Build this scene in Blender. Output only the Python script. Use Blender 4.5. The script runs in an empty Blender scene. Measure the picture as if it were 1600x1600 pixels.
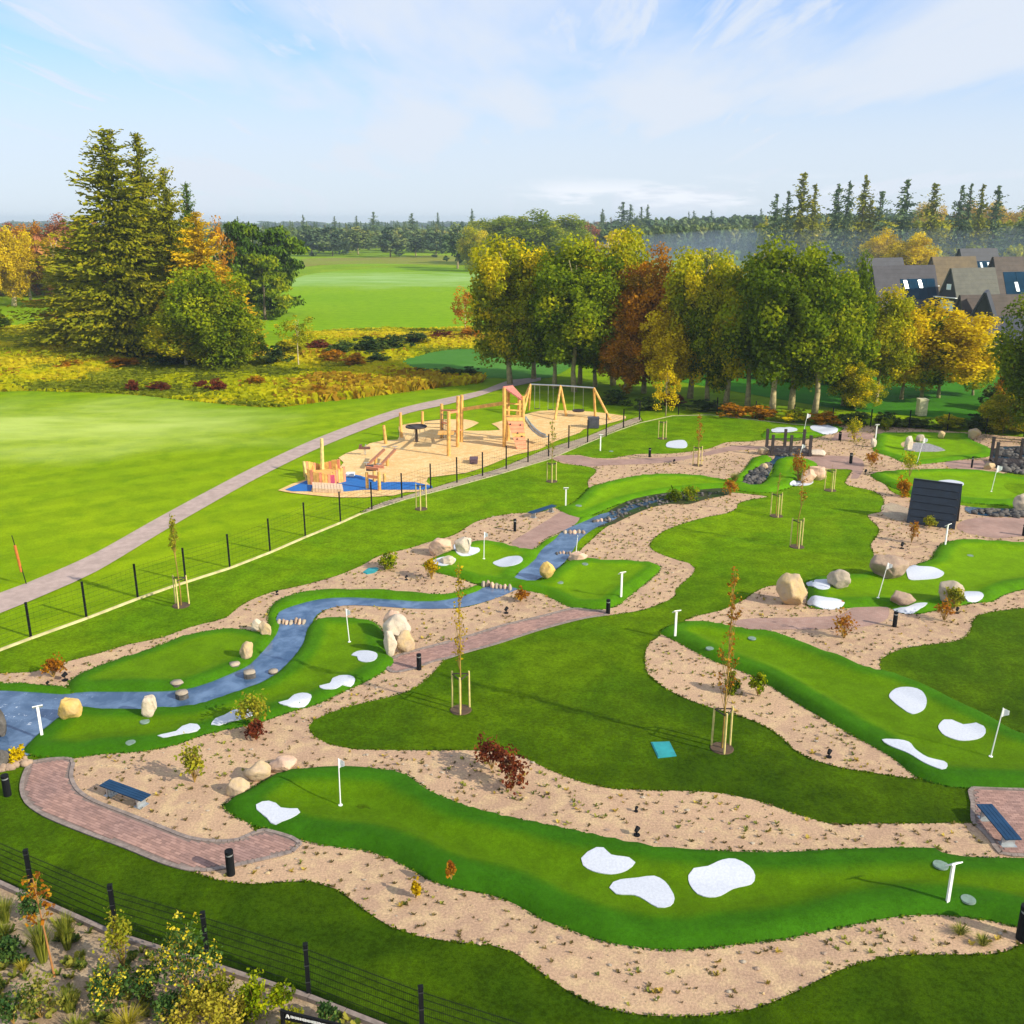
import bpy, bmesh, math, random
import numpy as np
from mathutils import Vector, Matrix, noise
from mathutils.geometry import delaunay_2d_cdt

# ------------------------------------------------------------------ camera, sky, sun, exposure
sc = bpy.context.scene
COL = sc.collection
CAM_H, PITCH, FPX = 18.0, math.radians(16.9), 1500.0      # focal length in pixels of the 1600 px frame
cam_d = bpy.data.cameras.new('camera'); cam = bpy.data.objects.new('camera', cam_d); COL.objects.link(cam)
cam.location = (0, 0, CAM_H); cam.rotation_euler = (math.pi/2 - PITCH, 0, 0)
cam_d.sensor_width = 36.0; cam_d.lens = 36.0*FPX/1600.0
cam_d.clip_start = 0.1; cam_d.clip_end = 12000
sc.camera = cam

SUN_EL = math.radians(29); SHADOW = Vector((-1.8, 1.0, 0)).normalized()   # ground direction in which shadows fall
sun_dir = Vector((-SHADOW.x*math.cos(SUN_EL), -SHADOW.y*math.cos(SUN_EL), math.sin(SUN_EL)))
sun_d = bpy.data.lights.new('sun', 'SUN'); sun_d.energy = 5.0; sun_d.angle = math.radians(0.6); sun_d.color = (1.0, 0.91, 0.74)
sun = bpy.data.objects.new('sun', sun_d); COL.objects.link(sun)
sun.rotation_euler = sun_dir.to_track_quat('Z', 'Y').to_euler(); sun.location = (60, -40, 80)

world = bpy.data.worlds.new('World'); sc.world = world; world.use_nodes = True
wn = world.node_tree.nodes; wl = world.node_tree.links; wn.clear()
def N(tree, t, **kw):
    n = tree.nodes.new(t)
    for k, v in kw.items(): setattr(n, k, v)
    return n
WT = world.node_tree
out = N(WT, 'ShaderNodeOutputWorld'); bg = N(WT, 'ShaderNodeBackground'); bg.inputs['Strength'].default_value = 0.12
sky = N(WT, 'ShaderNodeTexSky', sky_type='NISHITA'); sky.sun_disc = False
sky.sun_elevation = SUN_EL; sky.sun_rotation = math.atan2(sun_dir.x, sun_dir.y); sky.altitude = 20
sky.air_density = 1.3; sky.dust_density = 0.2; sky.ozone_density = 4.0
geo = N(WT, 'ShaderNodeTexCoord'); sep = N(WT, 'ShaderNodeSeparateXYZ'); wl.new(geo.outputs['Generated'], sep.inputs[0])
def M(tree, op, a, b=None, c=None, clamp=False):
    n = tree.nodes.new('ShaderNodeMath'); n.operation = op; n.use_clamp = clamp
    for i, v in enumerate((a, b, c)):
        if v is None: continue
        if isinstance(v, (int, float)): n.inputs[i].default_value = v
        else: tree.links.new(v, n.inputs[i])
    return n.outputs[0]
zc = M(WT, 'MAXIMUM', sep.outputs['Z'], 0.02)
zs = M(WT, 'ADD', zc, 0.06)
px = M(WT, 'DIVIDE', sep.outputs['X'], zs); py = M(WT, 'DIVIDE', sep.outputs['Y'], zs)
cmb = N(WT, 'ShaderNodeCombineXYZ'); wl.new(px, cmb.inputs[0]); wl.new(py, cmb.inputs[1])
mp = N(WT, 'ShaderNodeMapping'); wl.new(cmb.outputs[0], mp.inputs['Vector'])
mp.inputs['Rotation'].default_value = (0, 0, math.radians(-24)); mp.inputs['Scale'].default_value = (0.62, 0.16, 1)
def wnoise(vec, sc_, det, rough, dist=0.0):
    n = N(WT, 'ShaderNodeTexNoise'); n.inputs['Scale'].default_value = sc_; n.inputs['Detail'].default_value = det
    n.inputs['Roughness'].default_value = rough; n.inputs['Distortion'].default_value = dist; wl.new(vec, n.inputs['Vector']); return n.outputs['Fac']
def maprange(tree, v, a, b, c=0.0, d=1.0, smooth=True):
    n = tree.nodes.new('ShaderNodeMapRange'); n.interpolation_type = 'SMOOTHSTEP' if smooth else 'LINEAR'
    tree.links.new(v, n.inputs[0]); n.inputs[1].default_value = a; n.inputs[2].default_value = b; n.inputs[3].default_value = c; n.inputs[4].default_value = d
    return n.outputs[0]
cir = maprange(WT, wnoise(mp.outputs[0], 1.15, 7, 0.52, 0.2), 0.29, 0.58, 0.0, 0.96)
mp3 = N(WT, 'ShaderNodeMapping'); wl.new(cmb.outputs[0], mp3.inputs['Vector']); mp3.inputs['Rotation'].default_value = (0, 0, math.radians(-30)); mp3.inputs['Scale'].default_value = (2.6, .34, 1); mp3.inputs['Location'].default_value = (3, 1, 0)
wisp = maprange(WT, wnoise(mp3.outputs[0], 1.5, 8, 0.6, 0.5), 0.38, 0.68, 0.0, 0.9)
cir = M(WT, 'MAXIMUM', cir, wisp)
base_c = maprange(WT, sep.outputs['Z'], 0.24, 0.05, 0.0, 0.85)
cover = M(WT, 'MAXIMUM', cir, base_c)
# small cumulus low over the horizon
mp2 = N(WT, 'ShaderNodeMapping'); wl.new(geo.outputs['Generated'], mp2.inputs['Vector']); mp2.inputs['Scale'].default_value = (1, 1, 5.5)
cum = maprange(WT, wnoise(mp2.outputs[0], 9, 5, 0.6), 0.47, 0.60)
band = M(WT, 'MULTIPLY', maprange(WT, sep.outputs['Z'], 0.004, 0.02), maprange(WT, sep.outputs['Z'], 0.045, 0.025))
cum = M(WT, 'MULTIPLY', M(WT, 'MULTIPLY', cum, band), M(WT, 'MULTIPLY', maprange(WT, sep.outputs['X'], -.02, .06), maprange(WT, sep.outputs['X'], .36, .26)))
mix = N(WT, 'ShaderNodeMix', data_type='RGBA'); wl.new(cover, mix.inputs['Factor']); tint = N(WT, 'ShaderNodeMix', data_type='RGBA', blend_type='MULTIPLY'); tint.inputs['Factor'].default_value = 1; wl.new(sky.outputs[0], tint.inputs['A']); tint.inputs['B'].default_value = (.56, .90, 1.42, 1); wl.new(tint.outputs['Result'], mix.inputs['A'])
mix.inputs['B'].default_value = (5.2, 5.65, 6.35, 1)
mix2 = N(WT, 'ShaderNodeMix', data_type='RGBA'); wl.new(cum, mix2.inputs['Factor']); wl.new(mix.outputs['Result'], mix2.inputs['A'])
mix2.inputs['B'].default_value = (6.2, 6.5, 7.0, 1)
wl.new(mix2.outputs['Result'], bg.inputs['Color']); wl.new(bg.outputs[0], out.inputs['Surface'])

sc.view_settings.view_transform = 'Standard'; sc.view_settings.look = 'None'
sc.view_settings.exposure = 0.32; sc.view_settings.gamma = 1; sc.view_settings.use_curve_mapping = False
sc.cycles.use_denoising = True
sc.cycles.max_bounces = 6; sc.cycles.diffuse_bounces = 3; sc.cycles.glossy_bounces = 2; sc.cycles.transmission_bounces = 2
sc.cycles.volume_bounces = 0; sc.cycles.transparent_max_bounces = 4

# ------------------------------------------------------------------ helpers: from the photograph's grid to the ground
CP, SP = math.cos(PITCH), math.sin(PITCH)
def ray(x, y):
    u, v = (x-800)/FPX, (y-800)/FPX
    return Vector((u, CP - v*SP, -SP - v*CP))
def W(x, y, z=0.0):
    d = ray(x, y); t = (z-CAM_H)/d.z
    return Vector((d.x*t, d.y*t, z))
def topz(b, y):                       # height at which something standing at b reaches row y
    d = ray(800, y); return CAM_H + b.y*d.z/d.y
def at_depth(x, y, Y):                # point at row y / column x on the vertical plane Y
    d = ray(x, y); t = Y/d.y; return Vector((d.x*t, Y, CAM_H+d.z*t))
def pxm(b):                           # metres per photo pixel at b
    return (b.y*CP + (CAM_H-b.z)*SP)/FPX

def put(o, parent=None):
    COL.objects.link(o)
    if parent is not None: o.parent = parent
    return o
def tag(o, label=None, cat=None, group=None, kind=None):
    if label: o['label'] = label
    if cat: o['category'] = cat
    if group: o['group'] = group
    if kind: o['kind'] = kind
    return o
def empty(name, loc, label, cat, group=None, rz=0.0):
    o = bpy.data.objects.new(name, None); o.location = loc; o.rotation_euler = (0, 0, rz); o.empty_display_size = .2
    put(o); return tag(o, label, cat, group)
def mobj(name, me, mat=None, parent=None, loc=None, kind=None):
    o = bpy.data.objects.new(name, me); put(o, parent)
    if loc is not None: o.location = loc
    if mat is not None:
        if len(me.materials) == 0: me.materials.append(None)
        o.material_slots[0].link = 'OBJECT'; o.material_slots[0].material = mat
    if kind: o['kind'] = kind
    return o
def mesh(name, V, F, smooth=False):
    me = bpy.data.meshes.new(name); me.from_pydata([tuple(v) for v in V], [], F); me.update()
    if smooth: me.shade_smooth()
    return me
class MB:
    def __init__(s): s.v = []; s.f = []
    def add(s, V, F):
        k = len(s.v); s.v += [tuple(v) for v in V]; s.f += [tuple(i+k for i in f) for f in F]
    def box(s, c, d, rz=0.0, mat=None):
        R = mat if mat is not None else Matrix.Rotation(rz, 3, 'Z')
        V = [Vector(c) + R @ Vector((sx*d[0]/2, sy*d[1]/2, sz*d[2]/2)) for sx in (-1, 1) for sy in (-1, 1) for sz in (-1, 1)]
        s.add(V, [(0,1,3,2), (4,6,7,5), (0,4,5,1), (2,3,7,6), (0,2,6,4), (1,5,7,3)])
    def tube(s, a, b, r0, r1=None, n=8, cap=True):
        a, b = Vector(a), Vector(b); r1 = r0 if r1 is None else r1
        d = (b-a).normalized(); t = Vector((0, 0, 1)) if abs(d.z) < .9 else Vector((1, 0, 0))
        u = d.cross(t).normalized(); w = d.cross(u)
        V = [a + (u*math.cos(2*math.pi*i/n) + w*math.sin(2*math.pi*i/n))*r0 for i in range(n)] + \
            [b + (u*math.cos(2*math.pi*i/n) + w*math.sin(2*math.pi*i/n))*r1 for i in range(n)]
        F = [(i, (i+1) % n, n+(i+1) % n, n+i) for i in range(n)]
        if cap: F += [tuple(range(n))[::-1], tuple(range(n, 2*n))]
        s.add(V, F)
    def path(s, P, R, n=8):
        for i in range(len(P)-1): s.tube(P[i], P[i+1], R[i], R[i+1], n, cap=(i in (0, len(P)-2)))
    def beam(s, a, b, w, h):
        a, b = Vector(a), Vector(b); d = b-a; L = d.length; x = d.normalized()
        t = Vector((0, 0, 1)) if abs(x.z) < .95 else Vector((0, 1, 0))
        y = t.cross(x).normalized(); z = x.cross(y)
        s.box((a+b)/2, (L, w, h), mat=Matrix((x, y, z)).transposed())
    def build(s, name, mat, parent=None, loc=None, kind=None, smooth=False):
        return mobj(name, mesh(name, s.v, s.f, smooth), mat, parent, loc, kind)

# ------------------------------------------------------------------ materials
MATS = {}
def newmat(name):
    m = bpy.data.materials.new(name); m.use_nodes = True
    return m, m.node_tree, m.node_tree.nodes['Principled BSDF']
def link(t, a, b): t.links.new(a, b)
def noise_n(t, vec, scale, det=4, rough=.55, dist=0.0, dims='3D'):
    n = t.nodes.new('ShaderNodeTexNoise'); n.inputs['Scale'].default_value = scale; n.inputs['Detail'].default_value = det
    n.inputs['Roughness'].default_value = rough; n.inputs['Distortion'].default_value = dist
    if vec is not None: t.links.new(vec, n.inputs['Vector'])
    return n
def mixc(t, f, a, b, mode='MIX'):
    n = t.nodes.new('ShaderNodeMix'); n.data_type = 'RGBA'; n.blend_type = mode
    for k, v in (('Factor', f), ('A', a), ('B', b)):
        if isinstance(v, (int, float)): n.inputs[k].default_value = v
        elif isinstance(v, tuple): n.inputs[k].default_value = (*v[:3], 1)
        else: t.links.new(v, n.inputs[k])
    return n.outputs['Result']
def pos(t):
    return t.nodes.new('ShaderNodeNewGeometry').outputs['Position']
def scaled(t, v, s, rz=0.0):
    m = t.nodes.new('ShaderNodeMapping'); m.inputs['Scale'].default_value = s; m.inputs['Rotation'].default_value = (0, 0, rz)
    t.links.new(v, m.inputs['Vector']); return m.outputs[0]
def bump(t, bs, h, strength, dist=.02):
    b = t.nodes.new('ShaderNodeBump'); b.inputs['Strength'].default_value = strength; b.inputs['Distance'].default_value = dist
    t.links.new(h, b.inputs['Height']); t.links.new(b.outputs[0], bs.inputs['Normal'])
def simple(name, c, rough=.7, var=.25, scale=6.0, metal=0.0, bmp=0.0, spec=None, c2=None, obj=False):
    if name in MATS: return MATS[name]
    m, t, bs = newmat(name)
    v = t.nodes.new('ShaderNodeTexCoord').outputs['Object'] if obj else pos(t)
    n = noise_n(t, v, scale, 5, .6)
    d = tuple(x*(1-var) for x in c) if c2 is None else c2
    link(t, mixc(t, maprange(t, n.outputs['Fac'], .3, .7), d, tuple(min(1, x*(1+var*.5)) for x in c)), bs.inputs['Base Color'])
    bs.inputs['Roughness'].default_value = rough; bs.inputs['Metallic'].default_value = metal
    if spec is not None: bs.inputs['Specular IOR Level'].default_value = spec
    if bmp: bump(t, bs, n.outputs['Fac'], bmp, .03)
    MATS[name] = m; return m
def grass(name, stops, fine=.5, sheen=.0, stripes=None, frost=None, patch=.05):
    """short grass: large soft patches, finer mottling, optional mowing stripes and frost"""
    m, t, bs = newmat(name); P = pos(t)
    a, b, c = stops
    n1 = noise_n(t, P, patch, 4, .55, .4); n2 = noise_n(t, P, .55, 5, .62, .3); n3 = noise_n(t, P, 7.0, 6, .7)
    col = mixc(t, maprange(t, n1.outputs['Fac'], .35, .65), a, b)
    col = mixc(t, maprange(t, n2.outputs['Fac'], .40, .72, 0, .75), col, c)
    if stripes:
        rz, width, amt = stripes
        wv = t.nodes.new('ShaderNodeTexWave'); wv.bands_direction = 'X'; wv.wave_profile = 'SIN'
        wv.inputs['Scale'].default_value = 1.0/width; wv.inputs['Distortion'].default_value = 1.2; wv.inputs['Detail'].default_value = 2; wv.inputs['Detail Scale'].default_value = .3
        link(t, scaled(t, P, (1, 1, 0), rz), wv.inputs['Vector'])
        col = mixc(t, M(t, 'MULTIPLY', maprange(t, wv.outputs['Fac'], .35, .65), amt), col, tuple(x*.62 for x in a))
    fm = mixc(t, maprange(t, n3.outputs['Fac'], .28, .75), tuple(1-.55*fine for _ in range(3)), (1.0+.18*fine,)*3)
    n4 = noise_n(t, P, 28.0, 3, .7)
    fm2 = mixc(t, maprange(t, n4.outputs['Fac'], .3, .7), tuple(1-.45*fine for _ in range(3)), (1.0+.12*fine,)*3)
    col = mixc(t, 1.0, col, fm, 'MULTIPLY'); col = mixc(t, 1.0, col, fm2, 'MULTIPLY')
    if frost:
        (fx, fy, rx, ry), fc = frost
        mp = t.nodes.new('ShaderNodeMapping'); mp.vector_type = 'POINT'
        mp.inputs['Location'].default_value = (-fx/rx, -fy/ry, 0); mp.inputs['Scale'].default_value = (1/rx, 1/ry, 0)
        link(t, P, mp.inputs['Vector']); ln = t.nodes.new('ShaderNodeVectorMath'); ln.operation = 'LENGTH'; link(t, mp.outputs[0], ln.inputs[0])
        f = maprange(t, M(t, 'ADD', ln.outputs['Value'], M(t, 'MULTIPLY', noise_n(t, P, .09, 4).outputs['Fac'], 1.1)), 1.65, .75, 0, 1)
        f = M(t, 'MULTIPLY', f, maprange(t, noise_n(t, scaled(t, P, (.05, .16, 1), math.radians(18)), 1.0, 5, .6).outputs['Fac'], .30, .66, .25, .9))
        col = mixc(t, M(t, 'MULTIPLY', f, .8), col, fc)
    link(t, col, bs.inputs['Base Color']); bs.inputs['Roughness'].default_value = .85; bs.inputs['Specular IOR Level'].default_value = .03
    if sheen:
        bs.inputs['Sheen Weight'].default_value = sheen; bs.inputs['Sheen Roughness'].default_value = .45
        bs.inputs['Sheen Tint'].default_value = (.75, 1.0, .25, 1)
    bump(t, bs, M(t, 'ADD', n3.outputs['Fac'], n4.outputs['Fac']), .55*fine+.1, .05)
    MATS[name] = m; return m

def leafmat(name, c1, c2, c3=None, trans=.38, scale=.35):
    """leaves: colour varies from clump to clump and leaf to leaf"""
    if name in MATS: return MATS[name]
    m, t, bs = newmat(name)
    at = t.nodes.new('ShaderNodeAttribute'); at.attribute_name = 'tone'
    c3 = c3 or tuple(x*1.25 for x in c2)
    r = t.nodes.new('ShaderNodeValToRGB'); link(t, at.outputs['Fac'], r.inputs[0])
    r.color_ramp.elements[0].position = .15; r.color_ramp.elements[0].color = (*c1, 1)
    r.color_ramp.elements[1].position = .9; r.color_ramp.elements[1].color = (*c3, 1)
    e = r.color_ramp.elements.new(.52); e.color = (*c2, 1)
    link(t, r.outputs[0], bs.inputs['Base Color']); bs.inputs['Roughness'].default_value = .7; bs.inputs['Specular IOR Level'].default_value = .2
    bs.inputs['Specular IOR Level'].default_value = .05; tr = t.nodes.new('ShaderNodeBsdfTranslucent'); link(t, r.outputs[0], tr.inputs['Color'])
    mx = t.nodes.new('ShaderNodeMixShader'); mx.inputs[0].default_value = trans
    link(t, bs.outputs[0], mx.inputs[1]); link(t, tr.outputs[0], mx.inputs[2])
    link(t, mx.outputs[0], t.nodes['Material Output'].inputs['Surface'])
    MATS[name] = m; return m

# ground covers
m_golf = grass('golf_grass', ((.205,.350,.001), (.290,.420,.002), (.135,.265,.001)), .45, .0, stripes=(math.radians(52), 11, .22), patch=.045, frost=((W(40,668).x, W(40,668).y, 27, 16), (.56,.66,.17)))
m_fair = grass('fairway_grass', ((.19,.36,.002), (.24,.40,.003), (.14,.30,.002)), .25, .0, stripes=(math.radians(80), 14, .10), patch=.015, frost=((W(600,436).x, W(600,436).y, 90, 50), (.34,.50,.20)))
m_rough = grass('rough_meadow', ((.48,.40,.004), (.34,.40,.003), (.50,.32,.006)), .9, .0, patch=.05)
m_tree_shadow = grass('tree_shadow_grass', ((.075,.22,.035), (.10,.26,.04), (.06,.20,.015)), .4, .0, patch=.06)
def lawnmat():
    m, t, bs = newmat('course_lawn'); P = pos(t)
    s = t.nodes.new('ShaderNodeSeparateXYZ'); link(t, P, s.inputs[0])
    # lawn brightens with distance: low grazing light put into the colour
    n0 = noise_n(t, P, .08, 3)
    graze_light = maprange(t, M(t, 'ADD', M(t, 'ADD', s.outputs['Y'], M(t, 'MULTIPLY', s.outputs['X'], -.35)), M(t, 'MULTIPLY', n0.outputs['Fac'], 8.0)), 24, 60)
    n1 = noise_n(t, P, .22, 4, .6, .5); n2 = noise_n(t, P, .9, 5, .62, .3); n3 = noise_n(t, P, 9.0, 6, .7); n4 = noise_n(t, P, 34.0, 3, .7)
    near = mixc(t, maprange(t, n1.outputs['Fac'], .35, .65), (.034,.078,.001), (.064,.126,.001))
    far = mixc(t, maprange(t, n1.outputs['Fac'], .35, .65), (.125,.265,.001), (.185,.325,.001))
    col = mixc(t, graze_light, near, far)
    # sods: long rolls of turf side by side
    br = t.nodes.new('ShaderNodeTexBrick'); br.inputs['Scale'].default_value = 1.0; br.inputs['Brick Width'].default_value = 2.6; br.inputs['Row Height'].default_value = 0.8
    br.inputs['Mortar Size'].default_value = .018; br.inputs['Mortar Smooth'].default_value = .6; br.offset = .37
    br.inputs['Color1'].default_value = (.86,.86,.86,1); br.inputs['Color2'].default_value = (1.08,1.08,1.04,1); br.inputs['Mortar'].default_value = (.80,.78,.74,1)
    link(t, scaled(t, P, (1, 1, 0), math.radians(24)), br.inputs['Vector'])
    col = mixc(t, .55, col, br.outputs['Color'], 'MULTIPLY')
    for n, lo, hi in ((n2, .76, 1.12), (n3, .60, 1.18), (n4, .62, 1.16)):
        col = mixc(t, 1.0, col, mixc(t, maprange(t, n.outputs['Fac'], .3, .7), (lo,)*3, (hi,)*3), 'MULTIPLY')
    link(t, col, bs.inputs['Base Color']); bs.inputs['Roughness'].default_value = .85; bs.inputs['Specular IOR Level'].default_value = .03
    bs.inputs['Sheen Weight'].default_value = 0; bs.inputs['Sheen Roughness'].default_value = .45; bs.inputs['Sheen Tint'].default_value = (.7,1,.2,1)
    bump(t, bs, M(t, 'ADD', n3.outputs['Fac'], n4.outputs['Fac']), .5, .05)
    MATS['lawn'] = m; return m
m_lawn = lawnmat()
def turfmat():
    """artificial turf: long-pile fringe on the banks, short-pile putting surface inside"""
    m, t, bs = newmat('putting_turf'); P = pos(t)
    at = t.nodes.new('ShaderNodeAttribute'); at.attribute_name = 'edge'
    s = t.nodes.new('ShaderNodeSeparateXYZ'); link(t, P, s.inputs[0])
    nn = noise_n(t, P, .5, 3)
    f = maprange(t, M(t, 'ADD', at.outputs['Fac'], M(t, 'MULTIPLY', M(t, 'SUBTRACT', nn.outputs['Fac'], .5), .35)), .55, 1.0)
    y = maprange(t, s.outputs['Y'], 24, 60)  # turf takes the same grazing-light brightening in its colour
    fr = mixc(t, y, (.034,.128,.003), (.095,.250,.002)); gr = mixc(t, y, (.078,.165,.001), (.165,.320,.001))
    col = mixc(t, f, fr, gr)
    n2 = noise_n(t, P, 1.2, 4); n3 = noise_n(t, P, 30, 4, .7)
    for n, lo, hi in ((n2, .84, 1.08), (noise_n(t, P, 8, 5, .7), .84, 1.10), (n3, .76, 1.14)):
        col = mixc(t, 1.0, col, mixc(t, maprange(t, n.outputs['Fac'], .3, .7), (lo,)*3, (hi,)*3), 'MULTIPLY')
    link(t, col, bs.inputs['Base Color']); bs.inputs['Roughness'].default_value = .8; bs.inputs['Specular IOR Level'].default_value = .04
    bump(t, bs, n3.outputs['Fac'], .35, .02)
    MATS['turf'] = m; return m
m_turf = turfmat()
def sandmat(name, a, b, c, spot=(.10,.09,.04), spots=.5):
    m, t, bs = newmat(name); P = pos(t)
    n1 = noise_n(t, P, .18, 4, .6, .3); n2 = noise_n(t, P, 1.6, 6, .7); n3 = noise_n(t, P, 14, 5, .75)
    col = mixc(t, maprange(t, n1.outputs['Fac'], .35, .65), a, b)
    col = mixc(t, maprange(t, n2.outputs['Fac'], .42, .70), col, c)
    v = t.nodes.new('ShaderNodeTexVoronoi'); v.inputs['Scale'].default_value = 9.0; link(t, P, v.inputs['Vector'])
    col = mixc(t, M(t, 'MULTIPLY', maprange(t, v.outputs['Distance'], .16, .04), spots), col, spot)
    col = mixc(t, 1.0, col, mixc(t, maprange(t, n3.outputs['Fac'], .3, .7), (.70,)*3, (1.15,)*3), 'MULTIPLY')
    link(t, col, bs.inputs['Base Color']); bs.inputs['Roughness'].default_value = .95; bs.inputs['Specular IOR Level'].default_value = .1
    bump(t, bs, n3.outputs['Fac'], .6, .05); MATS[name] = m; return m
m_bed = sandmat('gravel_bed', (.53,.35,.225), (.44,.29,.195), (.60,.43,.245))
m_bed_y = m_bed
m_play = sandmat('play_sand', (.80,.54,.24), (.74,.46,.19), (.84,.62,.32), (.4,.25,.1), .15)
m_garden = sandmat('garden_gravel', (.42,.31,.21), (.35,.25,.165), (.46,.36,.24), (.08,.08,.04), .5)
m_strip = sandmat('strip_gravel', (.42,.33,.24), (.35,.27,.2), (.45,.38,.26))
def brickmat(name, c1, c2, mo, w=.20, h=.10, rz=0.0):
    m, t, bs = newmat(name); P = pos(t)
    br = t.nodes.new('ShaderNodeTexBrick'); br.inputs['Scale'].default_value = 1.0; br.inputs['Brick Width'].default_value = w; br.inputs['Row Height'].default_value = h
    br.inputs['Mortar Size'].default_value = .006
    for k, v in (('Color1', c1), ('Color2', c2), ('Mortar', mo)): br.inputs[k].default_value = (*v, 1)
    link(t, scaled(t, P, (1, 1, 0), rz), br.inputs['Vector'])
    n = noise_n(t, P, .7, 5, .65)
    link(t, mixc(t, 1.0, br.outputs['Color'], mixc(t, maprange(t, n.outputs['Fac'], .3, .7), (.8,)*3, (1.12,)*3), 'MULTIPLY'), bs.inputs['Base Color'])
    bs.inputs['Roughness'].default_value = .85; bump(t, bs, br.outputs['Fac'], -.4, .01); MATS[name] = m; return m
m_brick = brickmat('path_brick', (.33,.19,.15), (.38,.24,.195), (.24,.18,.14), rz=.4)
m_joint = simple('joint_sand', (.20,.15,.13), .95)
def pavermat():
    m, t, bs = newmat('clay_paver')
    at = t.nodes.new('ShaderNodeAttribute'); at.attribute_name = 'tone'
    r = t.nodes.new('ShaderNodeValToRGB'); link(t, at.outputs['Fac'], r.inputs[0])
    r.color_ramp.elements[0].color = (.25,.145,.115,1); r.color_ramp.elements[1].color = (.40,.235,.185,1)
    e = r.color_ramp.elements.new(.5); e.color = (.33,.19,.15,1)
    n = noise_n(t, pos(t), .6, 4)
    link(t, mixc(t, 1.0, r.outputs[0], mixc(t, maprange(t, n.outputs['Fac'], .3, .7), (.85,.88,.95), (1.08,)*3), 'MULTIPLY'), bs.inputs['Base Color'])
    bs.inputs['Roughness'].default_value = .85; return m
m_paver = pavermat()
m_kerb = simple('grey_concrete', (.25,.20,.175), .9, .3, 5)
m_asph = simple('footpath_asphalt', (.42,.315,.275), .9, .18, 1.5)
m_white = simple('white_gravel', (.53,.56,.63), .9, .10, 14, bmp=.35)
m_wpaint = simple('white_paint', (.85,.85,.83), .5, .05)
m_black = simple('black_metal', (.007,.008,.010), .7, .2, spec=.15)
m_blue = simple('blue_rubber', (.008,.13,.42), .8, .12, 2)
m_bench = simple('bench_blue', (.012,.05,.115), .6, .2, 2, spec=.2)
m_teal = simple('teal_cover', (.02,.28,.30), .6, .2, 3)
m_stake = simple('stake_wood', (.68,.55,.20), .8, .25, 4)
m_owood = simple('robinia_wood', (.72,.40,.10), .7, .3, 3)
m_redw = simple('red_panel', (.75,.26,.13), .7, .2, 2)
m_pink = simple('pink_panel', (.62,.09,.16), .6, .1)
m_dark = simple('dark_timber', (.045,.032,.030), .7, .4, 5)
m_bark = simple('bark', (.13,.10,.06), .9, .4, 3, bmp=.4)
m_barkl = simple('pale_bark', (.36,.30,.14), .85, .4, 3, bmp=.3)
m_birch = simple('birch_bark', (.55,.46,.26), .8, .4, 4)
m_twig = simple('sapling_bark', (.34,.21,.04), .8, .3, 4)
m_grey = simple('galvanised_steel', (.45,.48,.50), .4, .15, 3, metal=.6)
m_rope = simple('dark_rope', (.05,.045,.05), .8)
m_edge = simple('timber_edging', (.55,.48,.24), .9, .3, 2)
m_slate = simple('hut_cladding', (.006,.014,.028), .45, .35, 3)
m_brown = simple('brown_cladding', (.16,.10,.06), .8, .3, 3)
def rockmat(name, a, b, c):
    m, t, bs = newmat(name); P = pos(t)
    n1 = noise_n(t, P, 1.1, 6, .65, .6); n2 = noise_n(t, P, 6, 6, .7)
    col = mixc(t, maprange(t, n1.outputs['Fac'], .38, .62), a, b); col = mixc(t, maprange(t, n2.outputs['Fac'], .45, .75, 0, .7), col, c)
    link(t, col, bs.inputs['Base Color']); bs.inputs['Roughness'].default_value = .9; bs.inputs['Specular IOR Level'].default_value = .2
    bump(t, bs, M(t, 'ADD', n1.outputs['Fac'], n2.outputs['Fac']), .7, .08); MATS[name] = m; return m
R_TAN = rockmat('tan_stone', (.55,.40,.19), (.48,.36,.24), (.34,.27,.2))
R_GREY = rockmat('grey_stone', (.36,.30,.23), (.46,.38,.28), (.25,.22,.2))
R_PALE = rockmat('pale_stone', (.62,.52,.38), (.56,.47,.37), (.42,.35,.28))
R_BROWN = rockmat('brown_stone', (.38,.27,.19), (.31,.22,.17), (.44,.34,.22))
R_ORANGE = rockmat('orange_stone', (.66,.44,.12), (.58,.38,.16), (.70,.50,.22))
R_PINK = rockmat('pink_stone', (.66,.43,.28), (.58,.40,.30), (.70,.5,.36))
R_DARK = rockmat('wet_stone', (.07,.065,.06), (.12,.11,.10), (.2,.19,.18))
def watermat(name, a, b, foam=None):
    m, t, bs = newmat(name); P = pos(t)
    n = noise_n(t, P, .9, 4, .6, .4); col = mixc(t, maprange(t, n.outputs['Fac'], .35, .7), a, b)
    if foam:
        f = maprange(t, noise_n(t, P, 4.5, 6, .7, .5).outputs['Fac'], .60, .70)
        mask = None
        for (fx, fy, fr) in foam:
            v = t.nodes.new('ShaderNodeVectorMath'); v.operation = 'DISTANCE'; link(t, P, v.inputs[0]); v.inputs[1].default_value = (fx, fy, 0)
            q = maprange(t, v.outputs['Value'], fr, fr*.4); mask = q if mask is None else M(t, 'MAXIMUM', mask, q)
        col = mixc(t, M(t, 'MULTIPLY', f, mask), col, (.8,.84,.9))
    link(t, col, bs.inputs['Base Color']); bs.inputs['Roughness'].default_value = .04; bs.inputs['IOR'].default_value = 1.45
    w = noise_n(t, P, 7, 3, .5, .6); bump(t, bs, w.outputs['Fac'], .3, .04); MATS[name] = m; return m
m_water = watermat('stream_water', (.040,.085,.165), (.125,.20,.32), foam=[(*W(50,1112)[:2], 2.2), (*W(88,1098)[:2], 1.6)])
m_pond = watermat('dark_water', (.01,.04,.08), (.03,.09,.16))

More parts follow.
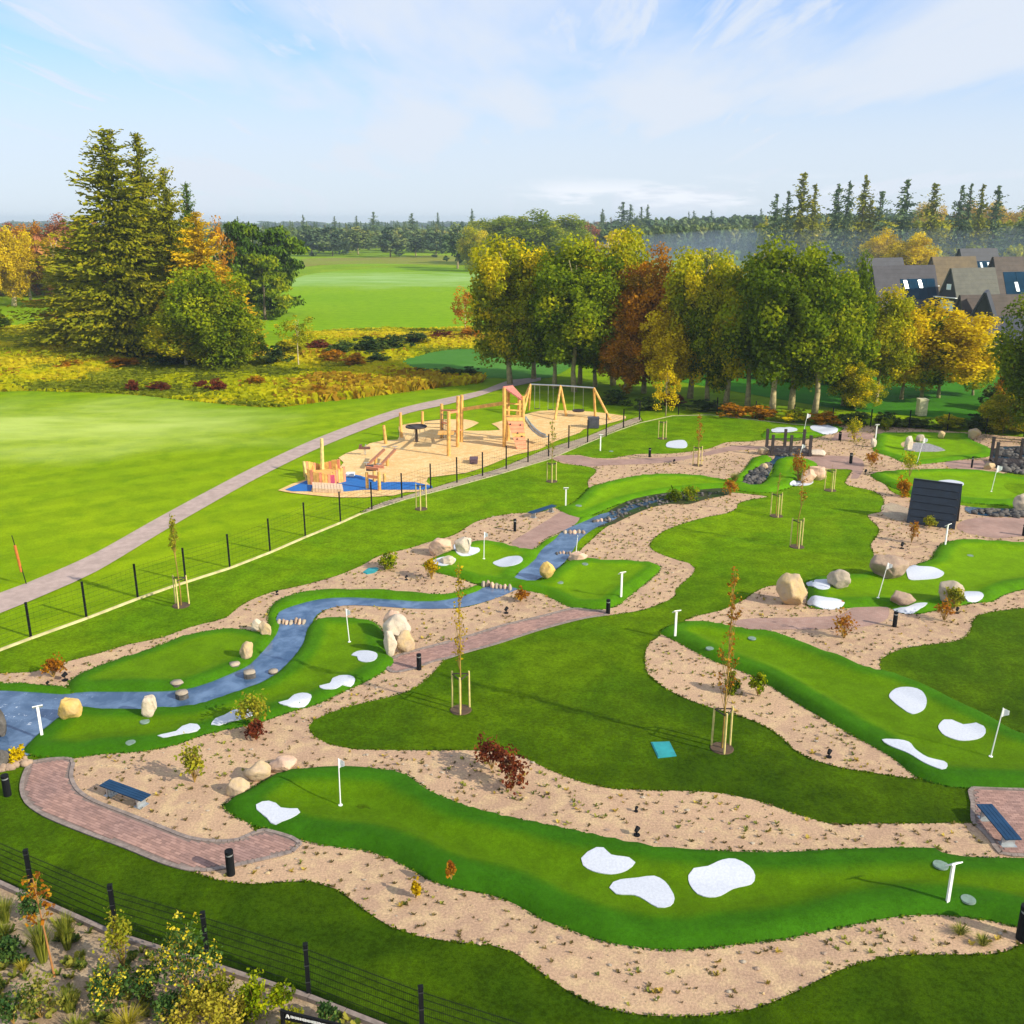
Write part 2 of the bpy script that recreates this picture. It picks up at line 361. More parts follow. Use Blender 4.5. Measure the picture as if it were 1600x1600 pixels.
# ------------------------------------------------------------------ flat covers of the ground
def smooth_loop(P, step=.35, closed=True):
    """centripetal Catmull-Rom through world points"""
    P = [Vector((p.x, p.y)) for p in P]; n = len(P); out = []
    for i in range(n if closed else n-1):
        p0 = P[(i-1) % n] if closed or i > 0 else P[i]; p1 = P[i]; p2 = P[(i+1) % n]; p3 = P[(i+2) % n] if closed or i+2 < n else p2
        L = (p2-p1).length; k = max(1, int(L/step))
        m1 = (p2-p0)*.5; m2 = (p3-p1)*.5
        for m in (m1, m2):
            if m.length > L: m *= L/m.length
        for j in range(k):
            t = j/k; t2 = t*t; t3 = t2*t
            out.append(p1*(2*t3-3*t2+1) + m1*(t3-2*t2+t) + p2*(-2*t3+3*t2) + m2*(t3-t2))
    if not closed: out.append(P[-1])
    return out
POLYS = {}
def sheet(name, px, z, mat, step=.35, kind='structure', smooth=True, parent=None, thick=0.0):
    P = [W(x, y, z) for x, y in px]
    L = smooth_loop(P, step) if smooth else [Vector((p.x, p.y)) for p in P]
    V = [(p.x, p.y, z) for p in L]; F = [tuple(range(len(V)))]
    a = sum(L[i].x*L[(i+1) % len(L)].y - L[(i+1) % len(L)].x*L[i].y for i in range(len(L)))
    if a < 0: F = [tuple(range(len(V)))[::-1]]
    if thick:
        n = len(V); V += [(v[0], v[1], z-thick) for v in V]
        F += [(i, (i+1) % n, n+(i+1) % n, n+i) if a < 0 else (i, n+i, n+(i+1) % n, (i+1) % n) for i in range(n)]
    o = mobj(name, mesh(name, V, F), mat, parent); 
    if kind: o['kind'] = kind
    POLYS.setdefault(name, []).append([(p.x, p.y) for p in L])
    return o, L
def inside(x, y, L):
    c = False; n = len(L); j = n-1
    for i in range(n):
        a, b = L[i], L[j]
        if (a[1] > y) != (b[1] > y) and x < (b[0]-a[0])*(y-a[1])/(b[1]-a[1]) + a[0]: c = not c
        j = i
    return c
def inside_np(X, Y, L):
    L = np.array(L); A = L; B = np.roll(L, 1, 0); c = np.zeros(len(X), bool)
    for a, b in zip(A, B):
        if a[1] == b[1]: continue
        m = (a[1] > Y) != (b[1] > Y)
        c ^= m & (X < (b[0]-a[0])*(Y-a[1])/(b[1]-a[1]) + a[0])
    return c
def dist_np(X, Y, L):
    L = np.array([(p[0], p[1]) for p in L]); A = L; B = np.roll(L, -1, 0); d = np.full(len(X), 1e9)
    for a, b in zip(A, B):
        e = b-a; q = e@e
        if q < 1e-12: continue
        t = np.clip(((X-a[0])*e[0] + (Y-a[1])*e[1])/q, 0, 1)
        d = np.minimum(d, np.hypot(X-a[0]-t*e[0], Y-a[1]-t*e[1]))
    return d

# ================================================================== THE GROUND
def rect(name, x0, x1, y0, y1, z, mat, n=1):
    V = []; F = []
    for j in range(n+1):
        for i in range(n+1): V.append((x0+(x1-x0)*i/n, y0+(y1-y0)*j/n, z))
    for j in range(n):
        for i in range(n): k = j*(n+1)+i; F.append((k, k+1, k+n+2, k+n+1))
    o = mobj(name, mesh(name, V, F), mat, kind='structure'); return o
rect('ground', -4500, 4500, -150, 6500, 0, m_golf, 24)
sheet('fairway', [(440,455),(470,432),(520,424),(620,418),(700,418),(800,430),(900,450),(960,480),(900,520),(760,516),(700,512),(600,514),(500,520),(430,520),(400,500)], .03, m_fair, 4)
sheet('fairway', [(480,409),(560,404),(640,403),(720,411),(640,414),(540,415)], .03, m_fair, 6)
m_brownfield = grass('dry_heath', ((.26,.32,.03), (.28,.26,.05), (.17,.27,.02)), .5, patch=.02)
sheet('heath', [(470,418),(500,414),(600,412),(700,414),(800,416),(900,420),(900,405),(760,402),(690,399),(600,402),(480,404)], .05, m_brownfield, 8)
sheet('meadow', [(-260,640),(-260,520),(0,512),(100,506),(200,520),(280,548),(420,560),(470,522),(560,515),(700,514),(760,512),(800,540),(790,560),(755,556),(740,546),(690,548),(640,560),(625,566),(660,585),(720,592),(762,590),(752,598),(690,605),(640,612),(560,622),(500,628),(440,636),(380,634),(300,626),(200,616),(100,612),(0,612)], .02, m_rough, 2)
sheet('tree_shadow_lawn', [(620,566),(680,545),(750,536),(840,540),(900,560),(860,590),(800,592),(765,590),(700,582)], .035, m_tree_shadow, 2)  # long shadow of the tree row, painted as darker teal grass
sheet('shaded_lawn', [(860,560),(1000,585),(1150,612),(1320,640),(1460,652),(1700,665),(1700,600),(1400,560),(1100,530),(900,530)], .03, grass('row_shade_grass', ((.045,.19,.01),(.06,.23,.012),(.04,.15,.012)), .4), 2)  # shade behind the tree row put into the grass colour
sheet('footpath', [(-120,962),(0,926),(75,897),(150,863),(250,807),(330,764),(400,728),(494,685),(587,650),(640,634),(700,621),(748,611),(781,599),(803,593),(845,590),(845,594),(815,601),(781,608),(748,619),(700,631.5),(640,645),(587,664),(494,702),(400,748),(305,801),(250,833),(150,893),(75,927),(0,958),(-120,1004)], .05, m_asph, 1.2)

COURSE = [(-420,1185),(-200,1095),(0,1018),(137,965),(267,917),(400,871.5),(475,839),(531,815.5),(580,796.5),(634,779.5),(700,762),(781,739.5),(858,716.5),(912,693.5),(960,673),(1000,659.5),(1050,649),(1110,647),(1180,655),(1240,661),(1320,667.5),(1420,671),(1520,677),(1600,683),(1800,692),(2300,760),(2600,900),(2600,1700),(1700,1880),(1100,1760),(860,1694),(660,1628),(483,1558),(325,1505.5),(182,1460),(52,1402),(-150,1305),(-420,1240)]
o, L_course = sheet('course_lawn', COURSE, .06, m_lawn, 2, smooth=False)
# gravel strip along the fence
sheet('gravel_strip', [(563,800),(600,784),(650,770),(678,762),(733,745),(781,731.5),(856,701),(919,681),(960,664),(1000,651),(1004,657),(960,673.5),(912,694),(858,717),(781,740),(700,762.5),(634,780),(580,797)], .068, m_strip, 1)

# ------------------------------------------------------------------ greens
GREENS = []
def sstep(a, b, x):
    t = np.clip((x-a)/(b-a), 0, 1); return t*t*(3-2*t)
def wave(X, Y, seed): 
    return np.sin(X*.9+seed)*np.cos(Y*.7-seed*1.7)*.5 + np.sin(X*.37-Y*.29+seed*2.3)*.5
def gheight(g, X, Y, D):
    hr, dip, fr = g['h'], g['dip'], g['fr']
    w = wave(X, Y, g['seed'])
    return .06 + sstep(0, .30, D)*hr*(1+.35*w) - sstep(fr, fr+.9, D)*dip*(1+.5*w) + sstep(.3, 2.5, D)*.10*wave(X*.8+3, Y*.8, g['seed']+4)
def make_green(name, px, h=.26, dip=.17, fr=.75, step=.28, seed=1.0, label=None):
    P0 = [W(x, y, 0) for x, y in px]; n = len(P0)
    a = sum(P0[i].x*P0[(i+1) % n].y - P0[(i+1) % n].x*P0[i].y for i in range(n))
    P = []
    for i, (x, y) in enumerate(px):          # the far rim is seen over its crest, the near rim at its foot
        e = (P0[(i+1) % n]-P0[i-1]); nx, ny = (e.y, -e.x) if a > 0 else (-e.y, e.x); ny /= max(1e-6, math.hypot(nx, ny))
        k = max(0.0, ny); q = W(x, y, .06 + h*.9*k); P.append(Vector((q.x, q.y + .22*k, 0)))
    L = smooth_loop(P, step*1.1)
    B = np.array([(p.x, p.y) for p in L]); g = dict(L=B, h=h, dip=dip, fr=fr, seed=seed, lo=B.min(0), hi=B.max(0)); GREENS.append(g)
    xs = np.arange(g['lo'][0], g['hi'][0], step); ys = np.arange(g['lo'][1], g['hi'][1], step*.87)
    X, Y = np.meshgrid(xs, ys); X = X + (np.arange(len(ys)) % 2)[:, None]*step*.5; X = X.ravel(); Y = Y.ravel()
    m = inside_np(X, Y, B); X, Y = X[m], Y[m]; D = dist_np(X, Y, B); m = D > .07; X, Y, D = X[m], Y[m], D[m]
    nb = len(B); pts = [Vector((float(x), float(y))) for x, y in B] + [Vector((float(x), float(y))) for x, y in zip(X, Y)]
    r = delaunay_2d_cdt(pts, [(i, (i+1) % nb) for i in range(nb)], [], 1, 1e-5)
    VX = np.array([(v.x, v.y) for v in r[0]]); DD = dist_np(VX[:, 0], VX[:, 1], B); DD[DD < 1e-3] = 0
    Z = gheight(g, VX[:, 0], VX[:, 1], DD); Z[DD == 0] = .045
    me = mesh(name, [(x, y, z) for (x, y), z in zip(VX.tolist(), Z.tolist())], [tuple(f) for f in r[2]], True)
    at = me.attributes.new('edge', 'FLOAT', 'POINT'); at.data.foreach_set('value', (DD/(fr+.5)).astype(np.float32))
    o = mobj(name, me, m_turf, kind='structure'); return o
def gz(x, y):
    z = .075
    for g in GREENS:
        if g['lo'][0] <= x <= g['hi'][0] and g['lo'][1] <= y <= g['hi'][1]:
            X = np.array([x]); Y = np.array([y])
            if inside_np(X, Y, g['L'])[0]: z = max(z, float(gheight(g, X, Y, dist_np(X, Y, g['L']))[0]))
    return z
def G(x, y, lo=0.0):
    z = .07
    for _ in range(3): p = W(x, y, z); z = gz(p.x, p.y)
    p = W(x, y, z); p.z -= lo; return p

G1 = [(347,1260),(357,1271),(394,1290.6),(416,1296),(456,1310),(512,1323),(569,1330),(611,1344),(639,1358),(667,1375),(709,1389),(766,1400),(808,1416),(850,1440),(884,1452),(941,1472),(997,1482),(1053,1486),(1109,1483),(1166,1476),(1234,1467),(1319,1449.5),(1361,1441),(1403,1434),(1459,1431),(1516,1435.5),(1558,1442.5),(1583,1448),(1640,1462),(1760,1470),(1820,1420),(1760,1350),(1660,1342),(1600,1340),(1544,1337),(1487,1334),(1468,1326),(1431,1322),(1375,1323),(1291,1325),(1200,1327),(1081,1326),(1025,1321.6),(969,1312),(912,1299),(850,1285),(794,1274),(737,1260),(695,1244),(661,1226),(636,1207),(614,1200),(569,1196),(512,1196),(465,1199),(425,1209),(385,1233),(355,1250)]
make_green('putting_green', G1, .28, .20, .8, .26, 1.0)
G2 = [(32,1177),(50,1182),(112,1186),(150,1180.5),(225,1175),(275,1165),(325,1148),(400,1132),(450,1115),(500,1100),(537,1082),(575,1065),(600,1050),(618,1037),(616,1028),(604,1018),(600,990),(585,971),(560,966),(525,965),(500,966),(487,972),(478,985),(472,1005),(460,1022),(447,1036),(430,1051),(400,1067),(350,1084),(300,1099),(250,1104),(212,1107),(150,1106),(122,1104),(100,1112),(87,1123),(62,1143),(45,1160)]
make_green('putting_green', G2, .20, .10, .7, .26, 2.3)
G3 = [(1030,990),(1055,1002.5),(1087,1020),(1112,1032.5),(1145,1045),(1182,1060),(1225,1087),(1262,1110),(1300,1132),(1350,1160),(1387,1181),(1412,1200),(1428,1213),(1450,1222),(1487,1230),(1525,1233),(1600,1236),(1700,1240),(1800,1230),(1780,1190),(1680,1165),(1600,1143),(1550,1119),(1500,1096),(1450,1071),(1400,1051),(1362,1044),(1312,1025),(1262,1006),(1225,990),(1200,983),(1170,981),(1140,975),(1105,969),(1075,968),(1050,974),(1034,982)]
make_green('putting_green', G3, .26, .18, .75, .28, 3.1)
G4 = [(1262,932),(1266,951),(1312,951.5),(1340,950),(1385,949.5),(1395,953),(1412,960),(1437,960),(1475,952),(1525,943),(1550,941),(1570,930),(1600,922),(1700,905),(1790,880),(1760,855),(1680,848),(1600,846),(1540,842),(1500,841),(1474,847),(1462,859),(1456,871),(1420,884),(1400,890),(1366,892),(1336,897),(1290,900),(1265,905)]
make_green('putting_green', G4, .26, .16, .7, .36, 4.4)
G57 = [(661,884),(667,877),(680,870),(697,862),(713,858),(723,852),(733,846.6),(753,845),(781,847),(803,853),(829,857),(840,853),(853,841),(873,832),(895,821),(907,807),(925,803),(944,797),(934,806),(919,813),(900,822),(882,830),(869,843),(858,852),(847,861),(838,875),(826,886),(812,895),(806,901),(825,905),(845,905),(860,895),(875,884),(887,875),(900,875),(917,870.5),(950,873),(983,874),(1022,878),(1032,884),(1031,893),(1016,907),(983,933),(970,944),(950,952.5),(925,952.5),(895,951),(870,940),(845,928),(825,924),(806,921),(780,915),(752,912),(740,913),(725,906),(700,900),(675,892.5)]
make_green('putting_green', G57, .22, .12, .6, .36, 5.2)
G6 = [(869,794),(891,787),(905,777),(914,768),(921,761),(956,750),(1000,741.6),(1050,738.5),(1100,742),(1131,748),(1148,744),(1160,735),(1171,722),(1178,714),(1200,711),(1206,716),(1204,722),(1190,727),(1172,738),(1162,752),(1180,757),(1195,752),(1207,738),(1211,722),(1220,715),(1245,714),(1278,725),(1270,731),(1254,736),(1247,750),(1240,760),(1202,770),(1164,768.5),(1136,764),(1103,765),(1081,768),(1048,770),(1015,775),(983,783),(950,795),(925,806),(905,810),(890,806),(877,800)]
make_green('putting_green', G6, .20, .10, .7, .42, 6.1)
G8 = [(110,1084),(137,1083),(200,1083),(265,1082),(300,1077),(337,1065),(370,1051),(392,1040),(412,1020),(432,995),(438,977),(432,965),(440,956),(460,948),(500,938),(550,935),(620,939),(650,941),(690,940),(720,934),(745,926),(757,919),(750,913),(740,914),(720,921),(695,926.5),(650,925),(600,922),(550,920.5),(512,919.5),(475,923),(440,934),(424,946),(418,960),(418,980),(408,988),(385,983),(350,981),(310,987),(275,996),(225,1016),(175,1031),(137,1046),(115,1057),(106,1067)]
make_green('putting_green', G8, .18, .08, .6, .28, 7.5)
GL = [(-120,1062),(0,1066),(50,1069),(95,1072),(112,1078),(112,1087),(80,1086),(0,1080),(-120,1077)]
make_green('turf_bank', GL, .16, .02, .5, .28, 8.5)
G10 = [(1372,677),(1420,674.5),(1460,674.5),(1512,677),(1518,687),(1534,695),(1547,701),(1549,713),(1500,719),(1460,724),(1430,726),(1408,722),(1390,714),(1366,706),(1364,696),(1368,686)]
make_green('putting_green', G10, .18, .10, .7, .5, 9.0)
G11 = [(1360,740),(1400,734),(1460,733),(1538,734),(1560,737),(1600,745),(1700,755),(1700,790),(1600,788),(1580,791),(1550,789),(1508,786),(1480,782),(1440,776),(1410,768),(1378,755),(1364,747)]
make_green('putting_green', G11, .22, .18, .8, .45, 10.0)
G9 = [(1190,683),(1200,672),(1240,666),(1290,664),(1318,668),(1305,677),(1270,681),(1250,684),(1215,686)]
make_green('putting_green', G9, .16, .06, .6, .5, 11.0)

# ------------------------------------------------------------------ planting beds and play sand
BEDS = []
def bed(px, z=.072, mat=None):
    o, L = sheet('planting_bed', px, z, mat or m_bed, .5); BEDS.append((L, z)); return o
bed([(300,1361),(337,1374),(394,1381),(450,1377.5),(484,1376),(526,1389),(569,1421),(611,1448),(653,1462),(709,1472),(766,1476),(802,1487),(850,1522),(884,1546),(926,1569),(983,1583),(1053,1588),(1109,1586),(1165,1579),(1206,1566),(1248,1547),(1305,1518),(1361,1500),(1403,1492),(1487,1491),(1544,1491),(1572,1486),(1600,1473),(1700,1440),(1740,1430),(1700,1400),(1600,1420),(1400,1410),(1100,1440),(850,1400),(650,1340),(500,1300),(420,1290),(395,1300),(370,1325),(320,1350)])
bed([(100,1184),(150,1178),(225,1170),(275,1160),(325,1143),(400,1126),(450,1109),(500,1094),(537,1076),(575,1058),(600,1044),(618,1033),(640,1033),(675,1034),(695,1029),(682,1045),(662,1065),(637,1080),(600,1091),(550,1102.5),(512,1115),(490,1125),(482,1137),(490,1150),(512,1162),(550,1170),(620,1172),(700,1172.5),(743,1172),(794,1177),(822,1185),(856,1202),(912,1223),(955,1232),(1025,1235),(1081,1236),(1132,1240),(1180,1250),(1250,1274),(1296,1287),(1375,1287),(1450,1286.5),(1518,1286),(1535,1296),(1560,1325),(1600,1338),(1700,1350),(1600,1352),(1400,1345),(1100,1345),(900,1320),(740,1280),(640,1225),(560,1215),(460,1220),(400,1245),(380,1262),(400,1300),(408,1304),(374,1318),(337,1320),(295,1315),(253,1299),(197,1277),(146,1257),(121,1240),(106,1214)])
bed([(1027,997),(1017,1002),(1009,1017),(1008,1037),(1014,1055),(1032,1070),(1062,1087),(1100,1102),(1145,1115),(1180,1127),(1200,1137),(1220,1151),(1242,1172),(1267,1186),(1312,1199),(1375,1209),(1432,1217),(1450,1215),(1400,1180),(1300,1115),(1200,1060),(1100,1010),(1045,985)])
bed([(1070,969),(1090,962),(1125,954),(1157,940),(1187,921),(1215,914),(1270,920),(1290,945),(1400,945),(1450,945),(1525,930),(1600,910),(1720,895),(1720,935),(1600,950),(1562,954),(1527,962),(1519,972),(1516,987),(1500,1000),(1450,1007.5),(1412,1012.5),(1390,1021),(1376,1030),(1375,1043),(1380,1055),(1312,1035),(1250,1012),(1200,995),(1130,985),(1080,978)])
bed([(-160,1062),(0,1052),(50,1050),(72,1045),(100,1035),(150,1022),(200,1007),(250,997),(300,979),(350,966),(375,947),(400,934),(425,925),(475,914),(525,900),(562,885),(595,867.5),(637,857.5),(670,847),(709,836),(742,816),(772,807),(807,802),(832,801),(850,799),(866,793),(880,799),(890,808),(880,830),(850,845),(830,865),(780,860),(740,865),(700,880),(720,905),(745,912),(745,925),(700,932),(620,930),(540,926),(480,930),(440,942),(428,955),(425,985),(400,992),(325,990),(260,1005),(175,1038),(120,1062),(100,1078),(0,1072),(-160,1070)])
bed([(492,972),(505,955),(540,944),(590,946),(650,948),(712,951),(750,943),(785,930),(800,920),(830,920),(870,930),(900,945),(895,954),(850,964),(787,979),(725,998),(650,1018),(620,1032),(600,1030),(560,1000),(520,980)])
bed([(948,962),(961,960),(1005,952.5),(1046,937),(1056,929.5),(1055,922),(1081,898),(1085.6,888),(1077,880),(1055,874),(1026,863),(1015,854),(1020,843),(1037,830),(1070,817),(1103,808),(1136,801.6),(1151,794),(1153,787),(1175,780),(1199,776),(1160,771),(1131,770),(1103,779),(1075,786),(1048,786),(1015,793),(983,806),(950,822),(925,843),(905,864),(920,880),(980,885),(1010,890),(990,915),(960,945),(935,955)])
bed([(862,716),(871,711),(890,711),(906,711),(925,715),(956,716),(994,709.7),(1048,708.6),(1103,702),(1136,691),(1169,690),(1204,686.7),(1235,690),(1270,685),(1290,680),(1314,664),(1370,665.5),(1420,668.5),(1520,676.5),(1600,683),(1750,690),(1750,745),(1660,748),(1600,738),(1552,741),(1480,741),(1420,742),(1385,752),(1400,772),(1450,782),(1506,790),(1560,800),(1620,806),(1700,812),(1700,850),(1600,850),(1540,846),(1500,846),(1480,853),(1465,870),(1445,885),(1414,889),(1400,880),(1370,872),(1364,862),(1360,852),(1374,828),(1360,812),(1356,804),(1376,800),(1381,788),(1378,776),(1360,766),(1324,758),(1322,750),(1331,734),(1322,728),(1300,733),(1275,733),(1250,722),(1215,722),(1190,735),(1175,745),(1130,752),(1060,745),(1005,744),(950,756),(925,766),(919,759),(919,750),(931,738),(929,732),(912,728),(880,724)])
def brick_path(px, z=.082): return sheet('brick_path', px, z, m_brick, .4)
sheet('play_area_sand', [(434,766),(456,756),(481,748),(501,741),(531,730),(537,722.5),(529,715),(542,707.5),(565,700),(578,692.5),(599,688),(621,687),(624,676),(623,666),(634,662.5),(659,659),(694,655),(727,655),(748.5,660.6),(737,667),(724,672.5),(781,671.6),(768,662),(786,657),(820,647.5),(842,642),(877,641),(923,643),(978,650),(978,654),(945,663),(912,670.5),(906,676),(869,689),(842,702),(803,711),(781,720),(748,733),(727,739),(669,746),(666,752.5),(675,760),(670,767.5),(634,769),(615,774),(569,777),(531,777),(484,773)], .05, m_play, 1)
sheet('blue_rubber_surface', [(445,765),(479,750.6),(512,749),(531,745),(541,739),(563,743),(580,749),(597,753),(647,753),(675,759),(677,765),(653,765),(597,765),(569,765),(537,768),(535,763),(488,760),(486,767.5),(456,767.5)], .065, m_blue, 1, smooth=False)
sheet('garden_bed', [(-420,1260),(-150,1320),(52,1408),(182,1466),(325,1512),(483,1566),(660,1636),(860,1702),(800,1760),(400,2100),(-600,2100),(-700,1600)], .05, m_garden, .8, smooth=False)

P2p = [(950,955),(925,954),(895,951),(850,962),(787,977),(725,996),(650,1016),(622,1024),(606,1034),(612,1050),(650,1044),(675,1034),(695,1029.5),(725,1020),(775,1006),(850,982),(912,966),(950,960)]
P3p = [(1140,972),(1150,969),(1175,966),(1250,964.5),(1312,961),(1327,952),(1340,946),(1384,945),(1386,967),(1350,979),(1312,982),(1200,984),(1170,983)]
brick_path(P3p)
brick_path([(880,799),(906,807),(895,822),(871,833),(851,842),(836,855),(830,860),(799,849),(825,831),(858,811)])
brick_path([(864,716),(871,712),(906,712),(923,716),(950,718),(1015,716),(1081,711),(1114,703),(1147,696.6),(1190,697.7),(1206,697),(1204,702),(1186,702),(1147,704),(1114,710),(1081,716),(1037,723),(950,727),(923,728.5),(890,724)])
brick_path([(1262,712),(1326,713),(1345,717),(1350,730),(1340,748),(1330,748),(1331,734),(1300,732.5),(1276,726)])
brick_path([(1480,721),(1540,720),(1555,726),(1540,733),(1490,732)])
brick_path([(1496,827),(1506,813),(1550,808.5),(1700,815),(1700,840),(1598,838),(1560,841),(1526,836)])
brick_path([(1314,676),(1360,678),(1362,686),(1330,686),(1300,688)])
sheet('footway', [(1378,790),(1392,785),(1430,800),(1425,815),(1395,812),(1380,804)], .084, m_strip, .6)

# ------------------------------------------------------------------ water
sheet('water', [(-160,1078),(0,1079),(75,1083),(110,1084),(137,1079),(200,1078),(265,1077),(300,1072),(337,1060),(370,1046),(392,1034),(405,1020),(428,995),(432,965),(440,952),(460,944),(500,934),(550,931),(620,935),(690,936),(720,930),(750,920),(775,912),(800,905),(812,893),(836,873),(847,858),(869,840),(882,828),(919,812),(940,803),(975,797),(960,812),(940,820),(925,828),(907,842),(897,857),(887,872),(875,885),(850,900),(820,915),(785,931),(750,942.5),(712,950),(650,951),(587,947),(537,946),(505,954),(490,967),(484,990),(477,1010),(460,1030),(435,1055),(400,1072),(350,1090),(300,1104),(250,1110),(150,1112),(125,1108),(100,1125),(70,1150),(45,1180),(0,1183),(-160,1190)], .09, m_water, .5)
sheet('stream_bed', [(935,824),(950,800),(983,782),(1015,773),(1048,769),(1081,766),(1136,762),(1140,772),(1103,780),(1075,788),(1048,787),(1015,794),(983,807),(955,820)], .088, sandmat('pond_pebbles', (.035,.05,.018), (.07,.06,.03), (.03,.08,.012), (.3,.3,.3), .3), .6)
sheet('water', [(940,812),(965,797),(985,789),(1010,783),(1040,779),(1020,786),(990,795),(965,807)], .096, m_pond, .5)
sheet('pond', [(1160,757),(1172,738),(1190,728),(1210,716),(1215,700),(1245,700),(1262,706),(1245,713),(1215,720),(1205,735),(1195,750),(1178,758)], .096, m_pond, .5)
sheet('pond', [(1550,712),(1562,700),(1590,697),(1640,700),(1760,720),(1760,745),(1640,742),(1570,735),(1553,728)], .096, m_pond, .5)
sheet('pond', [(1508,792),(1540,794),(1600,795),(1760,800),(1760,815),(1600,808),(1540,806),(1515,802)], .096, m_pond, .5)

# ------------------------------------------------------------------ paved path of single clay pavers, with a border of grey setts
P1p = [(42,1201),(48,1191),(70,1187),(112,1186.6),(111,1212),(121,1234),(146,1251),(197,1271),(253,1293),(295,1309),(337,1314.5),(374,1311.7),(400,1300),(414,1297),(456,1309),(470,1318),(456,1331),(408,1343),(366,1353),(323,1360),(295,1358.5),(253,1347),(197,1324),(126,1297.6),(70,1274),(42,1254),(34,1234),(36,1217)]
P4p = [(1521,1231),(1600,1234),(1760,1242),(1760,1340),(1640,1338),(1600,1337),(1563,1333),(1549,1313),(1535,1298),(1521,1285),(1520,1255)]
def paved(px, z, ang, w=.20, h=.10, name='brick_path', clip=None):
    root, L = sheet(name, px, z, m_joint, .3)
    B = np.array([(p.x, p.y) for p in L]); c, s = math.cos(ang), math.sin(ang)
    R = np.array([[c, s], [-s, c]]); Q = B@R.T; lo, hi = Q.min(0), Q.max(0)
    rows = np.arange(lo[1]-h, hi[1]+h, h); V = []; F = []; T = []
    rng = np.random.default_rng(5)
    cx = []; 
    for j, y in enumerate(rows):
        x = np.arange(lo[0]-w, hi[0]+w, w) + (j % 2)*w*.5; cx.append(np.stack([x, np.full(len(x), y)], 1))
    C = np.concatenate(cx); Cw = C@R
    keep = inside_np(Cw[:, 0], Cw[:, 1], B); Cw = Cw[keep]; D = dist_np(Cw[:, 0], Cw[:, 1], B); Cw = Cw[D > .14]
    ux = np.array([c, s])*(w/2-.004); uy = np.array([-s, c])*(h/2-.004)
    k = 0
    for q in Cw:
        zt = z + .012 + rng.uniform(-.002, .003)
        P = [q-ux-uy, q+ux-uy, q+ux+uy, q-ux+uy]
        V += [(p[0], p[1], zt) for p in P] + [(p[0], p[1], z-.002) for p in P]
        F += [(k, k+1, k+2, k+3), (k, k+4, k+5, k+1), (k+1, k+5, k+6, k+2), (k+2, k+6, k+7, k+3), (k+3, k+7, k+4, k)]; k += 8
        T += [rng.random()]*5
    me = mesh('brick', V, F); a = me.attributes.new('tone', 'FLOAT', 'FACE'); a.data.foreach_set('value', np.array(T, np.float32))
    mobj('brick', me, m_paver, root, kind='stuff')
    mb = MB(); n = len(L); acc = 0.0
    P = [Vector((p.x, p.y, 0)) for p in L]
    for i in range(n):
        a, b = P[i], P[(i+1) % n]; d = b-a; Ld = d.length
        if Ld < .05: continue
        m = max(1, round(Ld/.2)); nrm = Vector((-d.y, d.x, 0)).normalized()
        for j in range(m):
            q = a + d*((j+.5)/m); q.z = z+.012
            mb.box(q, (Ld/m-.012, .13, .035), rz=math.atan2(d.y, d.x))
    mb.build('sett', m_kerb, root, kind='stuff')
    return root
paved(P1p, .084, math.radians(-28))
paved(P2p, .084, math.radians(24))
paved(P4p, .084, math.radians(-4))

# ------------------------------------------------------------------ white gravel bunkers lying on the greens
def bunker(px, label, group='white gravel bunkers on the greens', raised=.024):
    P = []
    for x, y in px:
        p = G(x, y); P.append(p)
    L = smooth_loop(P, .16); B = np.array([(p.x, p.y) for p in L]); c = B.mean(0)
    lo, hi = B.min(0), B.max(0); st = max(.18, float((hi-lo).max())/16)
    xs = np.arange(lo[0], hi[0], st); ys = np.arange(lo[1], hi[1], st); X, Y = np.meshgrid(xs, ys); X = X.ravel(); Y = Y.ravel()
    m = inside_np(X, Y, B); X, Y = X[m], Y[m]; m = dist_np(X, Y, B) > .05; X, Y = X[m], Y[m]; nb = len(B)
    pts = [Vector((float(x), float(y))) for x, y in B] + [Vector((float(x), float(y))) for x, y in zip(X, Y)]
    r = delaunay_2d_cdt(pts, [(i, (i+1) % nb) for i in range(nb)], [], 1, 1e-5)
    VX = np.array([(v.x, v.y) for v in r[0]]); DD = dist_np(VX[:, 0], VX[:, 1], B)
    V = [(x, y, gz(x, y) + raised + .003*noise.noise(Vector((x*5, y*5, 0)))) for (x, y), d in zip(VX.tolist(), DD.tolist())]
    F = [tuple(f) for f in r[2]]; nv = len(V)
    for x, y in B: V.append((float(x), float(y), gz(float(x), float(y)) - .03))
    for x, y in B: V.append((float(x), float(y), gz(float(x), float(y)) + raised))
    top = {}
    for i, (x, y) in enumerate(VX.tolist()): top[(round(x, 4), round(y, 4))] = i
    for i in range(nb):
        a = top.get((round(float(B[i][0]), 4), round(float(B[i][1]), 4))); b = top.get((round(float(B[(i+1) % nb][0]), 4), round(float(B[(i+1) % nb][1]), 4)))
        if a is not None and b is not None: F.append((nv+nb+i, nv+nb+(i+1) % nb, nv+(i+1) % nb, nv+i))
    o = mobj('bunker', mesh('bunker', V, F, True), m_white); return tag(o, label, 'bunker', group)
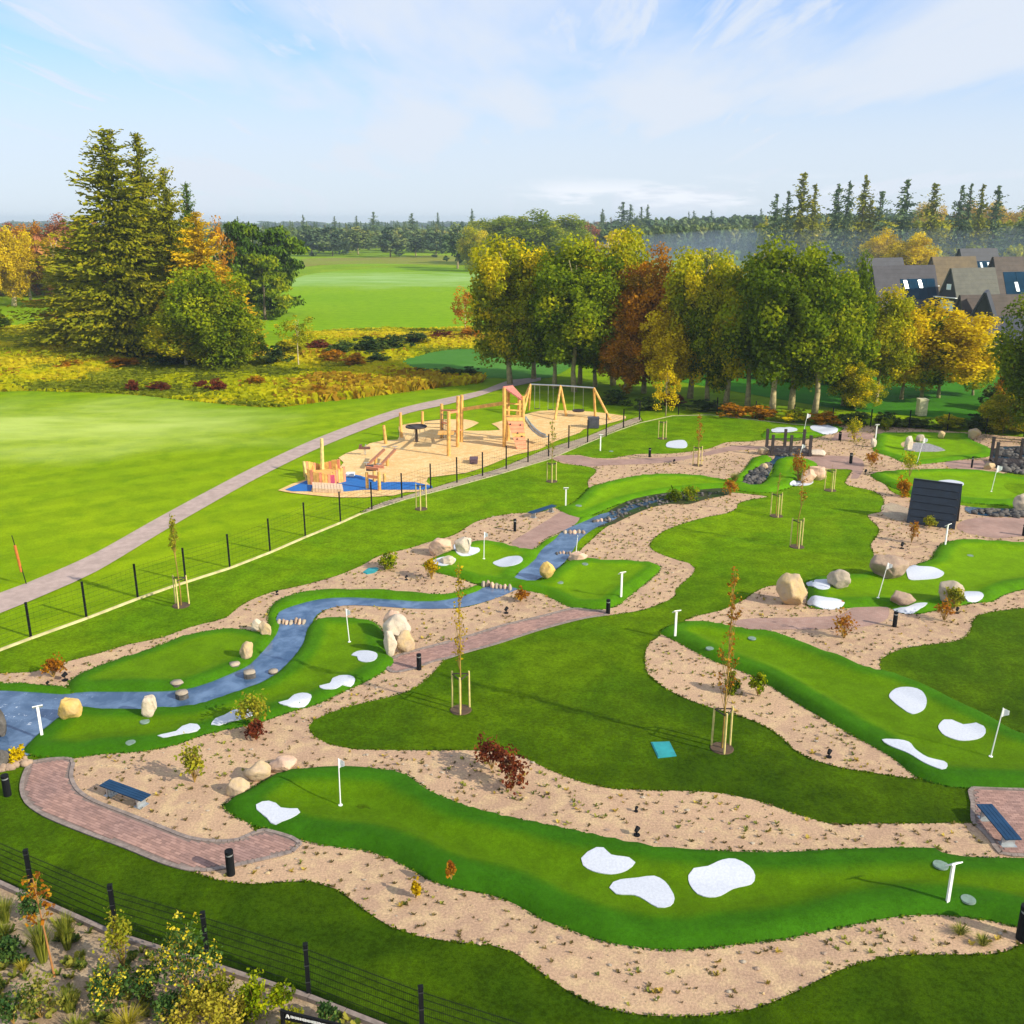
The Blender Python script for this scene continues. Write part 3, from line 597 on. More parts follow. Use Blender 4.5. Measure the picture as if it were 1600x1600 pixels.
BK = [
 ([(401,1265),(400,1258),(410,1253),(420,1252),(431,1255.5),(439,1262.5),(452,1264),(465,1264),(469,1269.5),(456,1278),(431,1286),(417,1278)], 'small lobed white bunker left of the flag on the nearest long green'),
 ([(908,1341),(918,1331),(932,1324.5),(943,1325),(955,1335.6),(983,1340),(992.6,1347),(980,1359.5),(955,1366.6),(926.6,1362),(911,1352.5)], 'heart-topped white bunker, upper left of three in the nearest green'),
 ([(952,1387.6),(958,1379),(969,1375),(997,1372),(1022,1369),(1039,1378),(1049,1392),(1054,1404.5),(1047.5,1416),(1028,1418.6),(1008,1407),(991,1399),(963,1397.5)], 'white bunker with a long left tail, lowest of three on the nearest green'),
 ([(1075.6,1368),(1084,1357),(1106,1354),(1129,1344),(1149,1342.6),(1171,1354),(1180,1369),(1174,1382),(1146,1389),(1126,1400),(1109,1402.6),(1090,1397.5),(1078,1383)], 'largest white kidney-shaped bunker with footprints, right of two others on nearest green'),
 ([(1389,1087.5),(1400,1076),(1425,1074.5),(1440,1080),(1448,1095),(1442,1110),(1425,1116),(1410,1107.5),(1397,1097.5)], 'rounded white bunker, uppermost of three near the flag on the right green'),
 ([(1466,1135),(1475,1125),(1487,1125),(1505,1132.5),(1525,1129.5),(1537,1135),(1540,1145),(1527,1155),(1500,1157.5),(1477,1150),(1469,1142.5)], 'bean-shaped white bunker directly left of the flag on the right green'),
 ([(1378,1156),(1395,1155.5),(1420,1160),(1430,1171),(1450,1184),(1475,1190),(1480.5,1197.5),(1472,1202.5),(1445,1192.5),(1420,1177.5),(1390,1165)], 'long thin slanting white bunker along the lower rim of the right green'),
 ([(246,1150),(262,1146),(275,1143),(285,1135),(297,1131),(308,1132),(313,1138),(308,1142),(290,1146),(270,1150),(255,1153)], 'tapering white bunker at the lower left of the streamside green'),
 ([(330,1133),(337,1123),(350,1118),(365,1110),(380,1108),(393,1111),(395,1118),(385,1122),(360,1128),(342,1133)], 'wedge-shaped white bunker beside the yellow-leaved shrub on the streamside green'),
 ([(435,1098),(450,1094),(460,1086),(473,1083),(486,1086),(485,1093),(475,1099),(458,1102),(444,1102)], 'tadpole-shaped white bunker in the middle of the streamside green'),
 ([(499,1072),(515,1068),(520,1060),(530,1056),(548,1056),(555,1062),(548,1069),(535,1070),(525,1076),(505,1077)], 'curled white bunker between tadpole-shaped one and comma-shaped one by the boulders'),
 ([(549,1024),(558,1018),(575,1017),(587,1020),(590,1025),(585,1032),(572,1035),(560,1032),(558,1026)], 'comma-shaped white bunker nearest the pale boulders on the streamside green'),
 ([(770,880),(780,875),(795,870),(810,869),(817,874),(812,880),(800,884),(784,886)], 'leaf-shaped white bunker right of the flag on the small green above the stream'),
 ([(709,853),(715,845),(725,840),(732,846),(736,855),(748,856),(749,862),(735,868),(720,868),(712,862)], 'two-lobed white bunker beside the round tan boulder above the stream'),
 ([(1260,911),(1275,906),(1295,906),(1297,914),(1295,920),(1280,921),(1265,916)], 'white bunker between the tall egg boulder and the small grey boulder'),
 ([(1264,937),(1292,934),(1307,936),(1320,941),(1300,945),(1266,944)], 'pointed white bunker at the foot of the tall egg boulder'),
 ([(1416,887),(1436,885),(1460,887),(1475,895),(1466,903),(1440,906),(1420,905)], 'large white bunker right of the flat brown boulder on the far right green'),
 ([(1396,947),(1415,949),(1432,943),(1449,942.5),(1440,949),(1422,954),(1405,952)], 'sliver of white bunker under the flattish grey boulder on the right green'),
 ([(1507,925),(1530,925),(1537,931),(1527,935),(1508,935)], 'small oval white bunker right of the round mossy boulder'),
 ([(1041,694),(1048,689.6),(1068,688),(1074,695.5),(1068,700),(1044,699)], 'squarish white bunker alone on the top lawn by the staked saplings'),
 ([(1205,672.5),(1212,669),(1223,668),(1244,669.5),(1243,673.5),(1212,676.4)], 'flat white bunker behind the dark timber bridge'),
 ([(1266,667),(1287,665.6),(1309,670),(1300,676),(1280,676)], 'flat pale bunker right of the flag behind the timber bridge'),
 ([(1234,755),(1245,752.5),(1262,752),(1271,753),(1262,758),(1240,759)], 'thin white bunker in front of the pink boulders below the bridge'),
 ([(1465,752),(1485,750),(1504,754),(1503,759),(1480,758),(1466,756)], 'white bunker showing just above the ridge of the dark hut'),
 ([(675,878),(686,872),(698,870),(712,873),(708,881),(695,884),(680,882)], 'small white bunker at the left tip of the green above the stream'),
]
for px_, lb in BK: bunker(px_, lb)
m_pebble = simple('grey_cobble_patch', (.30,.29,.30), .9, .4, 6, bmp=.5)
P = [G(x, y) for x, y in ((1412,703),(1420,696),(1432,692),(1452,694),(1470,700),(1477,704),(1462,706),(1430,706))]
o = mobj('cobble_patch', mesh('cobble_patch', [(p.x, p.y, gz(p.x, p.y)+.05) for p in P] + [(p.x, p.y, gz(p.x, p.y)-.05) for p in P], [tuple(range(8))] + [(i, i+8, (i+1) % 8+8, (i+1) % 8) for i in range(8)]), m_pebble)
tag(o, 'grey cobbled patch with two small boulders on the upper right green', 'bunker')

# ================================================================== THINGS ON THE COURSE
# ------------------------------------------------------------------ boulders
def rock_mesh(seed, sub=4, rough=.13, flat=.0):
    rng = random.Random(seed); bm = bmesh.new(); bmesh.ops.create_icosphere(bm, subdivisions=sub, radius=1)
    off = Vector((rng.uniform(-50, 50), rng.uniform(-50, 50), rng.uniform(-50, 50)))
    cuts = [(Vector((rng.gauss(0, 1), rng.gauss(0, 1), rng.gauss(0, .7))).normalized(), rng.uniform(.60, .86)) for _ in range(13)]
    for v in bm.verts:
        p = v.co.normalized(); q = p.copy()
        for nrm, d in cuts:
            k = q.dot(nrm)
            if k > d: q -= nrm*(k-d)*.96
        q *= 1 + rough*noise.fractal(p*1.3+off, 1.0, 2.0, 3) + .035*noise.noise(p*5+off) + .015*noise.noise(p*14+off)
        v.co = q
    for f in bm.faces: f.smooth = True
    me = bpy.data.meshes.new('boulder'); bm.to_mesh(me); bm.free(); return me
def boulder(x0, x1, yt, yb, mat, label, seed, group=None, lean=0.0, depth=.8, name='boulder', cat='boulder'):
    b = G((x0+x1)/2, yb - (yb-yt)*.08); s = pxm(b); w = (x1-x0)*s/2; dy = w*depth
    c = b + Vector((0, dy*.6, 0)); h = topz(c, yt) - b.z; h = max(h, .12)
    me = rock_mesh(seed); co = np.array([v.co[:] for v in me.vertices]); lo, hi = co.min(0), co.max(0)
    co = (co-lo)/(hi-lo)*2-1
    out = np.stack([co[:, 0]*w + lean*w*(co[:, 2]+1)*.5, co[:, 1]*dy, (co[:, 2]+1)/2*(h+.12)-.12], 1)
    me.vertices.foreach_set('co', out.ravel().astype(np.float32)); me.update()
    o = mobj(name, me, mat, loc=(c.x, c.y, b.z)); o.rotation_euler = (0, 0, (seed*37 % 10-5)*.04)
    return tag(o, label, cat, group)
RK = [
 (599,628,953,1000,R_PINK,'reddish tan boulder at the far end of the boulder row by the streamside flag',11,.0),
 (600,645,960,1008,R_PALE,'tall pale boulder standing behind the others beside the streamside flag',12,-.2),
 (599,622,985,1030,R_PALE,'narrow pale upright boulder at the near end of the boulder row by the green',13,-.1),
 (618,648,985,1022,R_TAN,'yellowish boulder at the right side of the boulder row by the brick path',14,.0),
 (391,409,967,989,R_PALE,'left one of two pale stones on the strip above the stream bend',15,.2),
 (406,424,971,993,R_TAN,'right one of two leaning stones on the strip above the stream bend',16,-.2),
 (371,392,1003,1031,R_TAN,'slanting tan stone standing on the turf beside the stream',17,.5),
 (87,123,1092,1127,R_ORANGE,'orange triangular boulder at the outflow of the stream into the pool',18,.1),
 (218,245,1088,1122,R_PALE,'cream upright stone block at the water edge of the streamside green',19,.1),
 (669,707,840,871,R_PINK,'round tan boulder at the back of the small green above the stream',20,.0),
 (686,711,868,883,R_PALE,'low whitish stone on the left tip of the small green above the stream',21,.0),
 (708,736,839,866,R_PALE,'pale angular boulder touching the round tan boulder above the stream',27,.1),
 (842,867,878,906,R_ORANGE,'pointed orange boulder standing at the head of the stream crossing',22,.15),
 (887,917,862,878,R_PINK,'low pinkish stone beside the stream below the weir',23,.2),
 (350,386,1215,1247,R_TAN,'long tan boulder lowest of the three at the tip of the nearest green',24,.3),
 (378,419,1192,1226,R_TAN,'middle one of three tan boulders at the tip of the nearest green',25,.2),
 (416,462,1183,1210,R_PINK,'flattish peach boulder uppermost of the three at the tip of the nearest green',26,.0),
 (1216,1265,897,953,R_TAN,'large egg-shaped boulder standing on the gravel left of the right green',30,-.15),
 (1295,1330,890,922,R_GREY,'small grey boulder between two white bunkers on the right green',31,.0),
 (1360,1422,868,907,R_BROWN,'wide flat brown boulder behind the flag on the right green',32,.15),
 (1394,1433,924,948,R_BROWN,'flattish grey-brown boulder above the sliver-shaped bunker on the right green',33,.0),
 (1469,1510,908,943,R_GREY,'round mossy grey boulder near the right edge with a small bush before it',34,.0),
 (1250,1274,733,757,R_PINK,'left one of the two pinkish boulders below the dark bridge',35,.2),
 (1266,1294,729,752,R_PINK,'right one of the two pinkish boulders below the dark bridge',36,-.2),
 (1185,1202,698,712,R_TAN,'small tan boulder left of the dark timber bridge',37,.0),
 (1267,1293,703,714,R_PALE,'white low boulder right of the dark timber bridge',38,.0),
 (1413,1426,681,705,R_PALE,'small pointed stone on the left of the grey cobble patch',39,.1),
 (1432,1448,679,692,R_GREY,'small stone behind the flag on the upper right green',40,.0),
 (1465,1478,673,687,R_TAN,'small upright tan stone at the back of the upper right green',41,.0),
 (1514,1532,669,688,R_TAN,'squarish tan boulder at the right back corner of the upper right green',42,.0),
 (1360,1370,684,700,R_PALE,'small pale stone beside the tee sign at the upper right green',43,.0),
 (1538,1557,722,735,R_TAN,'tan boulder behind the flag between dark hut and right pond',44,.0),
 (1582,1612,770,800,R_GREY,'grey boulder cut by the right edge beside the pond',45,.0),
 (1187,1202,724,734,R_TAN,'small tan stone in the cascade below the bridge',46,.0),
]
for r in RK: boulder(*r[:7], lean=r[7])
# stones set in and beside the stream
def step_stone(x, y, rx_px, label, hgt=.10, name='stepping_stone', dark=True):
    b = W(x, y, .10); s = pxm(b); r = rx_px*s; root = empty(name, (b.x, b.y, .0), label, 'stone', 'flat stones in and beside the stream')
    rng = random.Random(int(x)); n = 11
    ring = [(math.cos(2*math.pi*i/n)*r*rng.uniform(.85, 1.1), math.sin(2*math.pi*i/n)*r*rng.uniform(.7, .95)) for i in range(n)]
    z0 = .02; z1 = max(.22, gz(b.x, b.y)+.06) if hgt < .12 else hgt+.16
    V = [(x_, y_, z0) for x_, y_ in ring] + [(x_*.98, y_*.98, z1-.07) for x_, y_ in ring]
    F = [(i, (i+1) % n, n+(i+1) % n, n+i) for i in range(n)]
    mobj('base', mesh('base', V, F), R_DARK, root)
    V = [(x_*1.0, y_*1.0, z1-.07) for x_, y_ in ring] + [(x_*.92, y_*.92, z1) for x_, y_ in ring] + [(0, 0, z1+.01)]
    F = [(i, (i+1) % n, n+(i+1) % n, n+i) for i in range(n)] + [(n+i, n+(i+1) % n, 2*n) for i in range(n)]
    mobj('cap', mesh('cap', V, F, True), R_GREY, root)
step_stone(285,1090,10,'round capped stone standing in the water below the flat stone on the bank',.22)
step_stone(277,1073,10,'flat grey stone on the turf edge above the capped stone in the water')
step_stone(390,1058,10,'round capped stone in the narrow part of the stream',.22)
step_stone(367,1043,9,'flat stone on the turf above the narrow part of the stream')
step_stone(427,1051,8,'small flat stone at the right bank of the narrow stream')
def weir(a, b, label, n=7, mat=R_GREY, seed=3, zt=.24):
    A, B = W(*a, .1), W(*b, .1); root = empty('stone_weir', ((A+B)/2)[:2] + (0,), label, 'weir'); rng = random.Random(seed); c = (A+B)/2
    for i in range(n):
        q = A.lerp(B, (i+.5)/n) - c; me = rock_mesh(seed*10+i, 2); w = (B-A).length/n*.62
        o = mobj('stone', me, [mat, R_BROWN, R_PINK][i % 3], root, loc=(q.x, q.y+rng.uniform(-.08, .08), .06)); o.scale = (w, .28*rng.uniform(.8, 1.2), (zt-.02)*rng.uniform(.85, 1.1))
weir((433,972), (478,972), 'row of small stones damming the stream bend above the narrows', 7)
weir((752,913), (800,920), 'low stone arch row where the stream runs out under the turf crossing', 7, R_GREY, 5, .30)
weir((880,832), (915,832), 'row of stones across the stream beside the tee path', 5, R_GREY, 6)
weir((868,864), (893,864), 'dark low sill of stones across the upper stream', 5, R_DARK, 8, .16)
weir((925,815), (955,812), 'row of dark stones where the pebbly bed begins', 5, R_DARK, 9, .2)
rng = random.Random(4)
def scatter_rocks(poly, n, s0, s1, mat, name, z=.09, seed=1):
    rg = random.Random(seed); L = [(W(x, y, z).x, W(x, y, z).y) for x, y in poly]; xs = [p[0] for p in L]; ys = [p[1] for p in L]
    proto = []
    for k in range(4):
        m_ = rock_mesh(seed*7+k, 1); proto.append(([v.co.copy() for v in m_.vertices], [tuple(p.vertices) for p in m_.polygons]))
    mb = MB(); t = 0
    while t < n:
        x, y = rg.uniform(min(xs), max(xs)), rg.uniform(min(ys), max(ys))
        if not inside(x, y, L): continue
        t += 1; V, F = proto[rg.randrange(4)]; s = rg.uniform(s0, s1); R = Matrix.Rotation(rg.uniform(0, 6.3), 3, 'Z')
        mb.add([Vector((x, y, z+s*.2)) + R @ Vector((v.x*s*1.3, v.y*s, v.z*s*.8)) for v in V], F)
    return mb.build(name, mat, kind='stuff', smooth=True)
scatter_rocks([(940,822),(955,800),(985,784),(1015,775),(1048,771),(1081,768),(1130,766),(1100,778),(1048,785),(1015,792),(983,804)], 130, .05, .16, R_DARK, 'pond_pebbles', .10, 2)
scatter_rocks([(1160,757),(1172,738),(1190,730),(1207,722),(1205,735),(1195,750),(1178,758)], 120, .08, .28, R_DARK, 'cascade_stones', .12, 3)
scatter_rocks([(1205,712),(1216,702),(1250,702),(1262,708),(1235,713)], 60, .12, .35, R_DARK, 'cascade_stones', .12, 5)
scatter_rocks([(1510,795),(1600,800),(1600,808),(1540,806),(1515,802)], 60, .12, .3, R_DARK, 'pond_pebbles', .11, 6)
scatter_rocks([(1553,705),(1600,700),(1600,742),(1575,738),(1556,730)], 70, .12, .4, R_DARK, 'pond_pebbles', .12, 7)
scatter_rocks([(-20,1188),(40,1186),(50,1192),(20,1200),(-20,1215)], 70, .06, .22, R_BROWN, 'edge_stones', .09, 8)
# fountain rock at the left edge, in the pool
boulder(-16,8,1100,1158,R_DARK,'dark wet rock rising from the pool at the left edge',50)
boulder(-14,14,1172,1204,R_DARK,'dark stone at the near shore of the pool at the left edge',51)

# ------------------------------------------------------------------ bollard lights, spot lights, covers
def bollard(x, yt, yb, label, r=.085, mat=None):
    b = G(x, yb); h = topz(b, yt)-b.z; root = empty('bollard_light', b, label, 'bollard', 'short dark bollard lights along the paths')
    mb = MB(); mb.tube((0,0,-.03), (0,0,h*.80), r, r, 14); mb.build('post', mat or m_black, root, smooth=False)
    mb = MB(); mb.tube((0,0,h*.80), (0,0,h*.88), r*.82, r*.82, 14); mb.build('lens', m_grey, root)
    mb = MB(); mb.tube((0,0,h*.88), (0,0,h), r*1.03, r, 14); mb.build('cap', mat or m_black, root)
for a in [(361,1329,1366,'black bollard light at the end of the paver path by the nearest green',.12),(12,1211,1242,'black bollard light on the lawn at the left edge of the paver path',.12),
          (655,1022,1046,'dark bollard light on the brick path by the pale boulders',.1),(950,937,959,'dark bollard light where the brick path meets the green',.1),
          (1397.5,956,979,'black bollard light at the end of the brick path on the right',.1),(804.5,811,830,'brown bollard light on the gravel by the short brick path',.09),
          (1015,700,714,'short dark bollard light at the edge of the top lawn',.1),(1329,708,724,'dark bollard light at the bend of the upper brick path',.12),
          (1312,675,688,'brown bollard light in the upper gravel bed right of the bridge',.12),(1518,714,731,'thin dark bollard light on the path before the right pond',.07),
          (1600,820,837,'dark bollard light cut by the right edge near the hut',.12),(1597,1416,1467,'large black bollard light cut off by the lower right edge of the picture',.16)]:
    bollard(a[0], a[1], a[2], a[3], a[4])
def spot(x, y, label, s=1.0):
    s *= .7
    b = G(x, y); root = empty('garden_spotlight', b, label, 'spotlight', 'small black spotlights in the gravel beds')
    mb = MB(); mb.tube((0,0,-.02), (0,0,.03), .11*s, .11*s, 10); mb.build('base_plate', m_black, root)
    mb = MB(); mb.tube((0,0,.03), (0,0,.16*s), .02, .02, 6); mb.build('stem', m_black, root)
    mb = MB(); mb.tube((-.05*s,-.07*s,.19*s), (.05*s,.06*s,.27*s), .065*s, .085*s, 10); mb.build('lamp_head', m_black, root)
spot(1295,1183,'black spotlight in the gravel tongue left of the right green',1.3)
spot(995,1305,'black spotlight at the rim of the nearest green behind heart-topped bunker',1.3)
spot(994,1268,'tiny black spotlight higher up the gravel behind the nearest green',.8)
spot(102,1063,'black spotlight on the gravel by the russet twigs at left',1.6)
spot(75,1072,'small brown spotlight stub on the gravel edge above the pool',1.0)
spot(635,906,'black spotlight in the gravel below the small green shrub',1.1)
spot(791,958,'black spotlight in the gravel between stream and brick path',1.4)
spot(433,929,'black spotlight lying on the narrow gravel strip above the stream bend',1.0)
spot(1409,857,'dark spotlight in the gravel below the hut',1.6)
spot(1352,741,'dark spotlight by the gravel path bend near the upper bollard',1.6)
spot(1053,724,'small dark spotlight in the upper gravel bed below the top lawn',1.4)
spot(1495,958,'dark spotlight near the bare twigs in front of the mossy boulder',1.3)
def cover(px, label, mat=m_teal, cat='hatch cover'):
    P = [G(x, y) for x, y in px]; n = len(P); z = max(p.z for p in P) + .03; c = sum(P, Vector())/n; root = empty('hatch_cover', (c.x, c.y, 0), label, cat)
    mobj('lid', mesh('lid', [(p.x-c.x, p.y-c.y, z) for p in P] + [(p.x-c.x, p.y-c.y, z-.08) for p in P], [tuple(range(n))] + [(i, i+n, (i+1) % n+n, (i+1) % n) for i in range(n)]), mat, root)
    P2 = [(p-c)*1.12 for p in P]
    mobj('collar', mesh('collar', [(p.x, p.y, z-.02) for p in P2] + [(p.x, p.y, z-.1) for p in P2], [tuple(range(n))] + [(i, i+n, (i+1) % n+n, (i+1) % n) for i in range(n)]), m_edge if mat is not m_teal else m_teal, root)
cover([(1019,1161),(1045,1160),(1055,1180),(1029,1183)], 'turquoise square hatch cover lying in the dark lawn')
cover([(568,894),(576,888),(588,887),(592,890),(584,895),(574,897)], 'turquoise round hatch cover in the gravel above the stream')
# tee markers: small pale discs
def disc(x, y, label, r=.18):
    b = G(x, y); mb = MB(); mb.tube((0,0,-.03), (0,0,.012), r, r*.95, 20); o = mb.build('tee_mat', simple('pale_disc', (.17,.25,.20), .8), None, b); tag(o, label, 'tee mat', 'round pale tee mats set in the greens')
disc(1175,997,'pale tee mat in the right green below the brick path')
disc(1109,1013,'small pale tee mat near the left end of the right green')
disc(1513,1405,'pale tee mat right of the white sign post on nearest green',.2)
disc(1470,1351,'pale tee mat behind the white sign post on the nearest green',.22)
disc(204,1160,'faint tee mat at the bottom edge of the streamside green')
disc(226,1127,'tee mat under the cream stone block by the stream')
disc(914,881,'white tee mat at the top of the green right of the stream')
disc(875,910,'pale tee mat below the pointed orange boulder')
disc(904,790,'white tee mat by the tee sign above the stream',.22)
disc(955,705,'tee mat on the top lawn beside its white sign')
disc(1516,868,'pale tee mat on the far right green near the edge')

# ------------------------------------------------------------------ flags and tee signs
def flag(x, yb, yt, label, lean=0, side=1, fs=1.0):
    b = G(x, yb); h = topz(b, yt)-b.z; root = empty('golf_flag', b, label, 'golf flag', 'white flags on the greens')
    top = Vector((lean*pxm(b), 0, h))
    mb = MB(); mb.tube((0,0,-.02), top, .022, .016, 8); mb.build('pole', m_wpaint, root)
    u = Vector((.20*fs*side, -.05, -.10)); mb = MB(); n = 5; V = []
    for i in range(n+1):
        t = i/n; wv = .02*math.sin(t*5)
        for s in (0, 1): V.append(top*(1) + Vector((u.x*t, u.y*t+wv, -.02 - s*(.34*fs)*(1-.55*t) - .06*t)))
    V2 = [v + Vector((0, .008, 0)) for v in V]; k = len(V)
    F = [(2*i, 2*i+1, 2*i+3, 2*i+2) for i in range(n)] + [(k+2*i+2, k+2*i+3, k+2*i+1, k+2*i) for i in range(n)] + [(2*i, 2*i+2, k+2*i+2, k+2*i) for i in range(n)] + [(2*i+1, k+2*i+1, k+2*i+3, 2*i+3) for i in range(n)]
    mobj('flag_cloth', mesh('flag_cloth', V+V2, F), m_wpaint, root)
    mb = MB(); mb.tube((0,0,-.01), (0,0,.015), .07, .07, 12); mb.build('cup', m_wpaint, root)
flag(532,1258,1185,'white flag on the nearest long green beside the small lobed bunker',lean=1)
flag(546,1003,951,'white flag on the streamside green left of the pale boulders',lean=-3)
flag(756,873,831,'white flag on the small green above the stream',lean=1)
flag(899,873,836,'bare-looking white flag pole standing by the upper stream bank',lean=3,fs=.25)
flag(1372,934,879,'white flag on the far right green in front of the brown boulder',lean=9)
flag(1548,1182,1106,'white flag on the right green near the picture edge',lean=7)
flag(1255,678,646,'white flag on the small green behind the bridge',lean=4,fs=1.3)
flag(1433,723,684,'white flag on the upper right green by the cobble patch',lean=6,fs=1.3)
flag(1549,768,727,'white flag on the green between hut and pond',lean=4,side=1,fs=1.5)
flag(1246,728,694,'white flag on the turf just below the dark bridge',lean=5,fs=1.0)
def tee_sign(x, yb, yt, label, lean=0, rz=0.0, w=.34):
    b = G(x, yb); h = topz(b, yt)-b.z; root = empty('tee_sign', b, label, 'sign', 'white T-shaped tee signs', rz)
    mb = MB(); mb.box((0,0,h/2-.03), (.09,.06,h+.04)); mb.build('post', m_wpaint, root)
    R = Matrix.Rotation(math.radians(-38), 3, 'X')
    mb = MB(); mb.box((0,-.02,h), (w, .26, .03), mat=R); mb.build('plate', m_wpaint, root)
    mb = MB()
    for k in range(3): mb.box(Vector((0,-.02,h)) + R @ Vector((0, .07-k*.065, .017)), (w*.72, .02, .004), mat=R)
    mb.build('print', m_grey, root)
tee_sign(65.5,1148,1104,'white tee sign beside the pool at the left edge',rz=.5)
tee_sign(970.5,931,895,'white tee sign on the green by the end of the brick path',rz=.4)
tee_sign(1055,992,955,'white tee sign at the left tip of the right green',rz=.3)
tee_sign(1481,1407,1349,'white tee sign on the right part of the nearest green',rz=.35,w=.36)
tee_sign(884,790,763,'white tee sign by the turf above the stream start',rz=0)
tee_sign(938,704,680,'white tee sign on the top lawn near the playground fence',rz=.1)
tee_sign(1477,850,820,'white tee sign in front of the dark hut',rz=.6)
tee_sign(1368,686,664,'white tee sign at the left end of the upper right green',rz=0)

# ------------------------------------------------------------------ benches
def bench(p0, p1, label, zt=.46, w=.42):
    A, B = W(*p0, zt), W(*p1, zt); c = (A+B)/2; d = B-A; L = d.length; rz = math.atan2(d.y, d.x); g = gz(c.x, c.y)
    root = empty('bench', (c.x, c.y, g), label, 'bench', 'blue slatted benches without backs', rz)
    for k in range(4):
        mb = MB(); mb.box((0, (k-1.5)*w/4, zt-g-.02), (L, w/4-.012, .04)); mb.build('slat', m_bench, root)
    for sx in (-1, 1):
        mb = MB(); mb.box((sx*L*.36, 0, (zt-g)*.5-.03), (.06, w*.8, zt-g-.04)); mb.box((sx*L*.36, 0, .01), (.3, w*.9, .03)); mb.build('leg', m_grey, root)
bench((163,1222), (228,1246), 'blue bench on the gravel beside the curved paver path')
bench((1538,1256), (1584,1311), 'blue bench at the brick pad on the right edge', w=.5)
bench((828,801), (866,789), 'blue bench at the lawn edge above the short brick path')

# ------------------------------------------------------------------ staked young trees
def tone_mesh(name, C, U, Vv, T):
    n = len(C); P = np.empty((n, 4, 3), np.float32); P[:, 0] = C-U-Vv; P[:, 1] = C+U-Vv; P[:, 2] = C+U+Vv; P[:, 3] = C-U+Vv
    me = bpy.data.meshes.new(name); me.vertices.add(4*n); me.vertices.foreach_set('co', P.ravel())
    me.loops.add(4*n); me.loops.foreach_set('vertex_index', np.arange(4*n, dtype=np.int32))
    me.polygons.add(n); me.polygons.foreach_set('loop_start', np.arange(0, 4*n, 4, dtype=np.int32)); me.update()
    a = me.attributes.new('tone', 'FLOAT', 'FACE'); a.data.foreach_set('value', np.clip(T, 0, 1).astype(np.float32))
    me.update(); return me
def unit(v): return v/np.maximum(1e-9, np.linalg.norm(v, axis=-1, keepdims=True))
def leafcards(rng, C, size, T, outward=None, flat=.0, asp=.7):
    n = len(C); nm = rng.normal(size=(n, 3))
    if outward is not None: nm = nm*.8 + outward*1.0
    nm = unit(nm); a = unit(np.cross(nm, rng.normal(size=(n, 3)))); b = np.cross(nm, a); s = (size*rng.uniform(.6, 1.3, n))[:, None]
    return tone_mesh('leaves', C, a*s*.5, b*s*.5*asp, T)
L_YG = leafmat('leaf_yellowgreen', (.16,.20,.015), (.32,.32,.02), (.45,.38,.03))
L_RUST = leafmat('leaf_rust', (.22,.07,.01), (.42,.16,.01), (.50,.30,.02))
L_GOLD = leafmat('leaf_gold', (.32,.20,.004), (.54,.36,.005), (.68,.50,.01))
L_GREEN = leafmat('leaf_green', (.055,.095,.003), (.140,.205,.003), (.290,.340,.005))
L_MID = leafmat('leaf_midgreen', (.085,.140,.003), (.21,.28,.004), (.42,.43,.006))
L_YEL = leafmat('leaf_yellow', (.38,.27,.002), (.68,.50,.003), (.85,.66,.008))
L_ORANGE = leafmat('leaf_orange', (.20,.12,.004), (.48,.20,.006), (.66,.30,.01))
L_RED = leafmat('leaf_red', (.10,.022,.012), (.18,.04,.018), (.28,.08,.02))
L_MIXY = leafmat('leaf_green_turning', (.15,.19,.003), (.40,.40,.004), (.76,.58,.006))
L_SPRUCE = leafmat('spruce_needles', (.070,.090,.003), (.185,.200,.004), (.38,.32,.006), trans=.12)
L_PINE = leafmat('pine_needles', (.030,.065,.004), (.070,.130,.005), (.150,.220,.008), trans=.1)
L_LARCH = leafmat('larch_needles', (.32,.22,.003), (.56,.36,.004), (.72,.46,.008), trans=.2)
L_BLUE = leafmat('far_conifer', (.05,.095,.045), (.10,.155,.06), (.19,.235,.07), trans=.1)  # pale blue of distance haze mixed into the far foliage colour
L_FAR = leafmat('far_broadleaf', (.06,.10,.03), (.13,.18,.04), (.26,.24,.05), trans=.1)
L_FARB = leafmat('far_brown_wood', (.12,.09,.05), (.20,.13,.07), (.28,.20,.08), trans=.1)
L_RUSSET = leafmat('russet_wood', (.20,.07,.03), (.34,.12,.05), (.46,.21,.06), trans=.1)
L_GRASS = leafmat('tall_grass', (.12,.14,.02), (.22,.24,.03), (.36,.32,.08), trans=.2)
L_BUSH = leafmat('dark_bush', (.025,.055,.012), (.06,.10,.016), (.12,.15,.02), trans=.15)

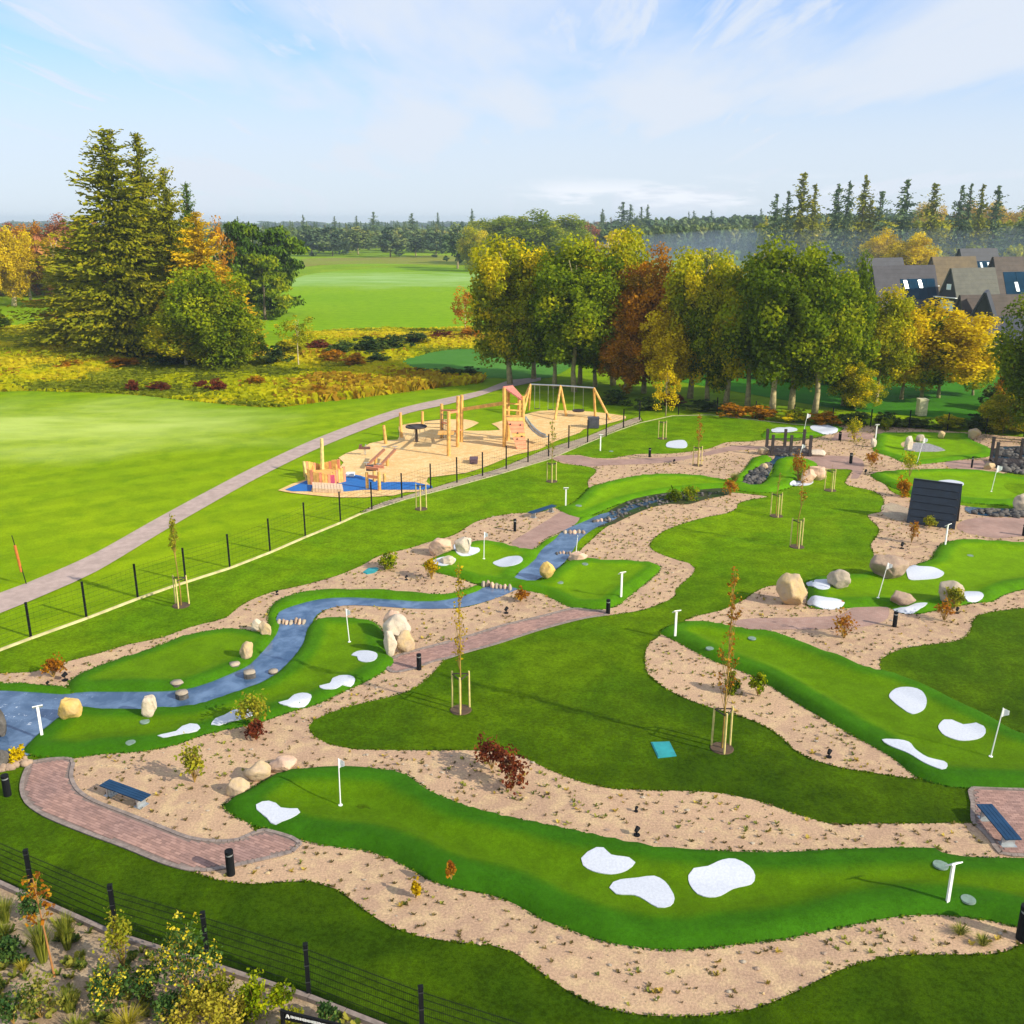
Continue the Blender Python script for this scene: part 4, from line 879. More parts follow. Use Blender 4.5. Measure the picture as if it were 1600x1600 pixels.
L_TUFT = leafmat('bed_plant_brown', (.10,.075,.03), (.19,.14,.05), (.28,.22,.07))
L_TUFTG = leafmat('bed_plant_green', (.10,.13,.02), (.22,.24,.04), (.38,.36,.06))
def sapling(x, yb, ytree, stakes, ystake, label, leaf, seed, crown=(.5, .55), nleaf=120, branches=10, upright=.8):
    b = G(x, yb - 5 if yb > 1000 else yb-2); s = pxm(b); rng = np.random.default_rng(seed)
    root = empty('staked_tree', b, label, 'young tree', 'young trees held by three wooden stakes')
    hs = topz(b, ystake) - b.z; R = .38
    for k in range(3):
        a = math.radians(-90 + 120*k); mb = MB(); q = Vector((math.cos(a)*R, math.sin(a)*R, 0)); 
        mb.tube(q + Vector((0,0,-.05)), q*.97 + Vector((0, 0, hs)), .036, .036, 8); mb.build('stake', m_stake, root)
    mb = MB()
    for k in range(3):
        a, c = math.radians(-90+120*k), math.radians(-90+120*(k+1)); mb.beam((math.cos(a)*R, math.sin(a)*R, hs*.93), (math.cos(c)*R, math.sin(c)*R, hs*.93), .012, .05)
    mb.build('tie', m_dark, root)
    mb = MB(); mb.tube((0,0,-.01), (0,0,.02), .42, .40, 16); mb.build('planting_hole', simple('bare_soil', (.09,.055,.03), .95), root)
    if ytree is None: 
        mb = MB(); mb.tube((0,0,0), (0,0,hs*1.25), .02, .008, 6); mb.build('trunk', m_twig, root); return root
    H = topz(b, ytree) - b.z; mb = MB(); P = [Vector((0,0,0))]
    for i in range(1, 7): P.append(Vector((rng.normal()*.03, rng.normal()*.03, H*i/6)))
    mb.path(P, [.032*(1-i/7.0)+.004 for i in range(7)], 6); mb.build('trunk', m_twig, root)
    mb = MB(); C = []
    z0 = H*crown[0]; w = H*crown[1]*.5
    for i in range(branches):
        z = z0 + (H-z0)*(i/branches)**1.2*.95; a = rng.uniform(0, 6.28); L = w*(1.05-(z-z0)/(H-z0)*.75)*rng.uniform(.7, 1.1)
        d = Vector((math.cos(a)*(1-upright*.75), math.sin(a)*(1-upright*.75), upright+.25)).normalized(); p0 = Vector((0, 0, z)); p1 = p0 + d*L*.6; p2 = p1 + (d+Vector((0,0,.3))).normalized()*L*.7
        mb.path([p0, p1, p2], [.012, .008, .003], 4)
        for t in range(3):
            q = p0.lerp(p2, rng.uniform(.3, .9)); dd = Vector((rng.normal(), rng.normal(), 1.1)).normalized()*L*.3; mb.tube(q, q+dd, .005, .002, 3, False)
            C += [q + dd*rng.uniform(.2, 1.1) + Vector(rng.normal(size=3)*.05) for _ in range(max(1, nleaf//(branches*3)))]
    mb.build('branches', m_twig, root)
    C = np.array([c[:] for c in C]); me = leafcards(rng, C, .085, rng.random(len(C)), asp=.6); mobj('crown', me, leaf, root, kind='stuff')
    return root
sapling(720,1114,880,None,1052,'young tree with thin golden twigs on the big lawn right of the brick path',L_GOLD,1,(.25,.30),300,22,.95)
sapling(1128,1174,893,None,1107,'many-stemmed young tree with rusty upper twigs on the lawn by the turquoise hatch',L_RUST,2,(.22,.42),420,26,.95)
sapling(283,948,810,None,901,'young tree with a sparse golden crown by the long boundary fence',L_YG,3,(.55,.30),420,22,.9)
sapling(658,797,None,None,757,'stakes with bare sapling on the lawn beside the blue playground surface',L_YG,4)
sapling(862,754,655,None,723,'young green-leaved tree at the lawn corner between playground and gravel',L_MID,5,(.4,.30),200,14,.7)
sapling(1035,687,None,None,658,'stakes with bare sapling at the far end of the top lawn',L_YG,6)
sapling(1090,729,648,None,698,'young tree with faded rusty leaves at the lower edge of top lawn',L_RUST,7,(.4,.35),260,14,.7)
sapling(1213,808,738,None,771,'stakes with thin sapling, left of the pair on the middle lawn',L_YG,8,(.6,.2),30,8,.8)
sapling(1245,856,727,None,811,'stakes with a tall sapling, nearer of the pair on the middle lawn',L_RUST,9,(.45,.3),160,12,.85)
sapling(1297,768,None,None,734,'stakes with bare sapling beside the pink boulders',L_YG,10)
sapling(1540,1018,None,None,1018,'x',L_YG,11) if False else None

# ------------------------------------------------------------------ shrubs on the beds
def shrub(x, yb, yt, wpx, label, leaf, seed, kind='leafy', dens=1.0, cat='shrub', lsize=.10, extra=None):
    b = G(x, yb); s = pxm(b); H = max(.12, topz(b, yt)-b.z); R = wpx*s/2; rng = np.random.default_rng(seed)
    root = empty({'grass': 'grass_clump', 'twiggy': 'bare_shrub'}.get(kind, 'shrub'), b, label, cat)
    if kind == 'grass':
        n = int(330*dens); a = rng.uniform(0, 6.28, n); r = rng.random(n)**.7; L = H*rng.uniform(.6, 1.1, n)
        base = np.stack([np.cos(a)*r*R*.3, np.sin(a)*r*R*.3, np.zeros(n)], 1); tip = np.stack([np.cos(a)*r*R*1.45, np.sin(a)*r*R*1.45, L], 1)
        mid = base*.62+tip*.38; mid[:, 2] = L*.70; side = unit(np.stack([-np.sin(a), np.cos(a), np.zeros(n)], 1)); wd = max(.007, R*.016)
        V = []; F = []
        for i in range(n):
            k = len(V); V += [base[i]-side[i]*wd, base[i]+side[i]*wd, mid[i]+side[i]*wd, mid[i]-side[i]*wd, tip[i]]; F += [(k, k+1, k+2, k+3), (k+3, k+2, k+4)]
        me = mesh('blades', V, F); t = me.attributes.new('tone', 'FLOAT', 'FACE'); t.data.foreach_set('value', np.repeat(rng.random(n), 2).astype(np.float32))
        mobj('blades', me, leaf, root, kind='stuff')
    else:
        mb = MB(); nb = 14 if kind == 'leafy' else 22; C = []; tips = []
        for i in range(nb):
            a = rng.uniform(0, 6.28); rr = R*rng.uniform(.3, 1.0); zz = H*math.sqrt(max(.05, 1-(rr/R)**2*.7))*rng.uniform(.7, 1.05)
            p = Vector((math.cos(a)*rr, math.sin(a)*rr, zz)); m = Vector((p.x*.4, p.y*.4, zz*.55)); mb.path([Vector((0,0,0)), m, p], [.012*max(1, H), .008, .003], 4)
            for t in range(3):
                q = m.lerp(p, rng.uniform(.1, .9)); e = q + Vector((rng.normal()*R*.25, rng.normal()*R*.25, abs(rng.normal())*H*.22)); mb.tube(q, e, .005, .002, 3, False); tips.append(e)
            tips.append(p)
        mb.build('stems', m_twig, root)
        per = int((12 if kind == 'leafy' else 5)*dens)
        for q in tips:
            for _ in range(per): C.append([q.x+rng.normal()*R*.16, q.y+rng.normal()*R*.16, max(.02, q.z+rng.normal()*H*.10)])
        if kind == 'leafy' and dens >= 1:
            nn = int(120*dens); dd = unit(rng.normal(size=(nn, 3))); dd[:, 2] = np.abs(dd[:, 2]); C += (dd*np.array([R*.75, R*.75, H*.8])*rng.random((nn, 1))**.4).tolist()
        C = np.array(C); T = rng.random(len(C))*.6 + .4*(.5+.5*np.sin(C[:, 0]*9+C[:, 2]*7))
        mobj('leaves', leafcards(rng, C, lsize, T, asp=.65), leaf, root, kind='stuff')
        if extra is not None:
            fl, nf = extra; top = C[C[:, 2] > H*.4]; idx = rng.integers(0, len(top), nf); cc = top[idx] + np.array([0, 0, .05])
            CC = np.concatenate([cc + rng.normal(size=cc.shape)*.05 for _ in range(5)]); mobj('flowers', leafcards(rng, CC, lsize*.9, rng.random(len(CC))), fl, root, kind='stuff')
    return root
SH = [
 (768,1203,1164,44,'dark red shrub, taller left clump on the gravel behind nearest green',L_RED,60,'leafy',.9),
 (801,1232,1187,46,'dark red shrub, right clump beside taller dark red one on the gravel',L_RED,61,'leafy',.9),
 (398,1135,1094,46,'shrub with fresh yellow-green leaves at the bottom edge of the streamside green',L_YG,62,'leafy',.9),
 (400,1153,1132,26,'low reddish twiggy plant below the yellow-green shrub',L_RED,63,'twiggy',1.0),
 (304,1222,1172,34,'feathery golden shrub on the gravel behind the blue bench',L_YG,64,'twiggy',.9),
 (607,889,868,26,'rounded green shrub at the lawn edge above the stream',L_MID,65,'leafy',1.0),
 (84,1058,1032,28,'russet twiggy plant on the gravel above the pool',L_RUST,66,'twiggy',1.2),
 (1142,1084,1060,20,'dark green shrub, left of two on the gravel tongue',L_GREEN,67,'leafy',1.2),
 (1184,1087,1058,24,'loose green shrub, right of two on the gravel tongue',L_MID,68,'leafy',.8),
 (1319,997,963,34,'bare reddish shrub at the front edge of the brick path on the right',L_RUST,69,'twiggy',.6),
 (1475,970,942,28,'thin bare shrub in front of the mossy boulder',L_RUST,70,'twiggy',.5),
 (1490,946,922,30,'yellow-green bush growing against the mossy boulder',L_YG,71,'leafy',1.0),
 (1413,776,753,22,'orange bush left of the dark hut',L_ORANGE,72,'leafy',1.2),
 (1421,745,712,26,'small tree with fan-shaped yellow-green crown above the hut',L_MIXY,73,'leafy',.8),
 (1427,806,790,16,'bright green plant at the lower left corner of the hut',L_YG,74,'leafy',.8),
 (1438,815,799,16,'bright plant between two others in front of the hut wall',L_YG,75,'leafy',.8),
 (1452,824,810,18,'bright green plant nearest the front edge of the hut',L_YG,76,'leafy',.8),
 (1424,848,818,18,'thin brown upright shrub on the gravel below the hut',L_RUST,77,'twiggy',.5),
 (1362,728,708,22,'orange-leaved shrub by the bend of the upper path',L_RUST,78,'leafy',.7),
 (1053,783,768,24,'dark green waterside plant, left one on the pebbly stream bed',L_GREEN,79,'leafy',1.0),
 (1081,782,764,28,'larger green waterside plant, right one on the pebbly stream bed',L_MID,80,'leafy',1.0),
 (1140,774,752,26,'reddish shrub at the head of the pebbly stream bed',L_RUST,81,'twiggy',.8),
 (1247,752,716,22,'rusty shrub in front of the bridge by the pink boulders',L_RUST,82,'twiggy',1.4),
 (1148,752,740,20,'yellowish grass tuft left of the cascade stones',L_GRASS,83,'grass',1.0),
 (674,905,876,22,'thin rusty shrub in the gravel at the left tip of the small green',L_GOLD,84,'twiggy',.8),
 (813,940,925,20,'low russet plant below the turf crossing of the stream',L_RUST,85,'twiggy',.8),
 (705,1374,1352,12,'thin bare sapling, right one on the gravel under the nearest green',L_RUST,86,'twiggy',.4),
 (650,1403,1380,12,'thin bare sapling, left one on the gravel under the nearest green',L_GOLD,87,'twiggy',.4),
 (1404,1462,1440,5,'tiny plant',L_GOLD,88,'twiggy',.4) if False else None,
 (28,1192,1174,22,'yellow leafy plant by the stones at the pool shore',L_YEL,89,'leafy',.8),
 (1500,1459,1448,30,'yellowish low plant cluster, left one at the right end of the lowest gravel bed',L_TUFTG,90,'grass',.5),
 (1535,1476,1464,30,'yellowish low plant cluster, right one at the right end of lowest gravel bed',L_TUFTG,91,'grass',.5),
 (1335,690,660,30,'yellow-green bush at the back edge of the upper gravel bed',L_MIXY,92,'leafy',1.0),
 (1385,672,655,18,'small green bush behind the upper right green',L_MID,93,'leafy',1.0),
]
for a in SH:
    if a: shrub(*a[:7], kind=a[7], dens=a[8])

# ------------------------------------------------------------------ ground-cover plants set out in rows on the beds (nobody could count them)
def tufts(name, n, leaf, seed, size, poly=None, holes=(), hmul=1.0, ztop=.075, clump=None):
    rng = np.random.default_rng(seed); C = []; tries = 0
    A = [np.array([(p.x, p.y) for p in L]) for L, z in BEDS] if poly is None else [np.array([(W(x, y).x, W(x, y).y) for x, y in poly])]
    area = np.array([np.prod(a.max(0)-a.min(0)) for a in A]); w = area/area.sum()
    P = []
    for a, k in zip(A, w):
        m = int(n*k*3); X = rng.uniform(a[:, 0].min(), a[:, 0].max(), m); Y = rng.uniform(a[:, 1].min(), a[:, 1].max(), m)
        g = inside_np(X, Y, a)
        P.append(np.stack([X[g], Y[g]], 1))
    P = np.concatenate(P); rng.shuffle(P)
    keep = np.ones(len(P), bool)
    for g in GREENS: keep &= ~inside_np(P[:, 0], P[:, 1], g['L'])
    for nm in ('brick_path', 'water', 'stream_bed', 'pond', 'footway'):
        for L in POLYS.get(nm, []): keep &= ~inside_np(P[:, 0], P[:, 1], np.array(L))
    P = P[keep]
    if clump:    # plants come in drifts of one kind
        q = np.array([noise.noise(Vector((p[0]*clump, p[1]*clump, seed*3.1))) for p in P]); P = P[q > .02]
    P = P[:n]; k = len(P)
    nb = 7; a = rng.uniform(0, 6.28, (k, nb)); L = size*rng.uniform(.6, 1.3, (k, 1))*rng.uniform(.7, 1.2, (k, nb))
    base = np.repeat(np.concatenate([P, np.full((k, 1), ztop)], 1)[:, None], nb, 1).reshape(-1, 3); a = a.ravel(); L = L.ravel()
    dirv = unit(np.stack([np.cos(a), np.sin(a), rng.uniform(.5, 1.6, k*nb)*hmul], 1)); C = base + dirv*L[:, None]*.5; side = unit(np.stack([-np.sin(a), np.cos(a), np.zeros(k*nb)], 1))
    me = tone_mesh(name, C, side*(L*.22)[:, None], dirv*(L*.5)[:, None], np.repeat(rng.random(k), nb)*.7+.3*rng.random(k*nb))
    return mobj(name, me, leaf, kind='stuff')
tufts('bed_plants', 5200, L_TUFT, 21, .075, clump=None, hmul=.7)
tufts('bed_plants', 4000, L_TUFTG, 22, .085, clump=.35, hmul=.7)
tufts('bed_plants', 1200, leafmat('bed_plant_gold', (.35,.25,.04), (.5,.36,.06), (.6,.48,.1)), 23, .10, clump=.5, hmul=.7)

# ------------------------------------------------------------------ fences
m_gdk = simple('dark_clamp', (.022,.024,.026), .6)
def fence(label, base, hts, name='mesh_fence', vstep=.05, wires=(.08,.30,.52,.74,.96,1.18,1.36), pr=.052, wr=.006, zg=.06, vr=.0025):
    P = [W(x, y, zg) for x, y in base]; root = empty(name, P[len(P)//2], label, 'fence'); o = P[len(P)//2]
    for i, p in enumerate(P):
        mb = MB(); q = p-o; h = hts[i]
        mb.box((q.x, q.y, h/2-.1), (pr*2, pr*2, h+.2), rz=.2); mb.box((q.x, q.y, h+.01), (pr*2.3, pr*2.3, .03), rz=.2)
        post = mb.build('post', m_black, root)
        for f in (.30, .62, .93): mb = MB(); mb.box((q.x, q.y-.01, h*f), (pr*2.3, pr*2.3, .02), rz=.2); mb.build('clamp', m_gdk, post)
    for i in range(len(P)-1):
        a, b = P[i]-o, P[i+1]-o; d = b-a; L = d.length; h = min(hts[i], hts[i+1])-.06; mb = MB()
        for f in wires:
            z = f/1.44*h
            for k in (-1, 1): mb.tube(a+Vector((0, 0, z)) , b+Vector((0, 0, z)), wr, wr, 4, False) if k == 1 else mb.tube(a+Vector((0, .02, z)), b+Vector((0, .02, z)), wr, wr, 4, False)
        m = int(L/vstep)
        for k in range(1, m):
            q = a+d*(k/m); mb.tube(q+Vector((0, 0, .05)), q+Vector((0, 0, h)), vr, vr, 3, False)
        mb.build('mesh_panel', m_black, root)
    return root
NB = [(-75,1344),(52,1401),(182,1459),(325,1504),(483,1556),(660,1626),(862,1694)]
fence('black wire mesh fence along the bottom left corner of the course', NB, [1.5]*len(NB))
FB = [(-40,1026),(48,993),(135,963),(215,931),(290,906),(359,885),(422,860),(477,835.5),(532,813.5),(581,795.5),(628,778),(673,763),(714,754),(754,743.5),(791,732.5),(825,722),(857,713),(888.5,700),(918,691.5),(947,682),(974,668.5),(999,656)]
FT = [972,942,910,882,857,835.5,811,786,769,754,740,725,715,707,697,686,679,665,657,646,640,627]
hts = []
for (x, y), t in zip(FB[1:], FT[1:] if len(FT) == len(FB) else FT): hts.append(topz(W(x, y, .06), t)-.06)
hts = [hts[0]] + hts; hts = [min(2.0, max(1.35, h)) for h in hts]
fence('long black post and mesh fence between the course and playground', FB, hts, vstep=.25, pr=.045, wr=.003)
EB = [(1060,647),(1120,647),(1180,653),(1240,659),(1300,664),(1360,667),(1420,669),(1480,673),(1540,677),(1600,681),(1670,688)]
fence('dark mesh fence along the back edge of the course before the tree row', EB, [1.6]*len(EB), vstep=.4, pr=.04, wr=.003)
m_edge2 = simple('weathered_edging', (.40,.36,.22), .9, .3, 2)
def edging(name, pts, label, w=.10, h=.12, mat=m_edge, cat='edging', seg=2.4, z=.06):
    root = empty(name, W(*pts[len(pts)//2]), label, cat); o = root.location.copy()
    P = [W(x, y, z) for x, y in pts]
    for a, b in zip(P, P[1:]):
        n = max(1, int((b-a).length/seg))
        for i in range(n):
            mb = MB(); p, q = a.lerp(b, i/n), a.lerp(b, (i+1)/n); d = (q-p).normalized()*.01; mb.beam(p+d-o+Vector((0, 0, h/2-.02)), q-d-o+Vector((0, 0, h/2-.02)), w, h); mb.build('board', mat, root)
edging('timber_edging', [(-40,1032),(48,999),(137,967),(215,937),(267,918.5),(359,889),(422,864.5),(477,840.5),(532,818),(563,804)], 'pale timber edging board along the foot of long fence')
edging('timber_edging', [(563,804),(580,798),(634,780.5),(700,763.5),(781,741),(858,718),(912,695),(960,675),(1000,661),(1050,650),(1110,648.5),(1180,656.5),(1240,663),(1320,669)], 'thin pale edging between lawn and gravel strip below the playground', w=.07, h=.07, mat=m_edge2)
edging('concrete_kerb', [(-75,1350),(52,1406.5),(182,1464.5),(325,1510),(483,1562),(660,1632),(862,1700)], 'grey concrete kerb under the mesh fence in the bottom left corner', w=.13, h=.14, mat=m_kerb, seg=1.0)

# ------------------------------------------------------------------ dark hut
def hut():
    zb = .07; BL, BR = W(1419,817,zb), W(1489,827,zb); d = BR-BL; L = d.length; x = d.normalized(); y = Vector((-x.y, x.x, 0))
    BR2 = W(1508,812,zb); depth = 1.9
    root = empty('dark_hut', (BL+BR)/2 + y*depth/2, 'dark navy A-frame hut with brown gable beside the gravel path', 'hut', None, math.atan2(x.y, x.x))
    H = at_depth(1504, 758, ((BR+y*depth/2).y)).z - zb; H = max(1.9, min(3.2, H)); hd = depth/2
    def slab(sgn, name):
        n = 6
        for i in range(n):       # each cladding board of the roof is a piece
            t0, t1 = i/n, (i+1)/n-.006
            def pt(t, u, off): return Vector(((u-.5)*(L+.12), sgn*(hd*(1-t)) + sgn*off*.9, H*t + off*.4))
            mb = MB(); V = [pt(t0, 0, .0), pt(t0, 1, .0), pt(t1, 1, .0), pt(t1, 0, .0), pt(t0, 0, .07), pt(t0, 1, .07), pt(t1, 1, .04), pt(t1, 0, .04)]
            mb.add(V, [(0,1,2,3), (4,7,6,5), (0,4,5,1), (1,5,6,2), (2,6,7,3), (3,7,4,0)]); mb.build('roof_panel', m_slate, root)
    slab(-1, 'front'); slab(1, 'back')
    for s in (-1, 1):
        mb = MB(); xx = s*(L/2-.06); V = [(xx, -hd+.02, 0), (xx, hd-.02, 0), (xx, 0, H-.02), (xx-.05*s, -hd+.02, 0), (xx-.05*s, hd-.02, 0), (xx-.05*s, 0, H-.02)]
        mb.add(V, [(0,1,2), (3,5,4), (0,3,4,1), (1,4,5,2), (2,5,3,0)]); mb.build('gable', m_brown, root)
        for q in (-1, 1):
            mb = MB(); mb.beam((s*(L/2+.05), q*(hd+.03), 0), (s*(L/2+.05), 0, H+.06), .10, .09); mb.build('barge_board', m_slate, root)
    mb = MB(); mb.box((0, 0, H+.05), (L+.16, .14, .05)); mb.build('ridge_cap', m_slate, root)
hut()
# ------------------------------------------------------------------ timber bridges
def bridge(label, x0, x1, yb, yt, cols, depth, yb2=None):
    A, B = W(x0, yb, .08), W(x1, yb2 or yb, .08); c = (A+B)/2; d = B-A; L = d.length; rz = math.atan2(d.y, d.x); root = empty('timber_bridge', (c.x, c.y, .08), label, 'bridge', None, rz)
    h = topz(c, yt)-.08; h = min(h, 1.9); deck = .25
    n = int(L/.2)
    for i in range(n):
        mb = MB(); mb.box((-L/2+(i+.5)*L/n, depth/2, deck), (L/n-.02, depth, .05)); mb.build('plank', m_dark, root)
    for yy in (0, depth):
        for u in cols:
            mb = MB(); mb.box((-L/2+u*L, yy, h/2-.05), (.21, .21, h+.1)); mb.build('post', m_dark, root)
        for z in (.50, .86):
            mb = MB(); mb.box((0, yy-.07, h*z-.03), (L, .04, .05)); mb.build('rail', m_dark, root)
        mb = MB(); mb.box((0, yy, deck-.1), (L, .12, .2)); mb.build('beam', m_dark, root)
bridge('dark timber footbridge with posts and rails over the cascade', 1204, 1268, 712, 680, (0.03,.48,.95), 2.3, 713)
bridge('dark timber footbridge over the pond cut off by the right edge', 1552, 1690, 729, 693, (.02,.36,.7), 2.0, 738)

L_GT = leafmat('garden_mix', (.06,.11,.02), (.20,.22,.03), (.40,.36,.06))
tufts('garden_plants', 520, L_GT, 31, .17, poly=[(-60,1400),(52,1412),(182,1470),(325,1516),(483,1570),(640,1636),(560,1700),(-60,1700)], ztop=.05, clump=.9)

# grass blades leaning over the edges of beds and paths, and ragged pile at the foot of the greens
def edge_blades(name, loops, leaf, seed, step, h, skip_green=True, off=(-.03, .05), z0=.06):
    rng = np.random.default_rng(seed); Q = []; Nn = []
    for L in loops:
        L = np.array([(p[0], p[1]) for p in L]); A_ = L; B_ = np.roll(L, -1, 0)
        for a, b in zip(A_, B_):
            l = float(np.hypot(*(b-a)))
            if l < 1e-6 or a[1] > 95: continue
            k = rng.poisson(l/(step*(1+max(0, a[1]-30)*.03)))
            for t in rng.random(k): n_ = np.array([b[1]-a[1], a[0]-b[0]])/l; Q.append(a+(b-a)*t+n_*rng.uniform(*off)); Nn.append(n_)
    Q = np.array(Q); keep = np.ones(len(Q), bool)
    if skip_green:
        for g in GREENS: keep &= ~inside_np(Q[:, 0], Q[:, 1], g['L'])
    for nm in ('brick_path', 'water', 'stream_bed', 'pond'):
        for L in POLYS.get(nm, []): keep &= ~inside_np(Q[:, 0], Q[:, 1], np.array(L))
    if skip_green:
        cnt = np.zeros(len(Q), int)
        for L, z in BEDS:
            LL = np.array([(p.x, p.y) for p in L]); i_ = inside_np(Q[:, 0], Q[:, 1], LL); i_ &= dist_np(Q[:, 0], Q[:, 1], LL) > .12; keep &= ~i_
    Q = Q[keep]; k = len(Q); a = rng.uniform(0, 6.28, k); hh = h*rng.uniform(.5, 1.4, k)
    C_ = np.stack([Q[:, 0], Q[:, 1], z0+hh*.5], 1); up = np.stack([rng.normal(size=k)*.35, rng.normal(size=k)*.35, np.ones(k)], 1)*(hh*.5)[:, None]; side = np.stack([np.cos(a), np.sin(a), np.zeros(k)], 1)*(hh*rng.uniform(.35, .8, k))[:, None]
    return mobj(name, tone_mesh(name, C_, side, up, rng.random(k)), leaf, kind='stuff')
L_EDGE = leafmat('lawn_edge_blades', (.05,.085,.002), (.09,.15,.003), (.16,.22,.006), trans=.3)
edge_blades('lawn_edge_grass', [L for L, z in BEDS] + POLYS['gravel_strip'], L_EDGE, 41, .04, .05)
L_PILE = leafmat('turf_pile', (.03,.09,.003), (.06,.16,.004), (.13,.20,.008), trans=.2)
edge_blades('turf_pile', [g['L'] for g in GREENS], L_PILE, 42, .03, .05, False, (-.05, .04))

# ================================================================== TREES
def tree_mesh_broad(seed, nblob=64, nleaf=110, leaf=.085, shape=(1, 1, 1), core=True):
    """crown of unit radius round the origin, made of clumps of leaf cards"""
    rng = np.random.default_rng(seed); d = unit(rng.normal(size=(nblob, 3))); d[:, 2] *= .95
    lump = 1+.20*np.sin(d[:, 0]*4+seed)*np.cos(d[:, 2]*3.3+seed*2)+.14*np.sin(d[:, 1]*6+seed*3); r = rng.uniform(.40, .90, nblob)*lump; c = d*r[:, None]; rb = rng.uniform(.13, .32, nblob)
    C = []; O = []; T = []
    for i in range(nblob):
        n = int(nleaf*rb[i]/.27); dd = unit(rng.normal(size=(n, 3))*np.array([1, 1, .8]) + d[i]*.35); rr = rb[i]*rng.uniform(.45, 1.1, n)[:, None]
        C.append(c[i]+dd*rr*np.array([1.1, 1.1, .8])); O.append(dd); T.append(np.clip(rng.normal(.48, .24)+rng.normal(size=n)*.08, 0, 1))
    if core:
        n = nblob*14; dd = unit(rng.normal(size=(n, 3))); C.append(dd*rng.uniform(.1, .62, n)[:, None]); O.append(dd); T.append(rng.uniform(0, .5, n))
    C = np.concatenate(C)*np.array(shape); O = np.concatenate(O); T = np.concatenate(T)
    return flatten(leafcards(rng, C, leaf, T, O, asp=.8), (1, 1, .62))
def flatten(me, f):
    co = np.empty(len(me.vertices)*3, np.float32); me.vertices.foreach_get('co', co); co = co.reshape(-1, 4, 3); m = co.mean(1, keepdims=True); co = m+(co-m)*np.array(f, np.float32); me.vertices.foreach_set('co', co.astype(np.float32).ravel()); me.update(); return me
BROAD = [tree_mesh_broad(s, 150, 175, .056) for s in (1, 2, 3, 4)]
BROAD_S = [tree_mesh_broad(s+20, 34, 55, .13) for s in (1, 2, 3)]
BROAD_T = [tree_mesh_broad(s+40, 16, 30, .24) for s in (1, 2)]
SPARSE = [tree_mesh_broad(s+60, 40, 45, .08, core=False) for s in (1, 2)]
def tree_mesh_spruce(seed, levels=62, per=11, droop=.35, cards=17, power=.66, ragged=.28, size=.0118):
    """unit height; branches drooping with hanging curtains of needles, thinning out to the tip"""
    rng = np.random.default_rng(seed); C = []; U = []; V = []; T = []
    for l in range(levels):
        z = .02 + .975*(l/levels)**.95; R = ((1-z)**power*.97+.02)*(1+ragged*rng.normal()*.35)
        for k in range(max(3, int(per*(1-z*.62)))):
            a = rng.uniform(0, 6.28); L = R*rng.uniform(.55, 1.18)*.235; tn = rng.normal(.38, .10); dz = -droop*L*rng.uniform(.0, 1.2) + (.35*L if z > .7 else 0)
            m = max(4, int(cards*(L/.235)**.6)); sd = rng.normal()*.25
            for tt in np.linspace(.08, 1, m):
                aa = a + sd*tt*.5; p = np.array([math.cos(aa)*L*tt, math.sin(aa)*L*tt, z + dz*tt**1.3 + .14*L*tt**3])
                for q in range(3 if levels > 40 else 2):
                    s = size*(1.15-tt*.5)*rng.uniform(.6, 1.25)*(1.0 if z < .8 else .75)
                    tan = unit(np.array([math.cos(aa), math.sin(aa), dz/L*.8]) + rng.normal(size=3)*.35); side = unit(np.cross(tan, rng.normal(size=3)))
                    lat = np.array([-math.sin(aa), math.cos(aa), 0])*rng.normal()*.16*L*(1-tt*.7)
                    C.append(p + lat + rng.normal(size=3)*.004 + np.array([0, 0, -s*rng.uniform(0, 1.2)])); U.append(tan*s*1.15); V.append(side*s*.42); T.append(tn+.28*tt+rng.normal()*.05)
    C, U, V, T = map(np.array, (C, U, V, T)); return tone_mesh('needles', C, U, V, T)
SPRUCE = [tree_mesh_spruce(1), tree_mesh_spruce(2)]
SPRUCE_S = [tree_mesh_spruce(s+5, 40, 8, .5, 5, .85, .5) for s in (1, 2, 3)]
def rescale(me, f):       # bigger needles for small far trees
    co = np.empty(len(me.vertices)*3, np.float32); me.vertices.foreach_get('co', co); co = co.reshape(-1, 4, 3); m = co.mean(1, keepdims=True); co = m+(co-m)*f; me.vertices.foreach_set('co', co.ravel()); me.update()
for me in SPRUCE_S: rescale(me, 1.5); flatten(me, (.7, .7, 1.2))
for me in SPRUCE: flatten(me, (.62, .62, 1))
def tree_mesh_pine(seed):
    rng = np.random.default_rng(seed); C = []; O = []; T = []
    for i in range(46):
        a = rng.uniform(0, 6.28); z = rng.uniform(-.85, .95); R = math.sqrt(max(.05, 1-z*z))*rng.uniform(.4, 1.0); c = np.array([math.cos(a)*R, math.sin(a)*R, z]); n = 120
        dd = unit(rng.normal(size=(n, 3))); C.append(c+dd*np.array([.33, .33, .12])*rng.uniform(.3, 1, (n, 1))); O.append(dd+np.array([0, 0, .6])); T.append(np.clip(rng.normal(.5, .2)+rng.normal(size=n)*.15, 0, 1))
    return leafcards(rng, np.concatenate(C), .10, np.concatenate(T), np.concatenate(O), asp=.5)
PINE = [tree_mesh_pine(1), tree_mesh_pine(2)]
